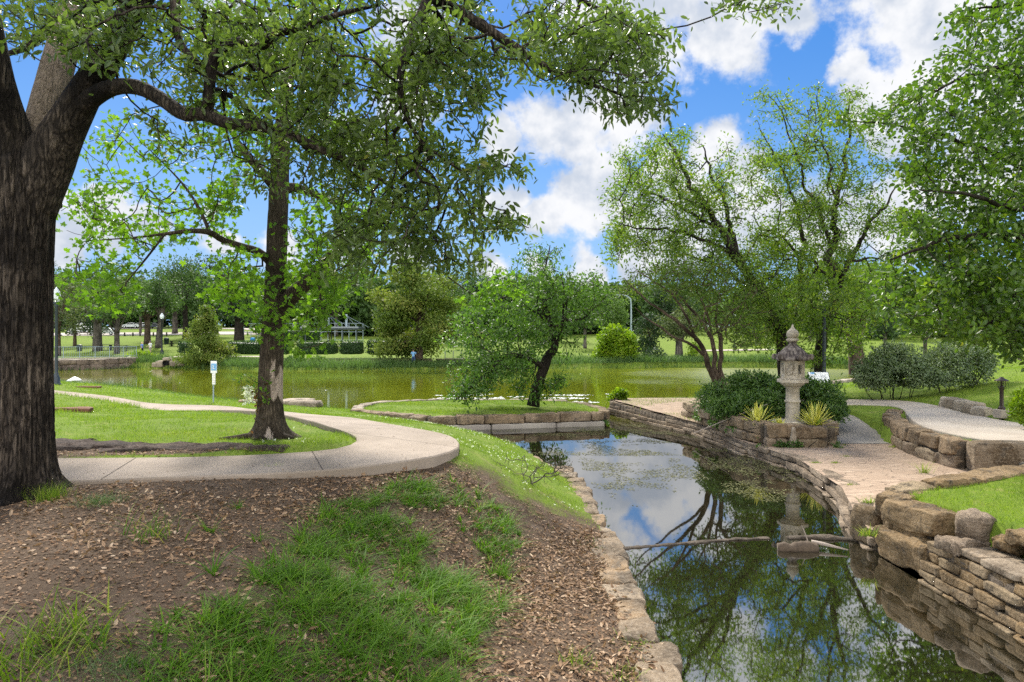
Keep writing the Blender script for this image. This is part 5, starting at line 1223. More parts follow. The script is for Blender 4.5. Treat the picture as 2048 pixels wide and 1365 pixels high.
shrub("grey_shrub", "left one of two rounded grey green shrubs on the lawn behind the information board", "shrub", (13.0, dG+1, Hs(13, dG+1)), [pel(1760,740,dG+1,50,38,.9),pel(1800,730,dG+1,50,42,.9),pel(1740,755,dG+.6,34,24,.6),pel(1820,750,dG+.6,40,30,.7),pel(1780,712,dG+1.2,36,28,.6)], M['grey_shrub'], ('oval', .085), 9000, "rounded shrubs on the right lawn", 10, 10)
shrub("grey_shrub", "right one of two rounded grey green shrubs on the lawn, under the broadleaf tree", "shrub", (15.0, dG+1, Hs(15, dG+1)), [pel(1890,730,dG+1,50,42,.9),pel(1940,735,dG+1.2,44,36,.8),pel(1870,750,dG+.5,34,26,.6),pel(1960,715,dG+1.4,34,28,.6),pel(1915,705,dG+1.2,46,26,.7)], M['grey_shrub'], ('oval', .085), 8500, "rounded shrubs on the right lawn", 11, 10)
shrub("golden_shrub", "small yellow green shrub half cut off at the right edge, beside the path light", "shrub", (at(2060,812,15.6)[0], 15.6, Hs(at(2060,812,15.6)[0], 15.6)), [pel(2058,812,15.6,32,36,.4),pel(2046,820,15.4,22,24,.3)], M['bright_bush'], ('oval', .07), 2200, None, 12, 8)
# bollard path light
q = ray(2003, 832); bz = q[2]
r = empty("path_light", q, "bronze bollard path light with a flared cap on a square concrete footing, right lawn", "path light")
b = MB(); V, Fs = cbox((q[0], q[1], bz+.06), (.27, .27, .22), .1, .012); b.add(V, Fs, .5); b.build("footing", M['pale_concrete'], r)
b = MB(); V, Fs = lathe([(.085,.17),(.085,.20),(.07,.225),(.055,.24),(.045,.26),(.045,.72),(.05,.73),(.05,.75),(.03,.77)], 20, (q[0], q[1], bz)); b.add(V, Fs, .5); b.build("post", M['bronze_metal'], r, smooth=True)
for i in range(4):
    a = i*math.pi/2+.5; dx, dy = math.cos(a), math.sin(a); b = MB()
    pts = [(q[0]+dx*e, q[1]+dy*e, bz+z) for e, z in ((.045,.67),(.07,.71),(.082,.78),(.084,.86),(.10,.90))]; V, Fs = tube(smooth_line(pts, 12), .0085, 6); b.add(V, Fs, .5); b.build("arm", M['bronze_metal'], r, smooth=True)
b = MB(); V, Fs = lathe([(.022,.75),(.022,.89),(.018,.90)], 12, (q[0], q[1], bz)); b.add(V, Fs, .5); b.build("lamp_tube", M['bronze_metal'], r, smooth=True)
b = MB(); V, Fs = lathe([(.02,.885),(.155,.885),(.165,.895),(.145,.912),(.09,.94),(.055,.955),(.05,.975),(.03,.99),(.004,.995)], 28, (q[0], q[1], bz)); b.add(V, Fs, .5); b.build("cap", M['bronze_metal'], r, smooth=True)
# information board behind the bed
ix, iy = at(1638, 755, 22.5)[0], 22.5; iz = Hs(ix, iy)
r = empty("information_board", (ix, iy, iz), "tilted white information panel on dark posts behind the planting bed, facing the water walk", "information board")
def tilted(b, c, w, h, t, u0, u1, v0, v1, lift, r_=.5):
    ct, st_ = math.cos(t), math.sin(t); V = []
    for l in (lift-.004, lift):
        for (u, v) in ((u0, v0), (u1, v0), (u1, v1), (u0, v1)):
            uu, vv = (u-.5)*w, (v-.5)*h; V.append([c[0]+uu+vv*.25, c[1]+vv*ct-l*st_, c[2]+vv*st_+l*ct])
    b.add(np.array(V), CUBE_F, r_)
pc = (ix, iy, CAMZ-(755-HY)/F*22.5); tl = math.radians(34)
b = MB(); tilted(b, pc, .70, .62, tl, 0, 1, 0, 1, .0); tilted(b, pc, .70, .62, tl, .0, 1, 0, 1, -.01); b.build("frame", M['slate_metal'], r)
b = MB(); tilted(b, pc, .70, .62, tl, .03, .97, .04, .96, .006); pan = b.build("panel", M['white_paint'], r)
b = MB(); tilted(b, pc, .70, .62, tl, .12, .34, .80, .94, .010); b.build("picture", M['blue_paint'], pan)
b = MB()
rng = np.random.default_rng(3)
for v in (.70, .62, .54, .30, .24): tilted(b, pc, .70, .62, tl, .08, .30+rng.uniform(0, .14), v, v+.02, .010)
b.build("text_lines", M['grey_metal'], pan); b = MB()
for v in (.66, .60, .54, .48, .30, .24, .18): tilted(b, pc, .70, .62, tl, .58, .78+rng.uniform(0, .15), v, v+.015, .010)
b.build("text_lines", M['grey_metal'], pan)
for s in (-.24, .30):
    b = MB(); V, Fs = cbox((ix+s, iy+.1, .5*(iz-.1+pc[2]-.02)), (.06, .06, pc[2]-iz+.05), 0, .006); b.add(V, Fs, .5); b.build("post", M['slate_metal'], r)
# lamp posts with globes
def lamp_post(px, d, top_py, base_py, label, group, seed, globe=True, mat='slate_metal', scale=1.0):
    x = at(px, 0, d)[0]; z0 = Hs(x, d); zt = CAMZ-(top_py-HY)/F*d; h = zt-z0
    r = empty("lamp_post", (x, d, z0), label, "lamp post", group); s = scale
    b = MB(); V, Fs = lathe([(.22*s,-.1),(.22*s,.06),(.17*s,.10),(.16*s,.38),(.12*s,.46),(.085*s,.60),(.07*s,.68),(.065*s,h-1.02),(.075*s,h-1.0),(.10*s,h-.94),(.085*s,h-.90),(.12*s,h-.84),(.12*s,h-.74)], 16, (x, d, z0)); b.add(V, Fs, .5); b.build("post", M[mat], r, smooth=True)
    if globe:
        b = MB(); V, Fs = lathe([(.11*s,h-.74),(.15*s,h-.68),(.185*s,h-.55),(.19*s,h-.42),(.17*s,h-.30),(.13*s,h-.22),(.115*s,h-.20),(.125*s,h-.185),(.085*s,h-.12),(.05*s,h-.08),(.03*s,h-.02),(.005,h)], 20, (x, d, z0)); b.add(V, Fs, .5); b.build("globe", M['globe'], r, smooth=True)
    return r
lamp_post(113, 34.0, 574, 768, "slate grey lamp post with an acorn globe just right of the oak trunk", "park lamp posts", 1)
lamp_post(324, 86.0, 626, 703, "black lamp post with an acorn globe on the far bank beside the walkers", "park lamp posts", 2, mat='black_metal', scale=1.35)
lamp_post(1469, 96.0, 622, 700, "black lamp post on the far lawn, seen between the low multi-stemmed tree and the lantern", "park lamp posts", 3, mat='black_metal', scale=1.3)
lamp_post(1648, 23.6, 560, 765, "dark lamp post standing right behind the information board, its globe among the leaves", "park lamp posts", 4, scale=.9)
d = 118.0; x = at(1262, 0, d)[0]; z0 = Hs(x, d); zt = CAMZ-(590-HY)/F*d
r = empty("street_light", (x, d, z0), "tall pale cobra-head street light rising behind the yellow green bush", "street light")
b = MB(); V, Fs = tube(smooth_line([(x,d,z0-.2),(x,d,zt-1.6),(x-.3,d,zt-.5),(x-1.2,d,zt-.05),(x-2.3,d,zt)], 40), np.linspace(.19, .10, 40), 10); b.add(V, Fs, .5); b.build("pole", M['galv'], r, smooth=True)
b = MB(); V, Fq = rock((x-2.7, d, zt), (.9, .3, .2), 0, 6, 3, 0, 1); b.add(V, Fq, .5); b.build("lamp_head", M['galv'], r, smooth=True)
# park notice on a post by the water
q = ray(427, 806); d = q[1]
r = empty("notice_sign", q, "small white and blue notice above a narrow panel on a thin pondside post", "sign")
b = MB(); V, Fs = cbox((q[0], d, q[2]+.62), (.045, .03, 1.4), 0, .005); b.add(V, Fs, .5); b.build("post", M['galv'], r)
def pbox(px0, px1, py0, py1, dd, t, mat, nm, par):
    a_, c_ = at(px0, py0, dd), at(px1, py1, dd); b = MB(); V, Fs = cbox(((a_[0]+c_[0])/2, dd, (a_[2]+c_[2])/2), (c_[0]-a_[0], t, a_[2]-c_[2]), 0, .004); b.add(V, Fs, .5); return b.build(nm, mat, par)
pl_ = pbox(421.5, 434, 722, 746, d-.03, .02, M['white_paint'], "panel", r)
pbox(422.5, 433.2, 727, 741, d-.044, .012, M['blue_paint'], "blue_field", pl_)
pbox(425.6, 426.9, 730, 738, d-.053, .012, M['white_paint'], "white_mark", pl_); pbox(425.6, 429.4, 736.6, 738, d-.055, .010, M['white_paint'], "white_mark", pl_)
p2 = pbox(424.6, 431, 746.5, 769, d-.03, .02, M['white_paint'], "lower_panel", r)
for k in range(5): pbox(426, 429.8, 749+k*3.8, 750.6+k*3.8, d-.042, .008, M['sign_pink'], "faded_line", p2)
# trash bins
def bin_(px, base_py, top_py, d, label, mat, flat=False):
    x = at(px, 0, d)[0]; z0 = Hs(x, d); h = (base_py-top_py)/F*d
    r = empty("trash_bin", (x, d, z0), label, "trash bin", "park bins")
    b = MB(); V, Fs = lathe([(.30,0),(.32,.05),(.36,h*.72),(.40,h*.73),(.40,h*.78),(.37,h*.79)], 16, (x, d, z0)); b.add(V, Fs, .5); b.build("drum", mat, r, smooth=True)
    b = MB(); V, Fs = lathe([(.38,h*.79),(.37,h*.86),(.28,h*.95),(.1,h)], 16, (x, d, z0)); b.add(V, Fs, .5); b.build("dome_lid", mat, r, smooth=True)
bin_(159, 686, 673, 92, "dark trash bin on the far lawn left of the picnic tables, near the van", M['bin_green'])
bin_(333, 677, 664, 104, "dark trash bin on the far lawn just right of the black lamp post", M['bin_green'])
bin_(506, 676, 658, 100, "blue recycling bin on the far lawn left of the maple trunk", M['bin_blue'])
# picnic tables
def picnic(px, d, label, w=1.9, rz=0.0):
    x = at(px, 0, d)[0]; z0 = Hs(x, d); r = empty("picnic_table", (x, d, z0), label, "picnic table", "dark picnic tables on the far lawn", rz=rz)
    def part(nm, c, s):
        b = MB(); V, Fs = cbox((0, 0, 0), s, 0, .01); V = rot_z(V+np.array(c), rz)+np.array([x, d, z0]); b.add(V, Fs, .5); b.build(nm, M['black_metal'], r)
    part("tabletop", (0, 0, .75), (w, .75, .06)); part("bench", (0, -.65, .45), (w, .28, .05)); part("bench", (0, .65, .45), (w, .28, .05))
    for s in (-1, 1):
        part("leg", (s*w*.33, 0, .37), (.09, .6, .74)); part("support", (s*w*.33, 0, .40), (.07, 1.4, .06)); part("foot", (s*w*.33, -.65, .2), (.06, .06, .42)); part("foot", (s*w*.33, .65, .2), (.06, .06, .42))
picnic(212, 93, "dark picnic table beside the pale tree trunk, second from the left bin"); picnic(246, 92, "short dark picnic table seen right of the slim tree trunk", 1.3, .5)
picnic(352, 100, "dark picnic table between the black lamp post and the feathery sapling"); picnic(366, 93, "nearer small dark picnic table touching the feathery sapling", 1.2, .4)
picnic(472, 98, "dark picnic table under the shadowy tree left of the maple trunk", 2.4); picnic(494, 98, "dark picnic table standing beside the blue recycling bin", 1.9)
# posts along the car park
for k, px in enumerate((249.5, 266, 280.5, 307, 333.5)):
    d = 127.0; x = at(px, 0, d)[0]; z0 = Hs(x, d); b = MB(); V, Fs = lathe([(.13,-.1),(.13,.62),(.11,.68),(.02,.70)], 10, (0, 0, 0)); b.add(V, Fs, .5)
    o = b.build("bollard", M['wood_dark'], smooth=True); o.location = (x, d, z0)
    prop(o, ["leftmost dark stub post along the car park edge", "second dark stub post from the left along the car park", "middle dark stub post along the car park edge", "fourth dark stub post along the car park, left of the leaning trunk", "rightmost dark stub post, above the bin by the lamp post"][k], "bollard", "stub posts along the car park")
# vehicles
def car(name, label, px, d, L, prof, roofz, mat, rz=0.0, van=False, group="vehicles parked beyond the lawn"):
    x = at(px, 0, d)[0]; z0 = Hs(x, d)+.06; r = empty(name, (x, d, z0), label, "van" if van else "car", group, rz=rz); W = 1.8
    P = np.array(prof, float)*[L/4.5, 1]; n = len(P); b = MB(); rows = []
    for yy, inset_ in ((-W/2, .0), (-W/2+.09, -.03), (W/2-.09, -.03), (W/2, 0)):
        q = P.copy()
        if abs(yy) == W/2: q = (q-[0, .7])*[.985, .95]+[0, .7]
        rows.append(np.c_[q[:, 0], np.full(n, yy*(1 if abs(yy) < W/2 else .97)), q[:, 1]])
    V = rot_z(np.vstack(rows), rz)+np.array([x, d, z0]); k = np.arange(n); k2 = (k+1) % n
    Fq = np.vstack([np.stack([i*n+k, i*n+k2, i*n+n+k2, i*n+n+k], 1) for i in range(3)]); b.add(V, Fq, .5)
    me = b
    for i, flip in ((0, False), (3, True)):
        c = V[i*n:(i+1)*n].mean(0)[None]; off = b.n; b.add(np.vstack([V[i*n:(i+1)*n], c]), np.stack([k2, k, np.full(n, n)], 1) if not flip else np.stack([k, k2, np.full(n, n)], 1), .5)
    b.build("body", mat, r, smooth=False)
    def pane(nm, pts, yy, mt):
        b = MB(); A = np.array([[p[0]*L/4.5, yy, p[1]] for p in pts]); m_ = len(A); Bk = A.copy(); Bk[:, 1] += .02*np.sign(-yy)
        V = rot_z(np.vstack([A, Bk]), rz)+np.array([x, d, z0]); b.add(V, [np.array([[0, 1, 2, 3]]), np.array([[7, 6, 5, 4]]), np.array([[0, 4, 5, 1], [1, 5, 6, 2], [2, 6, 7, 3], [3, 7, 4, 0]])], .5); b.build(nm, mt, r)
    if van: wins = [((-1.75, 1.25), (-1.0, 1.25), (-1.0, 1.75), (-1.35, 1.75))]
    else: wins = [((-1.0, .92), (-.1, .92), (-.1, 1.32), (-.5, 1.32)), ((0, .92), (.9, .92), (.75, 1.30), (0, 1.33)), ((1.0, .92), (1.5, .95), (1.1, 1.22), (.88, 1.27))]
    for w in wins: pane("window", w, -W/2-.004, M['glass_dark']); pane("window", w, W/2+.004, M['glass_dark'])
    for s in (-1, 1):
        for wx in ((-1.42, 1.35) if not van else (-1.5, 1.5)):
            for (nm, rr, mt, w_, o_) in (("wheel", .34, M['tyre'], .22, 0),):
                b = MB(); a = np.linspace(0, 2*np.pi, 20, endpoint=False); yy = s*(W/2-.06)
                ring = [(rr*.94, -w_/2), (rr, -w_/2+.03), (rr, w_/2-.03), (rr*.94, w_/2)]
                V = np.vstack([np.c_[wx*L/4.5+q*np.cos(a), np.full(20, yy+e), .34+q*np.sin(a)] for q, e in ring]+[[[wx*L/4.5, yy-w_/2, .34]], [[wx*L/4.5, yy+w_/2, .34]]]); V = rot_z(V, rz)+np.array([x, d, z0])
                j = np.arange(20); k_ = (j+1) % 20; b.add(V, [np.vstack([np.stack([i*20+j, i*20+k_, i*20+20+k_, i*20+20+j], 1) for i in range(3)]), np.vstack([np.stack([j, k_, np.full(20, 80)], 1), np.stack([60+k_, 60+j, np.full(20, 81)], 1)])], .5); wh = b.build(nm, mt, r)
                b = MB(); V = np.vstack([np.c_[wx*L/4.5+rr*.6*np.cos(a), np.full(20, yy+s*(w_/2+.006)), .34+rr*.6*np.sin(a)], [[wx*L/4.5, yy+s*(w_/2+.02), .34]]]); V = rot_z(V, rz)+np.array([x, d, z0]); b.add(V, np.stack([j, k_, np.full(20, 20)], 1), .5); b.build("rim", M['silver_paint'], wh)
    for yy in (-.62, .62):
        b = MB(); fx = P[:, 0].min(); V, Fs = cbox((fx+.02, yy, .72), (.06, .32, .16), 0, .02); V = rot_z(V, rz)+np.array([x, d, z0]); b.add(V, Fs, .5); b.build("headlight", M['white_paint'], r)
sedan = [(-2.2,.28),(-2.25,.62),(-2.1,.82),(-1.15,.95),(-.55,1.36),(.2,1.44),(.85,1.38),(1.55,1.0),(2.1,.95),(2.22,.70),(2.2,.30)]
vanp = [(-2.2,.30),(-2.28,.72),(-2.15,.98),(-1.75,1.15),(-1.25,1.95),(-.9,2.25),(2.15,2.32),(2.22,1.2),(2.22,.34)]
car("cargo_van", "white panel van parked behind the junipers on the far car park", 168, 134, 5.6, vanp, 2.3, M['white_paint'], .05, True)
car("parked_car", "silver saloon car parked at the car park edge just right of the white van", 212, 132, 4.6, sedan, 1.4, M['silver_paint'], .05)
car("parked_car", "pale car far up the rise between the trees, leftmost on the road", 264, 172, 4.5, sedan, 1.4, M['silver_paint'], 0)
car("parked_car", "white car far up the rise, half hidden by a tree trunk on the road", 285, 174, 4.5, sedan, 1.4, M['white_paint'], 0)
car("parked_car", "dark car far up the rise beneath the leaning pale trunk", 308, 172, 4.5, sedan, 1.4, M['dark_car'], 0)
# pavilion: flat canopy hung from two masts
d = 98.0; base = at(672, 684, d); zc = CAMZ-(657-HY)/F*d; xl, xr = at(596, 0, d)[0], at(724, 0, d)[0]; z0 = Hs(base[0], d)
r = empty("pavilion", (base[0], d, z0), "flat roofed park shelter hung by cables from two steel masts, behind the hedges", "pavilion")
b = MB(); V, Fs = cbox(((xl+xr)/2, d, zc), (xr-xl, 4.5, .42), 0, .03); b.add(V, Fs, .5); b.build("roof", M['slate_metal'], r)
b = MB(); V, Fs = cbox(((xl+xr)/2, d-2.27, zc+.12), (xr-xl, .06, .22), 0, .01); b.add(V, Fs, .5); b.build("fascia", M['grey_metal'], r)
for px in (619, 692, 656, 708):
    x = at(px, 0, d)[0]; b = MB(); V, Fs = cbox((x, d-1.9 if px in (619, 692) else d+1.9, .5*(z0+zc)-.2), (.14, .14, zc-z0+.2), 0, .01); b.add(V, Fs, .5); b.build("column", M['slate_metal'], r)
for px in (657, 693):
    x = at(px, 0, d)[0]; zt = CAMZ-(630-HY)/F*d; b = MB(); V, Fs = cbox((x, d, .5*(zc+zt)), (.28, .28, zt-zc+.2), 0, .02); b.add(V, Fs, .5); b.build("mast", M['galv'], r)
    for dx in (1.6, 3.2): 
        b = MB(); V, Fs = tube([(x, d, zt-.1), (x+dx, d, zc+.16)], .02, 5); b.add(V, Fs, .5); b.build("cable", M['galv'], r)
# court fence behind it
r = empty("court_fence", (at(560, 0, 112)[0], 112, Hs(at(560, 0, 112)[0], 112)), "tall galvanised court fence of thin posts and rails behind the shelter", "fence")
for k, px in enumerate(range(488, 730, 14)):
    x = at(px, 0, 112)[0]; z0 = Hs(x, 112); b = MB(); V, Fs = tube([(x, 112, z0-.1), (x, 112, z0+2.9)], .05, 6); b.add(V, Fs, .5); b.build("post", M['galv'], r)
for hz in (.15, 1.5, 2.9):
    x0, x1 = at(488, 0, 112)[0], at(724, 0, 112)[0]; L = np.linspace(x0, x1, 20); b = MB(); V, Fs = tube(np.c_[L, np.full(20, 112.0), H(L, np.full(20, 112.0))+hz], .035, 5); b.add(V, Fs, .5); b.build("rail", M['galv'], r)
# clipped hedges
def hedge(px0, px1, top, bot, d, label, seed, depth=1.6, mat='hedge_leaf'):
    a_, c_ = at(px0, top, d), at(px1, bot, d); z0 = c_[2]; rng = np.random.default_rng(seed); w, h = c_[0]-a_[0], a_[2]-z0
    r = empty("clipped_hedge", ((a_[0]+c_[0])/2, d, Hs((a_[0]+c_[0])/2, d)), label, "hedge", "clipped hedges across the pond")
    n = int(w*h*170+w*depth*60); Vb, Fb = rock(((a_[0]+c_[0])/2, d, z0+h/2-.1), (w-.25, depth-.25, h), 0, 9, 8, .06, seed)
    b = MB(); b.add(Vb, Fb, .15)
    b.build("core", M['hedge_leaf'], r)
    u = rng.uniform(-1, 1, (n, 3)); f = rng.choice(3, n, p=[.12, .55, .33]); sg = np.where(f == 2, 1, np.where(f == 1, -1, rng.choice([-1, 1], n))); u[np.arange(n), f] = sg*rng.uniform(.9, 1.04, n)
    pw = (np.abs(u)**9).sum(1)**(1/9); u = u/np.maximum(pw, .97)[:, None]
    pos = u*[w/2, depth/2, h/2]+[(a_[0]+c_[0])/2, d, z0+h/2]; pos += (fbm(pos, .9, seed)-.5)[:, None]*.18
    out = np.zeros((n, 3)); out[np.arange(n), f] = sg
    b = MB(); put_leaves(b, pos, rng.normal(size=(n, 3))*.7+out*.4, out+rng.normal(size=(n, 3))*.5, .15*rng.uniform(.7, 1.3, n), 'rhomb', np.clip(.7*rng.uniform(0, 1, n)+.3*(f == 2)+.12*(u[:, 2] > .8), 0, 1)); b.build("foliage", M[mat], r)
dh = 75.5
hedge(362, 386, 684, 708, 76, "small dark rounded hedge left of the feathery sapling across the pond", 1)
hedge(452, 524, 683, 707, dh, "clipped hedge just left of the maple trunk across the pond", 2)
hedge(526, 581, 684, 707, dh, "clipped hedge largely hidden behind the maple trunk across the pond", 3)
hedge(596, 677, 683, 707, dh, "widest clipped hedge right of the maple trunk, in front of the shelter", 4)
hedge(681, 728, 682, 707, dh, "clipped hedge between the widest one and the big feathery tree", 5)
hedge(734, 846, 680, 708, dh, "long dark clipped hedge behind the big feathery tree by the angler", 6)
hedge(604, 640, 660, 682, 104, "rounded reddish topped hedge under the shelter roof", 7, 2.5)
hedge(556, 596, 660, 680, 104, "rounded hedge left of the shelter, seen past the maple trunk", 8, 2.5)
# railings
def railing(pts, h, np_, label, mat, zf, seed=0):
    Q = resample(smooth_line(pts, 80) if len(pts) > 2 else np.array(pts, float), np_); z = zf(Q)
    r = empty("railing", (*Q[len(Q)//2], float(z[len(Q)//2])), label, "railing")
    for k in range(np_): b = MB(); V, Fs = tube([(*Q[k], z[k]-.05), (*Q[k], z[k]+h)], .045, 6); b.add(V, Fs, .5); b.build("post", mat, r)
    for hh, rr in ((h-.02, .028), (.14, .022)): b = MB(); V, Fs = tube(np.c_[Q, z+hh], rr, 5); b.add(V, Fs, .5); b.build("rail", mat, r)
    S = resample(Q, (np_-1)*8+1); zz = zf(S); b = MB()
    for p, zq in zip(S, zz): V, Fs = tube([(*p, zq+.14), (*p, zq+h-.03)], .010, 4); b.add(V, Fs, .5)
    b.build("baluster", mat, r)
railing([(-53,57.7),(-49,61.2),(-45.5,64.7),(-42.3,68.7),(-40,72.7)], 1.15, 15, "pale steel railing along the top of the fieldstone wall at far left", M['galv'], lambda Q: np.full(len(Q), 1.14))
railing([(-7.4,75.5),(-2.0,75.2)], 1.0, 7, "short dark railing on the far bank right of the big feathery tree", M['grey_metal'], lambda Q: H(Q[:, 0], Q[:, 1]))
# drain pipe with stone headwall
d = 71.5; x = at(334, 0, d)[0]
r = empty("drain_pipe", (x, d, .3), "dark drain pipe in a rough stone headwall on the far bank below the lamp post", "drain pipe")
b = MB()
for k, (dx, w, z, h) in enumerate(((-.75, .9, .45, .7), (.75, 1.0, .5, .6), (0, .9, .95, .35), (1.5, .8, .4, .4), (-1.3, .6, .35, .5))): V, Fq = rock((x+dx, d+.1, z), (w, .6, h), .1*k, 7, 4, .07, 90+k); b.add(V, Fq, .5)
b.build("headwall", M['pale_stone'], r, smooth=True)
b = MB(); V, Fs = tube([(x, d-.35, .55), (x, d+.4, .6)], .30, 16, cap=False); b.add(V, Fs, .5); V, Fs = tube([(x, d-.0, .55), (x, d+.02, .55)], .29, 16); b.add(V, Fs, .5); b.build("pipe", M['tyre'], r)
# small things on and round the water
q = gp(148, 762, 0.0)
b = MB(); V, Fs = lathe([(.02,-.05),(.30,-.04),(.42,.02),(.36,.09),(.22,.19),(.10,.27),(.02,.31)], 18, (0, 0, 0)); V[:, 0] *= 1.25; V[:, 2] += .04*np.sin(V[:, 0]*6); b.add(V, Fs, .5); o = b.build("white_float", M['white_paint'], smooth=True); o.location = tuple(q); prop(o, "white cone shaped float on the pond, right of the left lamp post", "float")
q = gp(1595, 1100, 0.0)
b = MB(); L = smooth_line([(-.26, .02, .02), (-.05, -.02, .035), (.12, .01, .03), (.27, -.01, .02)], 30); V, Fs = tube(L, .075+.01*np.sin(np.linspace(0, 9, 30)), 18, wob=.6, seed=4); b.add(V, Fs, .5); o = b.build("drift_log", M['log_wood'], smooth=True); o.location = tuple(q); prop(o, "short waterlogged stump lying in the canal in front of the low weir", "log")
b = MB(); V, Fs = tube([(-.02, .0, .06), (.12, -.08, .05), (.36, -.26, .025)], [.028, .024, .008], 8); b.add(V, Fs, .5); o = b.build("pale_stick", M['drift_wood'], smooth=True); o.location = (q[0]+.26, q[1]+.12, .02); prop(o, "broken pale stick resting beside the waterlogged stump on the weir", "stick")
b = MB(); V, Fs = tube([(0, 0, 0), (-.05, 0, .15), (-.09, .02, .26)], [.010, .007, .004], 6); b.add(V, Fs, .5); o = b.build("thin_twig", M['drift_wood']); o.location = (q[0]+.24, q[1]+.2, .02); prop(o, "thin tan twig standing up behind the waterlogged stump", "twig")
r = empty("low_weir", (3.1, 9.55, 0), "thin broken concrete sill just breaking the water right across the canal", "weir")
b = MB(); L = smooth_line([(1.45, 9.35, .0), (2.2, 9.55, .012), (3.0, 9.75, .022), (3.7, 9.85, .018)], 60); rng = np.random.default_rng(8)
V, Fs = tube(L, .030+.035*vnoise(L*5, 1, 3), 9, wob=.8, seed=9); V[:, 2] = .002+(V[:, 2]-.008)*.32; b.add(V, Fs, .5); b.build("sill", M['mortar'], r, smooth=True)
b = MB(); L = smooth_line([(3.98, 9.86, .01), (4.4, 9.88, .02), (5.0, 9.75, .015)], 30); V, Fs = tube(L, .06+.03*vnoise(L*5, 1, 4), 9, wob=.7, seed=10); V[:, 2] = .006+(V[:, 2]-.01)*.42; b.add(V, Fs, .5); b.build("sill_end", M['mortar'], r, smooth=True)
# pole leaning from the water over the bed
a_, c_ = at(1398, 862, 19.3), at(1535, 808, 17.6); b = MB(); V, Fs = tube([a_-np.array([.15, 0, .06]), .5*(a_+c_)+[0, 0, .02], c_], [.012, .011, .008], 7); b.add(V, Fs, .5); prop(b.build("bamboo_pole", M['drift_wood']), "long thin pale cane leaning from the canal across the planting bed", "cane")
# timbers on the left lawn
for (px, py, w, lab, sd, hh) in ((145, 824, .95, "rusty brown timber lying on the lawn just right of the oak trunk", 1, .13), (178, 776, 1.15, "weathered timber at the pond edge below the left lamp post", 2, .10)):
    q = ray(px, py); lone_rock(lab, (q[0], q[1], q[2]+.05), (w, .24, hh), .05, M['rust_timber'], 500+sd, 9, 12, .03, name="timber_beam", cat="timber")
# fallen branch on the bank, sprout and white blossoms by the maple
def twiggy(name, label, cat, mat, start, n, spread, seed, r0=.014, up=.3, leaves=None, ln=.5):
    rng = np.random.default_rng(seed); root = empty(name, start, label, cat); b = MB(); T_ = []
    P = np.array(start)+rng.uniform(-1, 1, (n, 3))*np.array(spread)+[0, 0, up]; P[:, 2] = np.maximum(P[:, 2], H(P[:, 0], P[:, 1])+.03)
    Pn, par, order = mst(np.array([start]), np.zeros(1), P, .3); C, nt, Td = make_branches(b, Pn, par, order, 1, .0035, np.array([r0*1.5]), rng, bend=.25, maxr=r0)
    b.build("stems", mat, root, smooth=True)
    if leaves:
        km, mt, size, per = leaves; lb = MB(); sel = C[nt <= 2][:, 3]; idx = np.repeat(np.arange(len(sel)), per); m = len(idx)
        put_leaves(lb, sel[idx]+rng.normal(size=(m, 3))*size*.5, rng.normal(size=(m, 3))+[0, 0, -.2], rng.normal(size=(m, 3))*.5+[0, 0, 1], size*rng.uniform(.7, 1.2, m), km, rng.uniform(0, 1, m)); lb.build("leaves", mt, root)
    return root
q = ray(1062, 968)
twiggy("fallen_branch", "bare dark twiggy branch lying on the grassy bank at the canal edge", "fallen branch", M['grey_bark'], q, 70, (.62, .5, .22), 3, .016, .26)
q = ray(1110, 955); twiggy("fallen_branch", "smaller tangle of dead twigs on the bank nearest the water", "fallen branch", M['brown_bark'], q+np.array([0, 0, .02]), 50, (.38, .3, .14), 4, .008, .16)
q = at(516, 800, D1-.25); q[2] = Hs(q[0], q[1])
twiggy("climbing_vine", "dark vine with reddish leaves climbing the left side of the maple trunk", "vine", M['brown_bark'], q, 26, (.10, .06, .45), 5, .008, .45, ('oval', leafmat('vine_leaf', [(0, (.10, .03, .015)), (.5, (.13, .06, .02)), (1, (.09, .13, .02))], .3), .08, 3))
twiggy("leafy_sprout", "thin sprout with drooping light green leaves left of the maple trunk", "sprout", M['brown_bark'], at(512, 785, D1-.3), 16, (.28, .12, .22), 6, .008, .10, ('oval', M['maple_leaf'], .085, 3))
q = at(497, 790, D1-.35); b = MB(); rng = np.random.default_rng(4); m = 90; pos = q+np.clip(rng.normal(size=(m, 3)), -1.6, 1.6)*[.045, .04, .075]; put_leaves(b, pos, rng.normal(size=(m, 3)), rng.normal(size=(m, 3)), .07*rng.uniform(.6, 1.2, m), 'oval', rng.uniform(0, 1, m)); bl = b.build("white_blossoms", M['flower_white']); prop(bl, "cluster of white blossoms against the left side of the maple trunk", "blossoms")
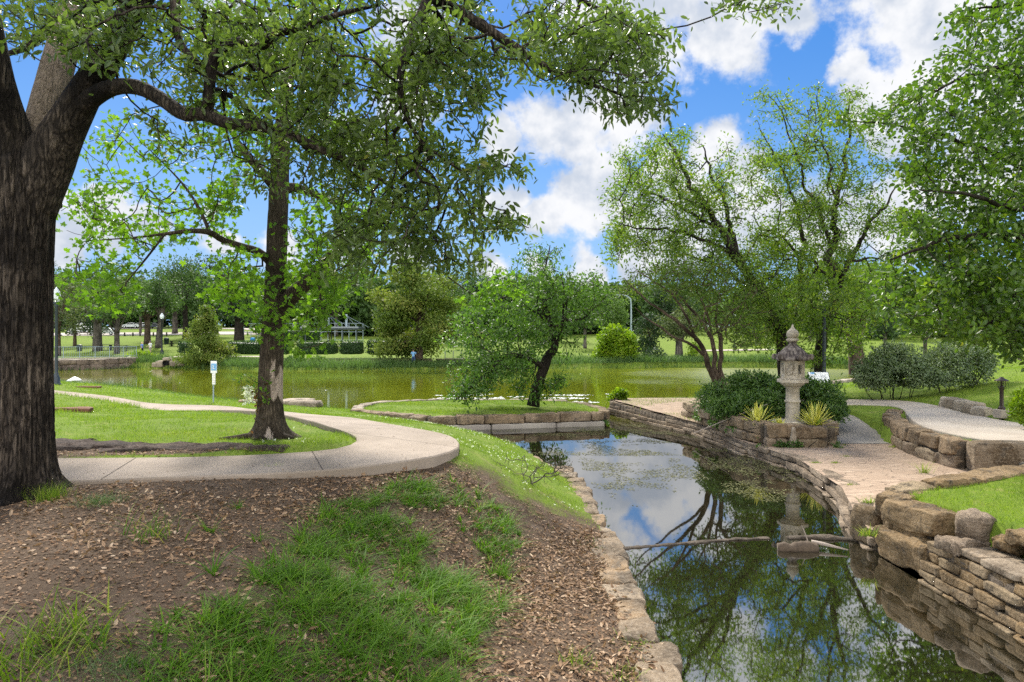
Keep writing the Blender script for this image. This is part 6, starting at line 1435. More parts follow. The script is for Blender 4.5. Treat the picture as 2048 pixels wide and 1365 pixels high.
# houses and board fence beyond the park
def house(px, d, w, h, label, door=True):
    x = at(px, 0, d)[0]; z0 = Hs(x, d); r = empty("house", (x, d, z0), label, "house")
    b = MB(); V, Fs = cbox((x, d, z0+h/2-.3), (w, 7, h+.6), 0, .02); b.add(V, Fs, .5); b.build("wall", M['house_wall'], r)
    b = MB(); V = np.array([[x-w/2-.4, d-3.9, z0+h], [x+w/2+.4, d-3.9, z0+h], [x+w/2+.4, d+3.9, z0+h], [x-w/2-.4, d+3.9, z0+h], [x-w/2-.4, d, z0+h+2], [x+w/2+.4, d, z0+h+2]])
    b.add(V, [np.array([[0, 1, 5, 4], [2, 3, 4, 5], [3, 2, 1, 0]]), np.array([[0, 4, 3], [1, 2, 5]])], .5); b.build("roof", M['roof_grey'], r)
    for k in range(3):
        b = MB(); V, Fs = cbox((x-w*.3+k*w*.3, d-3.52, z0+h*.55), (w*.11, .08, h*.4), 0, .01); b.add(V, Fs, .5); fr = b.build("window", M['white_paint'], r)
        b = MB(); V, Fs = cbox((x-w*.3+k*w*.3, d-3.57, z0+h*.55), (w*.08, .04, h*.33), 0, .005); b.add(V, Fs, .5); b.build("pane", M['glass_dark'], fr)
house(968, 150, 11, 4.2, "pale grey house glimpsed through the drooping tree on the island"); house(1400, 190, 14, 4, "pale house far behind the low multi-stemmed tree");
r = empty("board_fence", (at(1500, 0, 150)[0], 150, Hs(at(1500, 0, 150)[0], 150)), "brown board fence along the back of the far lawn, left of the lantern", "fence")
for k in range(9):
    x0, x1 = at(1460+k*12, 0, 150)[0], at(1471.4+k*12, 0, 150)[0]; z0 = Hs(x0, 150); b = MB(); V, Fs = cbox(((x0+x1)/2, 150, z0+.95), (x1-x0, .06, 2.0), 0, .01); b.add(V, Fs, .5); b.build("fence_panel", M['rust_timber'], r)
    b = MB(); V, Fs = cbox((x0-.05, 149.9, z0+1.0), (.12, .12, 2.2), 0, .01); b.add(V, Fs, .5); b.build("fence_post", M['wood_dark'], r)
# people
def person(label, x, y, H_, pose, shirt, shorts, hair, shoes, facing, long_hair=False, trousers=False):
    z0 = Hs(x, y); root = empty("person", (x, y, z0), label, "person"); s = H_/1.75
    J = dict(pel=(0,0,.95), wst=(0,0,1.10), chs=(0,0,1.32), nck=(0,.01,1.47), hd0=(0.0,.0,1.56), hd1=(.02,0,1.66), hd2=(0,0,1.73),
             shl=(0,.18,1.41), shr=(0,-.18,1.41), hil=(0,.09,.92), hir=(0,-.09,.92)); J.update(pose)
    R = dict(pel=.13, wst=.12, chs=.14, nck=.055, hd0=.075, hd1=.10, hd2=.06, shl=.065, shr=.065, hil=.095, hir=.095, ell=.043, elr=.043, wrl=.03, wrr=.03, pal=.038, par=.038, knl=.062, knr=.062, anl=.04, anr=.04, tol=.035, tor=.035)
    E = [('pel','wst'),('wst','chs'),('chs','nck'),('nck','hd0'),('hd0','hd1'),('hd1','hd2'),('chs','shl'),('chs','shr'),('shl','ell'),('ell','wrl'),('wrl','pal'),('shr','elr'),('elr','wrr'),('wrr','par'),('pel','hil'),('pel','hir'),('hil','knl'),('knl','anl'),('anl','tol'),('hir','knr'),('knr','anr'),('anr','tor')]
    for sd_, p in (('l', 'pal'), ('r', 'par')):
        w = np.array(J['wr'+sd_]); q = np.array(J[p]); dv = (q-w)/np.linalg.norm(q-w); sv = np.array([1.0, 0, 0])
        for i, (o, l) in enumerate(((-.03, .075), (-.011, .088), (.009, .083), (.027, .065))):
            J[f'f{sd_}{i}'] = tuple(q+dv*l+sv*o); R[f'f{sd_}{i}'] = .009; E.append((p, f'f{sd_}{i}'))
        J['t'+sd_] = tuple(w+dv*.05+sv*.05); R['t'+sd_] = .010; E.append((p, 't'+sd_))
    names = list(J); idx = {n: i for i, n in enumerate(names)}
    me = bpy.data.meshes.new("body"); me.from_pydata([tuple(np.array(J[n])*s) for n in names], [(idx[a], idx[c]) for a, c in E], []); ob = bpy.data.objects.new("body", me); COL.objects.link(ob)
    md = ob.modifiers.new("skin", 'SKIN'); md.use_smooth_shade = True; sk = me.skin_vertices[0].data
    for n in names: sk[idx[n]].radius = (R[n]*s*.92, R[n]*s*.92); sk[idx[n]].use_root = n == 'pel'
    sub_ = ob.modifiers.new("sub", 'SUBSURF'); sub_.levels = 1; sub_.render_levels = 1
    dg = bpy.context.evaluated_depsgraph_get(); m2 = bpy.data.meshes.new_from_object(ob.evaluated_get(dg)); m2.name = "body"; bpy.data.objects.remove(ob); m2.materials.clear(); m2.materials.append(M['skin'])
    bo = bpy.data.objects.new("body", m2); COL.objects.link(bo); bo.parent = root; root.rotation_euler = (0, 0, facing)
    def cloth(nm, chains, mt, pad):
        b = MB()
        for ch in chains:
            P = [np.array(J[c] if isinstance(c, str) else c[0]) for c in ch]; Rr = [(R[c] if isinstance(c, str) else c[1])+pad for c in ch]; Q = smooth_line(np.c_[np.array(P), Rr], 14)*s
            V, Fs = tube(Q[:, :3], Q[:, 3], 12); b.add(V, Fs, .5)
        b.build(nm, mt, root, smooth=True, world_space=False)
    mid = lambda a, c, f: (tuple(np.array(J[a])*(1-f)+np.array(J[c])*f), R[a]*(1-f)+R[c]*f)
    cloth("shirt", [[((0,0,.93), .125), 'wst', 'chs', ((0,0,1.45), .085)], ['shl', mid('shl', 'ell', .6)], ['shr', mid('shr', 'elr', .6)], ['shl', 'chs', 'shr']], shirt, .018)
    f = .98 if trousers else .85
    cloth("trousers" if trousers else "shorts", [['hil', mid('hil', 'knl', f)]+(['knl', mid('knl', 'anl', .95)] if trousers else []), ['hir', mid('hir', 'knr', f)]+(['knr', mid('knr', 'anr', .95)] if trousers else []), [((0,0,.99), .13), ((0,0,.86), .12)]], shorts, .016)
    b = MB(); V, Fq = rock((-.012*s, 0, 1.675*s), (.23*s, .20*s, .19*s), 0, 7, 2.3, .01, 3); b.add(V, Fq, .5)
    if long_hair: V, Fq = rock((-.09*s, 0, 1.58*s), (.12*s, .17*s, .22*s), 0, 6, 2.3, .02, 4); b.add(V, Fq, .5)
    b.build("hair", hair, root, smooth=True, world_space=False)
    b = MB()
    for dy in (-.035, .035): V, Fq = rock((.098*s, dy*s, 1.645*s), (.012, .022, .012), 0, 4, 2.2, 0, 1); b.add(V, Fq, .5)
    b.build("eyes", M['dark_hair'], root, world_space=False)
    b = MB(); V, Fq = rock((.112*s, 0, 1.615*s), (.04, .028, .045), 0, 5, 2.2, 0, 1); b.add(V, Fq, .5); V, Fq = rock((.095*s, 0, 1.57*s), (.02, .05, .012), 0, 5, 2.2, 0, 1); b.add(V, Fq, .5)
    for dy in (-.098, .098): V, Fq = rock((0, dy*s, 1.63*s), (.045, .02, .065), 0, 5, 2.2, 0, 1); b.add(V, Fq, .5)
    b.build("face", M['skin'], root, smooth=True, world_space=False)
    for sd_ in 'lr':
        a_, t_ = np.array(J['an'+sd_])*s, np.array(J['to'+sd_])*s; b = MB(); V, Fq = rock((a_*.35+t_*.65)+[0, 0, -.012], (.30, .11, .11), 0, 7, 3.5, .005, 2); b.add(V, Fq, .5); b.build("shoe", shoes, root, smooth=True, world_space=False)
walkA = dict(ell=(-.12,.24,1.16), wrl=(.02,.25,.98), pal=(.07,.25,.92), elr=(.04,-.24,1.14), wrr=(.22,-.24,1.02), par=(.29,-.24,.99), knl=(.16,.09,.52), anl=(.24,.09,.09), tol=(.40,.09,.05), knr=(-.10,-.09,.50), anr=(-.34,-.09,.16), tor=(-.22,-.09,.05))
walkB = dict(ell=(.06,.24,1.14), wrl=(.24,.24,1.06), pal=(.31,.24,1.04), elr=(-.10,-.24,1.15), wrr=(.0,-.25,.93), par=(.03,-.25,.86), knl=(-.08,.09,.50), anl=(-.28,.09,.13), tol=(-.16,.09,.05), knr=(.16,-.09,.52), anr=(.26,-.09,.09), tor=(.42,-.09,.05))
lean = dict(ell=(.10,.26,1.14), wrl=(.32,.14,1.10), pal=(.39,.10,1.10), elr=(.10,-.26,1.14), wrr=(.32,-.14,1.10), par=(.39,-.10,1.10), knl=(.05,.13,.50), anl=(-.02,.15,.09), tol=(.14,.17,.05), knr=(.05,-.13,.50), anr=(-.02,-.15,.09), tor=(.14,-.17,.05))
d = 84.0
person("blond person in a blue tank top and dark shorts walking along the far bank", at(284, 0, d)[0], d, 1.64, walkA, M['blue_cloth'], M['black_cloth'], M['blond_hair'], M['white_cloth'], math.pi, True)
person("person in a white t-shirt and grey shorts walking behind the blond walker", at(300.5, 0, d)[0], d, 1.78, walkB, M['white_cloth'], M['grey_cloth'], M['dark_hair'], M['white_cloth'], math.pi)
person("person in a sky blue shirt by the feathery tree trunk at the water", at(828, 0, 69)[0], 68.6, 1.70, lean, M['sky_cloth'], M['navy_cloth'], M['dark_hair'], M['black_cloth'], math.radians(80), False, True)
# ------------------------------------------------------------------ ground cover
def blades(b, x, y, z, h, w, lean, rng, r, segs=2, curl=.5):
    """narrow tapering blades rooted at (x,y,z)"""
    n = len(x); az = rng.uniform(0, 2*np.pi, n); h = np.broadcast_to(h, (n,)); w = np.broadcast_to(w, (n,)); lean = np.broadcast_to(lean, (n,))
    D = np.stack([np.cos(az), np.sin(az), np.zeros(n)], 1); S = np.stack([-D[:, 1], D[:, 0], np.zeros(n)], 1)
    fa = rng.uniform(0, 2*np.pi, n)*.5; S = S*np.cos(fa)[:, None]+D*np.sin(fa)[:, None]*.5
    base = np.stack([x, y, z], 1); rows = []
    for i in range(segs+1):
        t = i/segs; bend = lean*t+curl*lean*t*t
        P = base+D*(h*bend*.9)[:, None]*1.0; P[:, 2] += h*(t*np.sqrt(np.clip(1-(lean*.5*t)**2, .1, 1))-.35*lean*curl*t*t)
        ww = w*(1-t)**.7 if segs > 1 else w*(1-t)
        if i < segs: rows += [P-S*ww[:, None]*.5, P+S*ww[:, None]*.5]
        else: rows += [P]
    V = np.stack(rows, 1); k = V.shape[1]; o = np.arange(n)[:, None]*k; Fs = []
    for i in range(segs-1): Fs.append(o+np.array([[2*i, 2*i+1, 2*i+3, 2*i+2]]))
    e = 2*(segs-1); Fs.append(o+np.array([[e, e+1, e+2]]))
    V = V.reshape(-1, 3)
    for Fa in Fs: b.add(V if Fa is Fs[0] else np.zeros((0, 3)), Fa if Fa is Fs[0] else Fa-len(V), r)
rng = np.random.default_rng(77)
def scatter(x0, x1, y0, y1, dens):
    n = int((x1-x0)*(y1-y0)*dens); return rng.uniform(x0, x1, n), rng.uniform(y0, y1, n)
PLANT_POLY = [(5.6,22.6),(5.7,20.2),(5.9,18.0),(6.0,16.6),(7.7,16.3),(8.6,18.4),(9.0,20.3),(8.3,22.6)]
def lawn_ok(x, y, z):
    k = (sdf(x, y, WATER) > .12) & ~in_poly(x, y, PATIO) & ~in_poly(x, y, RAMP) & (sdf(x, y, UPATHPOLY) > .03) & (sdf(x, y, PATHPOLY) > .02) & ~in_poly(x, y, PLANT_POLY)
    dmv = dirt_mask(x, y); k &= rng.uniform(0, 1, len(x)) > sstep(.25, .7, dmv+(fbm2(x, y, 2.3, 8)-.5)*.9)
    k &= ~((x > 4.7) & (x < 9.7) & (y < 11.4) & ~in_poly(x, y, TERR)) | (x < 4)
    k &= np.abs(x/np.maximum(y, .1)) < .86
    return k
b = MB()
for (x0, x1, y0, y1, dn, hh, ww) in ((-9,2,8.2,12,1500,.050,.0055),(-12,2,12,16,1000,.055,.007),(-15,2,16,22,560,.06,.010),(-22,1,22,30,260,.06,.015),(-32,-8,30,44,90,.08,.025),(-5.6,3.2,21.8,28.2,650,.055,.010),
      (5.2,10,3,11.3,1800,.05,.006),(7,20,10.5,16,650,.045,.008),(7,20,16,24,430,.05,.010),(8,30,24,34,170,.055,.016),(14,40,34,55,60,.06,.03)):
    x, y = scatter(x0, x1, y0, y1, dn); z = H(x, y); k = lawn_ok(x, y, z)
    pat = fbm2(x, y, 1.1, 21); k &= rng.uniform(0, 1, len(x)) < .22+1.0*sstep(.36, .58, pat)
    x, y, z = x[k], y[k], z[k]; pat = pat[k]; n = len(x)
    edge = np.clip(1-(sdf(x, y, PATHPOLY)-.02)/.25, 0, 1)*(x < 2)
    blades(b, x, y, z-.008, hh*rng.uniform(.5, 1.5, n)*(.7+.8*pat)*(1+.6*edge), ww*rng.uniform(.7, 1.3, n), rng.uniform(.15, .9, n), rng, np.clip(.55*rng.uniform(0, 1, n)+.55*pat-.05, 0, 1))
Qe = PI_[(PI_[:, 0] < -11.3) & (PI_[:, 0] > -24)]; Qe = resample(Qe, 5200); x = Qe[:, 0]+rng.uniform(.02, 1.1, 5200)*.75; y = Qe[:, 1]-rng.uniform(.0, 1.1, 5200)*.65; k = sdf(x, y, PATHPOLY) > .03; x, y = x[k], y[k]; n = len(x)
blades(b, x, y, H(x, y)-.01, .20*rng.uniform(.3, 1.3, n)*(.5+.9*fbm2(x, y, .5, 29)), .014, rng.uniform(.1, .8, n), rng, rng.uniform(.2, .95, n), 2)
prop(b.build("grass", M['grass_blade']), kind="stuff")
# clover heads dotted through the bank grass
b = MB(); x, y = scatter(-4, 1.2, 10, 20, 26); z = H(x, y); k = lawn_ok(x, y, z) & (fbm2(x, y, .9, 31) > .5); x, y, z = x[k], y[k], z[k]; n = len(x)
P = np.stack([x, y, z+.055], 1)
for s_ in range(3): put_leaves(b, P+rng.normal(size=(n, 3))*.004, rng.normal(size=(n, 3)), rng.normal(size=(n, 3)), .022, 'rhomb', rng.uniform(0, 1, n))
prop(b.build("clover_flowers", M['flower_white']), kind="stuff")
# strap-leaved ground cover on the shady slope
LIR = gpoly([(700,1000),(780,965),(850,958),(930,972),(990,1010),(1035,1050),(1050,1085),(1015,1130),(1000,1200),(985,1270),(955,1330),(940,1480),(560,1480),(250,1480),(300,1340),(400,1250),(500,1190),(560,1140),(590,1075),(640,1025)])
LIR = [p[:2] for p in LIR]; Pl = np.array(LIR)
b = MB()
x, y = scatter(Pl[:, 0].min()-1.2, Pl[:, 0].max()+.2, Pl[:, 1].min(), Pl[:, 1].max()+.3, 105)
s = sdf(x, y, LIR); nz = fbm2(x, y, 1.7, 41); nz2 = fbm2(x, y, 3.2, 43)
pr = sstep(.12, -.18, s+(nz2-.5)*.5)*sstep(.33, .46, nz+.10*sstep(6.6, 5.0, y))+.045*sstep(1.6, .2, s)*(nz2 > .55)
k = (rng.uniform(0, 1, len(x)) < pr) & (x < .1) & (sdf(x, y, PATHPOLY) > .35); x, y = x[k], y[k]; nb = 18
cx_, cy_ = np.repeat(x, nb), np.repeat(y, nb); tr = np.repeat(rng.uniform(0, 1, len(x)), nb); tl_ = np.repeat(rng.uniform(.6, 1.5, len(x)), nb); n = len(cx_)
xx = cx_+rng.normal(size=n)*.018; yy = cy_+rng.normal(size=n)*.018
blades(b, xx, yy, H(xx, yy)-.01, .165*tl_*rng.uniform(.5, 1.25, n), .0125*rng.uniform(.7, 1.3, n), rng.uniform(.3, 1.5, n), rng, np.clip(.38*rng.uniform(0, 1, n)+.6*tr, 0, 1), 5, .8)
prop(b.build("ground_cover", M['strap_blade']), kind="stuff")
# distinct tufts
def tuft(px, py, n, h, w, rad, lean, mat, label, seed, curl=.7, group="grass tufts on the bare slope"):
    g = np.random.default_rng(seed); q = ray(px, py); b = MB(); xx = q[0]+g.normal(size=n)*rad; yy = q[1]+g.normal(size=n)*rad
    blades(b, xx, yy, H(xx, yy)-.01, h*g.uniform(.5, 1.25, n), w*g.uniform(.6, 1.3, n), g.uniform(.15, lean, n), g, g.uniform(0, 1, n), 5, curl)
    o = b.build("grass_tuft", mat); prop(o, label, "grass tuft", group)
tuft(103, 998, 420, .19, .004, .085, .8, M['grass_blade'], "fine upright grass tuft growing against the foot of the oak trunk", 1)
tuft(203, 1006, 420, .12, .004, .11, 1.3, M['reed_blade'], "low olive grass tuft just right of the one at the oak's foot", 2)
tuft(305, 1078, 60, .30, .010, .09, 1.1, M['strap_blade'], "tall floppy grass clump standing alone on the bare dirt below the path", 3)
tuft(120, 1290, 170, .24, .013, .17, 1.1, M['grass_blade'], "broad bright bladed grass clump at the left edge, above the corner", 4)
tuft(50, 1362, 90, .26, .013, .14, 1.0, M['grass_blade'], "bright grass clump in the very lower left corner", 5)
tuft(215, 1345, 320, .11, .004, .12, 1.4, M['reed_blade'], "fine yellowish grass tuft beside the lower left corner clump", 6)
tuft(1160, 1330, 60, .13, .012, .07, 1.2, M['grass_blade'], "small grass tuft on the leaf strewn strip near the bottom edge", 7)
tuft(1280, 1290, 70, .07, .010, .10, 1.2, M['grass_blade'], "flat weed beside the edging stones at the bottom of the strip", 8)
tuft(1265, 1362, 80, .09, .010, .10, 1.2, M['grass_blade'], "weed patch on the strip cut off by the bottom edge", 9)
tuft(555, 940, 60, .10, .010, .06, 1.0, M['grass_blade'], "small bright weed right under the path's front edge", 10)
tuft(1205, 1100, 110, .08, .006, .16, 1.1, M['grass_blade'], "grass patch beside the edging stones where the weir meets the bank", 11)
def pweed(x, y, z, n, h, label, seed, group="weeds in the patio joints", mat='grass_blade'):
    g = np.random.default_rng(seed); b = MB(); xx = x+g.normal(size=n)*.05; yy = y+g.normal(size=n)*.03
    blades(b, xx, yy, np.full(n, z-.01), h*g.uniform(.5, 1.3, n), .012*g.uniform(.6, 1.3, n), g.uniform(.2, 1.1, n), g, g.uniform(.3, 1, n), 3, .5); prop(b.build("patio_weed", M[mat]), label, "weed", group)
for k, (px, py, n, h, lab) in enumerate(((1735,1005,60,.12,"leafy weed alone on the lower patio near the terrace wall"),(1850,945,50,.26,"taller yellow green weed against the patio side of the curved terrace wall"),(1670,925,70,.05,"low weed strip in a patio joint near the ramp"),(1690,912,60,.05,"weed strip in the patio joint nearest the planting bed"),
     (1630,925,110,.05,"long weed line along a patio crack beside the canal"),(1700,968,60,.04,"small weed in the patio paving just short of the canal bend"),(1735,1068,90,.13,"clump of weeds at the patio tip by the leaning block"),(1690,890,40,.06,"weed at the left foot of the ramp"),(1785,893,60,.07,"weed at the foot of the retaining wall where the ramp begins"))):
    q = gp(px, py, .31); pweed(q[0], q[1], .30, n, h, lab, k+60)
b = MB(); x, y = scatter(4.2, 7.8, 21, 27.4, 260); k = (fbm2(x, y, .8, 37) > .52) & in_poly(x, y, PATIO) & ~in_poly(x, y, PLANT_POLY); x, y = x[k], y[k]; n = len(x)
blades(b, x, y, patz(x, y)-.01, .06*rng.uniform(.5, 1.4, n), .012, rng.uniform(.2, .9, n), rng, rng.uniform(0, 1, n)); prop(b.build("joint_grass", M['grass_blade']), kind="stuff")
# leaf litter
LIT = gpoly([(1045,1080),(1180,1062),(1235,1110),(1265,1200),(1310,1365),(1330,1480),(960,1480),(950,1330),(985,1260),(1000,1190)]); LIT = [p[:2] for p in LIT]
b = MB()
x, y = scatter(-7, 1.35, 2.2, 9.6, 900); s = sdf(x, y, LIT); nz = fbm2(x, y, 1.4, 51); sl = sdf(x, y, LIR)
pr = sstep(.35, -.2, s)*(.35+.8*sstep(.38, .6, nz))+.42*sstep(.9, -.1, sl)*sstep(.35, .55, nz)+.34*sstep(.42, .62, nz)
k = (rng.uniform(0, 1, len(x)) < pr*.95) & (sdf(x, y, PATHPOLY) > .05) & (np.abs(x/y) < .85); x, y = x[k], y[k]; n = len(x)
P = np.stack([x, y, H(x, y)+.008+rng.uniform(0, .018, n)], 1); D_ = rng.normal(size=(n, 3))*[1, 1, .28]
put_leaves(b, P, D_, rng.normal(size=(n, 3))*.5+[0, 0, 1], .058*rng.uniform(.4, 1.4, n), 'oak', np.clip(rng.beta(2, 2, n), 0, 1))
# a scatter of leaves on the walk
x, y = scatter(-9, -.8, 7.6, 14, 34); sp_ = sdf(x, y, PATHPOLY); k = (sp_ < -.02) & (rng.uniform(0, 1, len(x)) < .18+.8*sstep(-.28, -.02, sp_)*sstep(.35, .6, fbm2(x, y, .9, 58))); x, y = x[k], y[k]; n = len(x)
put_leaves(b, np.stack([x, y, pz(y)+.006], 1), rng.normal(size=(n, 3))*[1, 1, .1], rng.normal(size=(n, 3))*.2+[0, 0, 1], .042*rng.uniform(.4, 1.2, n), 'oak', rng.uniform(0, .5, n))
# crumbled bark and leaf mulch over the bare earth
x, y = scatter(-7, 1.3, 2.2, 9.8, 900); k = (dirt_mask(x, y)+(fbm2(x, y, 3, 57)-.5) > .5) & (sdf(x, y, PATHPOLY) > .03) & (np.abs(x/y) < .85); x, y = x[k], y[k]; n = len(x)
put_leaves(b, np.stack([x, y, H(x, y)+.004+rng.uniform(0, .008, n)], 1), rng.normal(size=(n, 3))*[1, 1, .2], rng.normal(size=(n, 3))*.3+[0, 0, 1], .024*rng.uniform(.3, 1.7, n), 'rhomb', np.clip(rng.beta(1.3, 3, n), 0, 1))
prop(b.build("leaf_litter", M['dry_leaf']), kind="stuff")
b = MB(); x, y = scatter(-7, 1.2, 2.6, 9.4, 5)
for xx, yy in zip(x, y):
    if float(sdf(np.array([xx]), np.array([yy]), PATHPOLY)[0]) < .1: continue
    l = rng.uniform(.06, .3); a = rng.uniform(0, 6.28); p = np.array([[xx, yy], [xx+l*.5*math.cos(a), yy+l*.5*math.sin(a)], [xx+l*math.cos(a+.3), yy+l*math.sin(a+.3)]]); z = H(p[:, 0], p[:, 1])+.015
    V, Fs = tube(np.c_[p, z], [.004, .0035, .002], 4); b.add(V, Fs, .5)
prop(b.build("twig_litter", M['brown_bark']), kind="stuff")
# reeds and rank growth along the pond margins
b = MB()
def margin(line, n, d0, d1, h, w, mat_r=(0, 1)):
    Q = resample(np.array([p[:2] for p in line], float), n); T_ = np.gradient(Q, axis=0); T_ = T_/np.linalg.norm(T_, axis=1)[:, None]; N_ = np.stack([-T_[:, 1], T_[:, 0]], 1)
    o = rng.uniform(d0, d1, n); x = Q[:, 0]+N_[:, 0]*o+rng.normal(size=n)*.3; y = Q[:, 1]+N_[:, 1]*o+rng.normal(size=n)*.2; z = np.maximum(H(x, y), -.05)
    hh = h*rng.uniform(.4, 1.2, n)*(.5+1.0*fbm2(x, y, .22, 61)); blades(b, x, y, z-.03, hh, w, rng.uniform(.1, .8, n), rng, np.clip(.6*rng.uniform(0, 1, n)+.4*fbm2(x, y, .3, 63), 0, 1), 2, .4)
margin(FARSHORE, 26000, -.1, 3.4, .85, .07)
margin([(38,68),(37,64),(34,56),(27.5,48)], 4000, -2.5, .2, .5, .05)
margin([(-47,63),(-43.5,67),(-40,72)], 1500, -.3, .3, .5, .05)
margin([(-30,44.5),(-22,39),(-15,33.8),(-9.4,29.6),(-7,28.2)], 3500, -.9, .0, .26, .016)
prop(b.build("shore_reeds", M['reed_blade']), kind="stuff")
shrub("waterside_shrub", "bright green weedy bush on the far bank below the walkers", "shrub", (at(283,0,75)[0],75,.6), [pel(283,718,75,30,16,1.2),pel(262,728,74,26,10,1.0)], M['bright_bush'], ('rhomb', .34), 1100, "bushes along the far bank", 71, 5)
shrub("waterside_shrub", "dark green bush on the far bank just right of the maple trunk", "shrub", (at(592,0,69)[0],69,.3), [pel(592,725,69.5,24,12,1.2)], M['far_leaf'], ('rhomb', .26), 500, "bushes along the far bank", 72, 5)
shrub("waterside_shrub", "small green bush on the far bank below the widest clipped hedge", "shrub", (at(638,0,69)[0],69,.3), [pel(636,724,69.5,20,11,1.0)], M['far_pale'], ('rhomb', .26), 450, "bushes along the far bank", 73, 5)
shrub("waterside_shrub", "light green bush at the water beside the slim trunk across the pond", "shrub", (at(1392,0,76)[0],76,.6), [pel(1394,712,76,22,14,1.0),pel(1388,694,77,14,10,.8)], M['bright_bush'], ('rhomb', .28), 500, "bushes along the far bank", 74, 5)
shrub("waterside_shrub", "dark low bush at the water right of the yellow green bush", "shrub", (at(1305,0,75)[0],75,.6), [pel(1308,712,75,24,18,1.2)], M['far_dark'], ('rhomb', .26), 500, "bushes along the far bank", 75, 5)
# algae on the canal, flat pale flecks on the pond
b = MB(); x, y = scatter(1.6, 6.3, 11.6, 24.5, 620); u = (x-1.6)/4.6
nz = fbm(np.stack([x*1.0, y*.8, 0*x], 1), 1.3, 81, 4); k = (nz+.16*(u-.55)-.10*sstep(13.5, 11.5, y)+.03*sstep(19, 15, y)+rng.normal(size=len(x))*.028 > .545) & (sdf(x, y, WATER) < -.05); x, y = x[k], y[k]; n = len(x)
put_leaves(b, np.stack([x, y, .003+rng.uniform(0, .004, n)], 1), rng.normal(size=(n, 3))*[1, 1, 0], np.tile([0, 0, 1.0], (n, 1)), .055*rng.uniform(.2, 1.4, n), 'spray', rng.uniform(0, 1, n))
x, y = scatter(-1.6, 4.5, 17, 23.2, 420); nz = fbm(np.stack([x*.7, y*1.6, 0*x], 1), 1.3, 83, 4); k = (nz+rng.normal(size=len(x))*.025 > .56) & (sdf(x, y, WATER) < -.05); x, y = x[k], y[k]; n = len(x)
put_leaves(b, np.stack([x, y, .003+rng.uniform(0, .004, n)], 1), rng.normal(size=(n, 3))*[1, 1, 0], np.tile([0, 0, 1.0], (n, 1)), .06*rng.uniform(.2, 1.4, n), 'spray', rng.uniform(.3, 1, n))
prop(b.build("floating_algae", M['algae']), kind="stuff")
b = MB(); x, y = scatter(-4, 6.0, 29.2, 37, 60); nz = fbm(np.stack([x*.35, y*1.2, 0*x], 1), 1.0, 85, 4); k = (nz+.05*sstep(33, 30.5, y) > .625) & (sdf(x, y, WATER) < -.3); x, y = x[k], y[k]; n = len(x)
put_leaves(b, np.stack([x, y, .003+rng.uniform(0, .004, n)], 1), rng.normal(size=(n, 3))*[1, .3, 0], np.tile([0, 0, 1.0], (n, 1)), .22*rng.uniform(.3, 1.2, n), 'maple', rng.uniform(0, 1, n))
x, y = scatter(-50, 30, 30, 66, .007); k = (sdf(x, y, WATER) < -.8); x, y = x[k], y[k]; n = len(x)
put_leaves(b, np.stack([x, y, np.full(n, .004)], 1), rng.normal(size=(n, 3))*[1, 1, 0], np.tile([0, 0, 1.0], (n, 1)), .25*rng.uniform(.3, 1.2, n), 'maple', rng.uniform(0, 1, n))
prop(b.build("pale_flecks", M['pale_fleck']), kind="stuff")
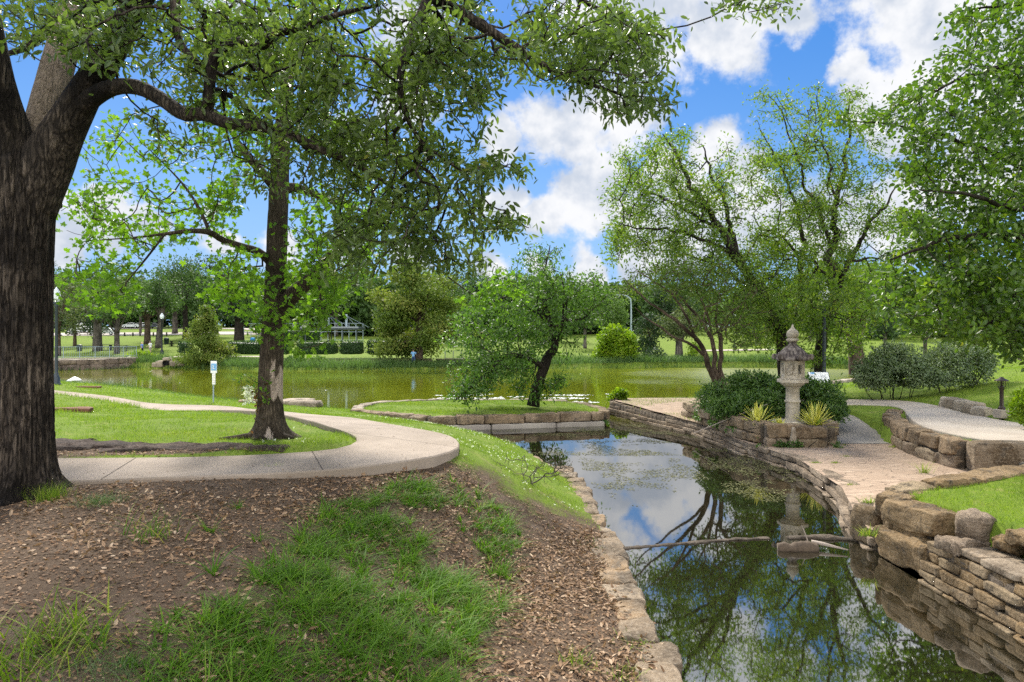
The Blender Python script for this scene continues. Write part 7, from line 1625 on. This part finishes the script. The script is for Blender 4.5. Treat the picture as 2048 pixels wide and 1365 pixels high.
# ------------------------------------------------------------------ trees beyond the pond
def bgtree(px, d, base_py, top, bot, hw, kind, label, seed, name="park_tree", shape="round", n=None, lean=0, trunk_r=None, barkm='grey_bark', group="trees beyond the pond", cx=None, lsize=None):
    """px: trunk; crown spans image rows top..bot and half width hw at depth d"""
    rng = np.random.default_rng(seed); x = at(px, 0, d)[0]; z0 = Hs(x, d); cxw = at(cx if cx is not None else px+lean, 0, d)[0]
    zt, zb = CAMZ-(top-HY)/F*d, CAMZ-(bot-HY)/F*d; w = hw/F*d; zb = max(zb, z0+.3); h = zt-zb
    root = empty(name, (x, d, z0), label, "tree", group)
    n = int(2.0*(n or np.clip(1200*w*h/30, 1700, 5200))); k = 60 if shape == "round" else 60
    if shape == "round":
        u = unit(rng.normal(size=(k, 3)))*(rng.uniform(.35, 1, k)**.6)[:, None]; u[:, 2] = np.where(u[:, 2] < -.55, -.55+rng.uniform(0, .3, k), u[:, 2])
        C = np.array([cxw, d, .5*(zt+zb)])+u*[w*.86, w*.75, h*.46]; rc = rng.uniform(.16, .30, k)*min(w, h*.7)
    elif shape == "cone":
        t = rng.uniform(0, 1, k)**.75; t = 1-t; a = rng.uniform(0, 6.28, k); rr = w*(1-t)**.85*rng.uniform(.45, 1.0, k)
        C = np.stack([cxw+rr*np.cos(a), d+rr*np.sin(a)*.9, zb+h*t*.97], 1); rc = (.10+.16*(1-t))*w*rng.uniform(.8, 1.3, k)
    elif shape == "flat":
        t = rng.uniform(0, 1, k); a = rng.uniform(0, 6.28, k); prof_ = np.interp(t, [0, .18, .5, .8, 1], [.72, 1, .92, .68, .28]); rr = w*prof_*rng.uniform(.35, 1.0, k)
        C = np.stack([cxw+rr*np.cos(a), d+rr*np.sin(a)*.8, zb+h*t*.95], 1); rc = rng.uniform(.14, .22, k)*w
    per = n//k; idx = np.repeat(np.arange(k), per); m = len(idx)
    o = unit(rng.normal(size=(m, 3))); rad = rc[idx]*(.55+.5*rng.uniform(0, 1, m)); fl = np.array([1.25, 1.1, .62 if shape != "round" else .8])
    pos = C[idx]+o*rad[:, None]*fl; pos += (rng.normal(size=(m, 3)))*.05*w
    ls = lsize or np.clip(.0030*d, .16, .55)
    b = MB(); put_leaves(b, pos, o*.7+rng.normal(size=(m, 3))*.7+[0, 0, -.1], o*.6+rng.normal(size=(m, 3))*.5+[0, 0, .55], ls*rng.uniform(.6, 1.35, m), 'rhomb', np.clip(.5*rng.uniform(0, 1, m)+.5*rng.uniform(0, 1, k)[idx], 0, 1))
    b.build("crown", M[kind], root)
    tr = trunk_r or max(.10, w*.055); b = MB(); top_ = np.array([cxw, d, zb+h*(.9 if shape == "cone" else .6)])
    L = smooth_line([[x, d, z0-.2, tr*1.25], [x+(cxw-x)*.15, d, z0+(zb-z0)*.5+.3, tr], [.5*(x+cxw), d, zb+h*.15, tr*.85], [*top_, tr*.2]], 16); V, Fs = tube(L[:, :3], L[:, 3], 9, wob=.08, seed=seed); b.add(V, Fs, .5)
    for i in rng.choice(k, min(k, 14), replace=False):
        s = L[rng.integers(6, 13)]; Q = smooth_line([s[:3], .5*(s[:3]+C[i])+[0, 0, -.04*w], C[i]], 7); V, Fs = tube(Q, np.linspace(s[3]*.5, .025, 7), 5); b.add(V, Fs, .5)
    b.build("trunk", M[barkm], root, smooth=True); return root
bgtree(118, 82, 700, 548, 660, 62, 'juniper', "grey green juniper with bare twigs just right of the left lamp post", 1, "juniper_tree", "flat", barkm='brown_bark')
bgtree(150, 100, 690, 600, 668, 55, 'far_dark', "dark juniper bough tree in front of the white van", 2, "juniper_tree", "flat", barkm='brown_bark')
bgtree(195, 92, 688, 556, 640, 80, 'juniper', "tree with a thick pale trunk beside the picnic table", 3, trunk_r=.52)
bgtree(234, 87, 695, 572, 655, 56, 'far_leaf', "slim leafy tree standing just behind the steel railing", 4, trunk_r=.30)
bgtree(295, 104, 676, 552, 645, 48, 'far_leaf', "straight dark trunked tree above the blond walker", 5, trunk_r=.42, barkm='brown_bark')
bgtree(281, 140, 655, 560, 638, 40, 'far_pale', "small pale tree far behind by the parked cars", 6)
bgtree(317, 97, 682, 540, 640, 42, 'far_leaf', "tree with a leaning pale trunk left of the black lamp post", 7, lean=14, trunk_r=.40)
bgtree(350, 138, 662, 535, 645, 50, 'far_leaf', "middling green tree behind the bin and lamp post", 8, trunk_r=.5)
bgtree(371, 118, 665, 505, 652, 66, 'far_leaf', "tall dark leaved oak left of the maple trunk, highest of that clump", 9, trunk_r=.45, barkm='dark_bark')
bgtree(430, 128, 662, 498, 640, 58, 'far_dark', "tall dark oak directly behind the feathery sapling", 10, trunk_r=.6, barkm='dark_bark')
bgtree(478, 104, 676, 558, 664, 48, 'far_dark', "shadowy dark tree with a broad trunk and grey dead twigs by the blue bin", 11, trunk_r=.75, barkm='dark_bark')
bgtree(412, 71, 738, 612, 722, 54, 'cypress', "young feathery bald cypress sapling at the water's edge, left", 12, "cypress_tree", "cone", n=6500, barkm='brown_bark', lsize=.2)
bgtree(560, 120, 668, 520, 655, 60, 'far_leaf', "green tree behind the maple trunk across the pond", 13)
bgtree(620, 135, 665, 540, 655, 58, 'far_pale', "pale green tree behind the left end of the shelter", 14)
bgtree(672, 128, 672, 535, 640, 60, 'far_leaf', "green tree whose trunk rises through the shelter", 15, trunk_r=.35)
bgtree(715, 150, 668, 525, 640, 60, 'far_pale', "pale tree behind the right mast of the shelter", 16)
bgtree(838, 71, 735, 528, 700, 108, 'cypress', "big layered bald cypress with rusty tinted sprays above the angler", 17, "cypress_tree", "flat", n=15000, trunk_r=.42, lsize=.27, barkm='brown_bark')
bgtree(905, 110, 680, 520, 650, 66, 'far_leaf', "green tree right of the big bald cypress", 18)
bgtree(955, 140, 676, 545, 640, 56, 'far_dark', "dark tree behind the island tree's left boughs", 19)
bgtree(1025, 130, 680, 535, 660, 62, 'far_leaf', "green tree behind the middle of the island tree", 20)
bgtree(1100, 112, 684, 548, 668, 62, 'far_leaf', "mid green tree behind the island tree's right side", 21)
bgtree(1170, 96, 692, 560, 675, 60, 'far_leaf', "fresh green tree just left of the yellow green bush", 22)
bgtree(1222, 100, 692, 578, 675, 36, 'far_pale', "lighter green tree directly behind the yellow green bush", 23)
shrub("golden_bush", "round yellow green bush at the water's edge, brightest on the far shore", "shrub", (at(1232,0,74)[0],74.2,.6), [pel(1232,700,74.5,40,36,1.8),pel(1225,675,74.5,28,24,1.4),pel(1250,680,74.8,22,22,1.2),pel(1205,712,74.3,20,24,1.1),pel(1260,712,74.3,16,24,1.0)], M['bright_bush'], ('rhomb', .30), 5600, None, 80, 8)
bgtree(1300, 84, 715, 622, 708, 42, 'far_dark', "dark spreading juniper right of the yellow green bush", 24, "juniper_tree", "flat", barkm='brown_bark')
bgtree(1358, 79, 727, 612, 690, 46, 'juniper', "dull tree with a straight bare trunk at the far water's edge", 25, trunk_r=.42)
bgtree(1335, 140, 680, 560, 660, 56, 'far_dark', "tall dim tree behind the juniper across the pond", 26)
bgtree(1400, 150, 680, 575, 660, 52, 'far_leaf', "far tree seen through the bare reddish stems", 27)
bgtree(1452, 132, 690, 590, 672, 40, 'far_pale', "pale far tree left of the board fence", 28)
bgtree(1490, 150, 688, 570, 670, 40, 'far_dark', "dark far tree by the board fence left of the lantern", 29, barkm='dark_bark')
bgtree(1500, 106, 690, 610, 690, 36, 'far_pale', "light green low branched tree just left of the lantern roof", 30)
bgtree(1560, 126, 690, 560, 680, 52, 'far_leaf', "green tree behind the lantern across the pond", 31)
bgtree(1620, 112, 695, 575, 690, 50, 'far_leaf', "green tree right behind the tallest elm's foot", 32)
bgtree(1716, 58, 716, 505, 668, 105, 'elm_leaf', "tree with a thick brown leaning trunk right of the information board", 33, "park_tree", n=6500, trunk_r=.62, barkm='brown_bark', cx=1690, lsize=.17)
bgtree(1770, 82, 705, 560, 690, 60, 'far_dark', "dark green tree behind the grey green shrubs", 34)
bgtree(1850, 70, 700, 545, 695, 70, 'far_leaf', "leafy tree behind the right lawn, left of two", 35)
bgtree(1950, 62, 695, 530, 700, 80, 'far_dark', "deep green tree at the back of the right lawn", 36)
bgtree(2040, 55, 690, 520, 705, 70, 'far_leaf', "leafy tree at the right edge behind the lawn", 37)
bgtree(60, 120, 690, 520, 660, 70, 'far_leaf', "tree mostly hidden behind the near oak trunk", 38)
# the wood that closes the view
rng = np.random.default_rng(91); b = MB(); tb = MB()
for i in range(200):
    px = rng.uniform(-250, 2300); near_ = 172 if px < 560 else (128 if px < 1290 else (158 if px < 1560 else 116)); d = near_+rng.uniform(0, 45); x = at(px, 0, d)[0]; z0 = Hs(x, d)
    hgt = rng.uniform(11, 17)*(1.0 if px < 560 else (.72 if px < 1290 else .8)); w = rng.uniform(5, 9); k = 26; u = unit(rng.normal(size=(k, 3)))*(rng.uniform(.3, 1, k)**.6)[:, None]
    C = np.array([x, d, z0+hgt*.50])+u*[w*.85, w*.6, hgt*.50]; C[:, 2] = np.maximum(C[:, 2], z0+.5); rc = rng.uniform(.18, .3, k)*w; per = 40; idx = np.repeat(np.arange(k), per); m = len(idx); o = unit(rng.normal(size=(m, 3)))
    put_leaves(b, C[idx]+o*rc[idx][:, None]*[1.2, 1, .8], o*.6+rng.normal(size=(m, 3))*.7, o*.6+rng.normal(size=(m, 3))*.5+[0, 0, .5], 1.15*rng.uniform(.6, 1.3, m), 'rhomb', np.clip(.35*rng.uniform(0, 1, m)+.35*rng.uniform(0, 1, k)[idx]+.3*rng.uniform(), 0, 1))
    V, Fs = tube([(x, d, z0-.3), (x, d, z0+hgt*.6)], [.4, .2], 6); tb.add(V, Fs, .5)
wd = prop(b.build("distant_wood", M['far_leaf']), kind="stuff"); prop(tb.build("distant_trunks", M['dark_bark']), kind="stuff")
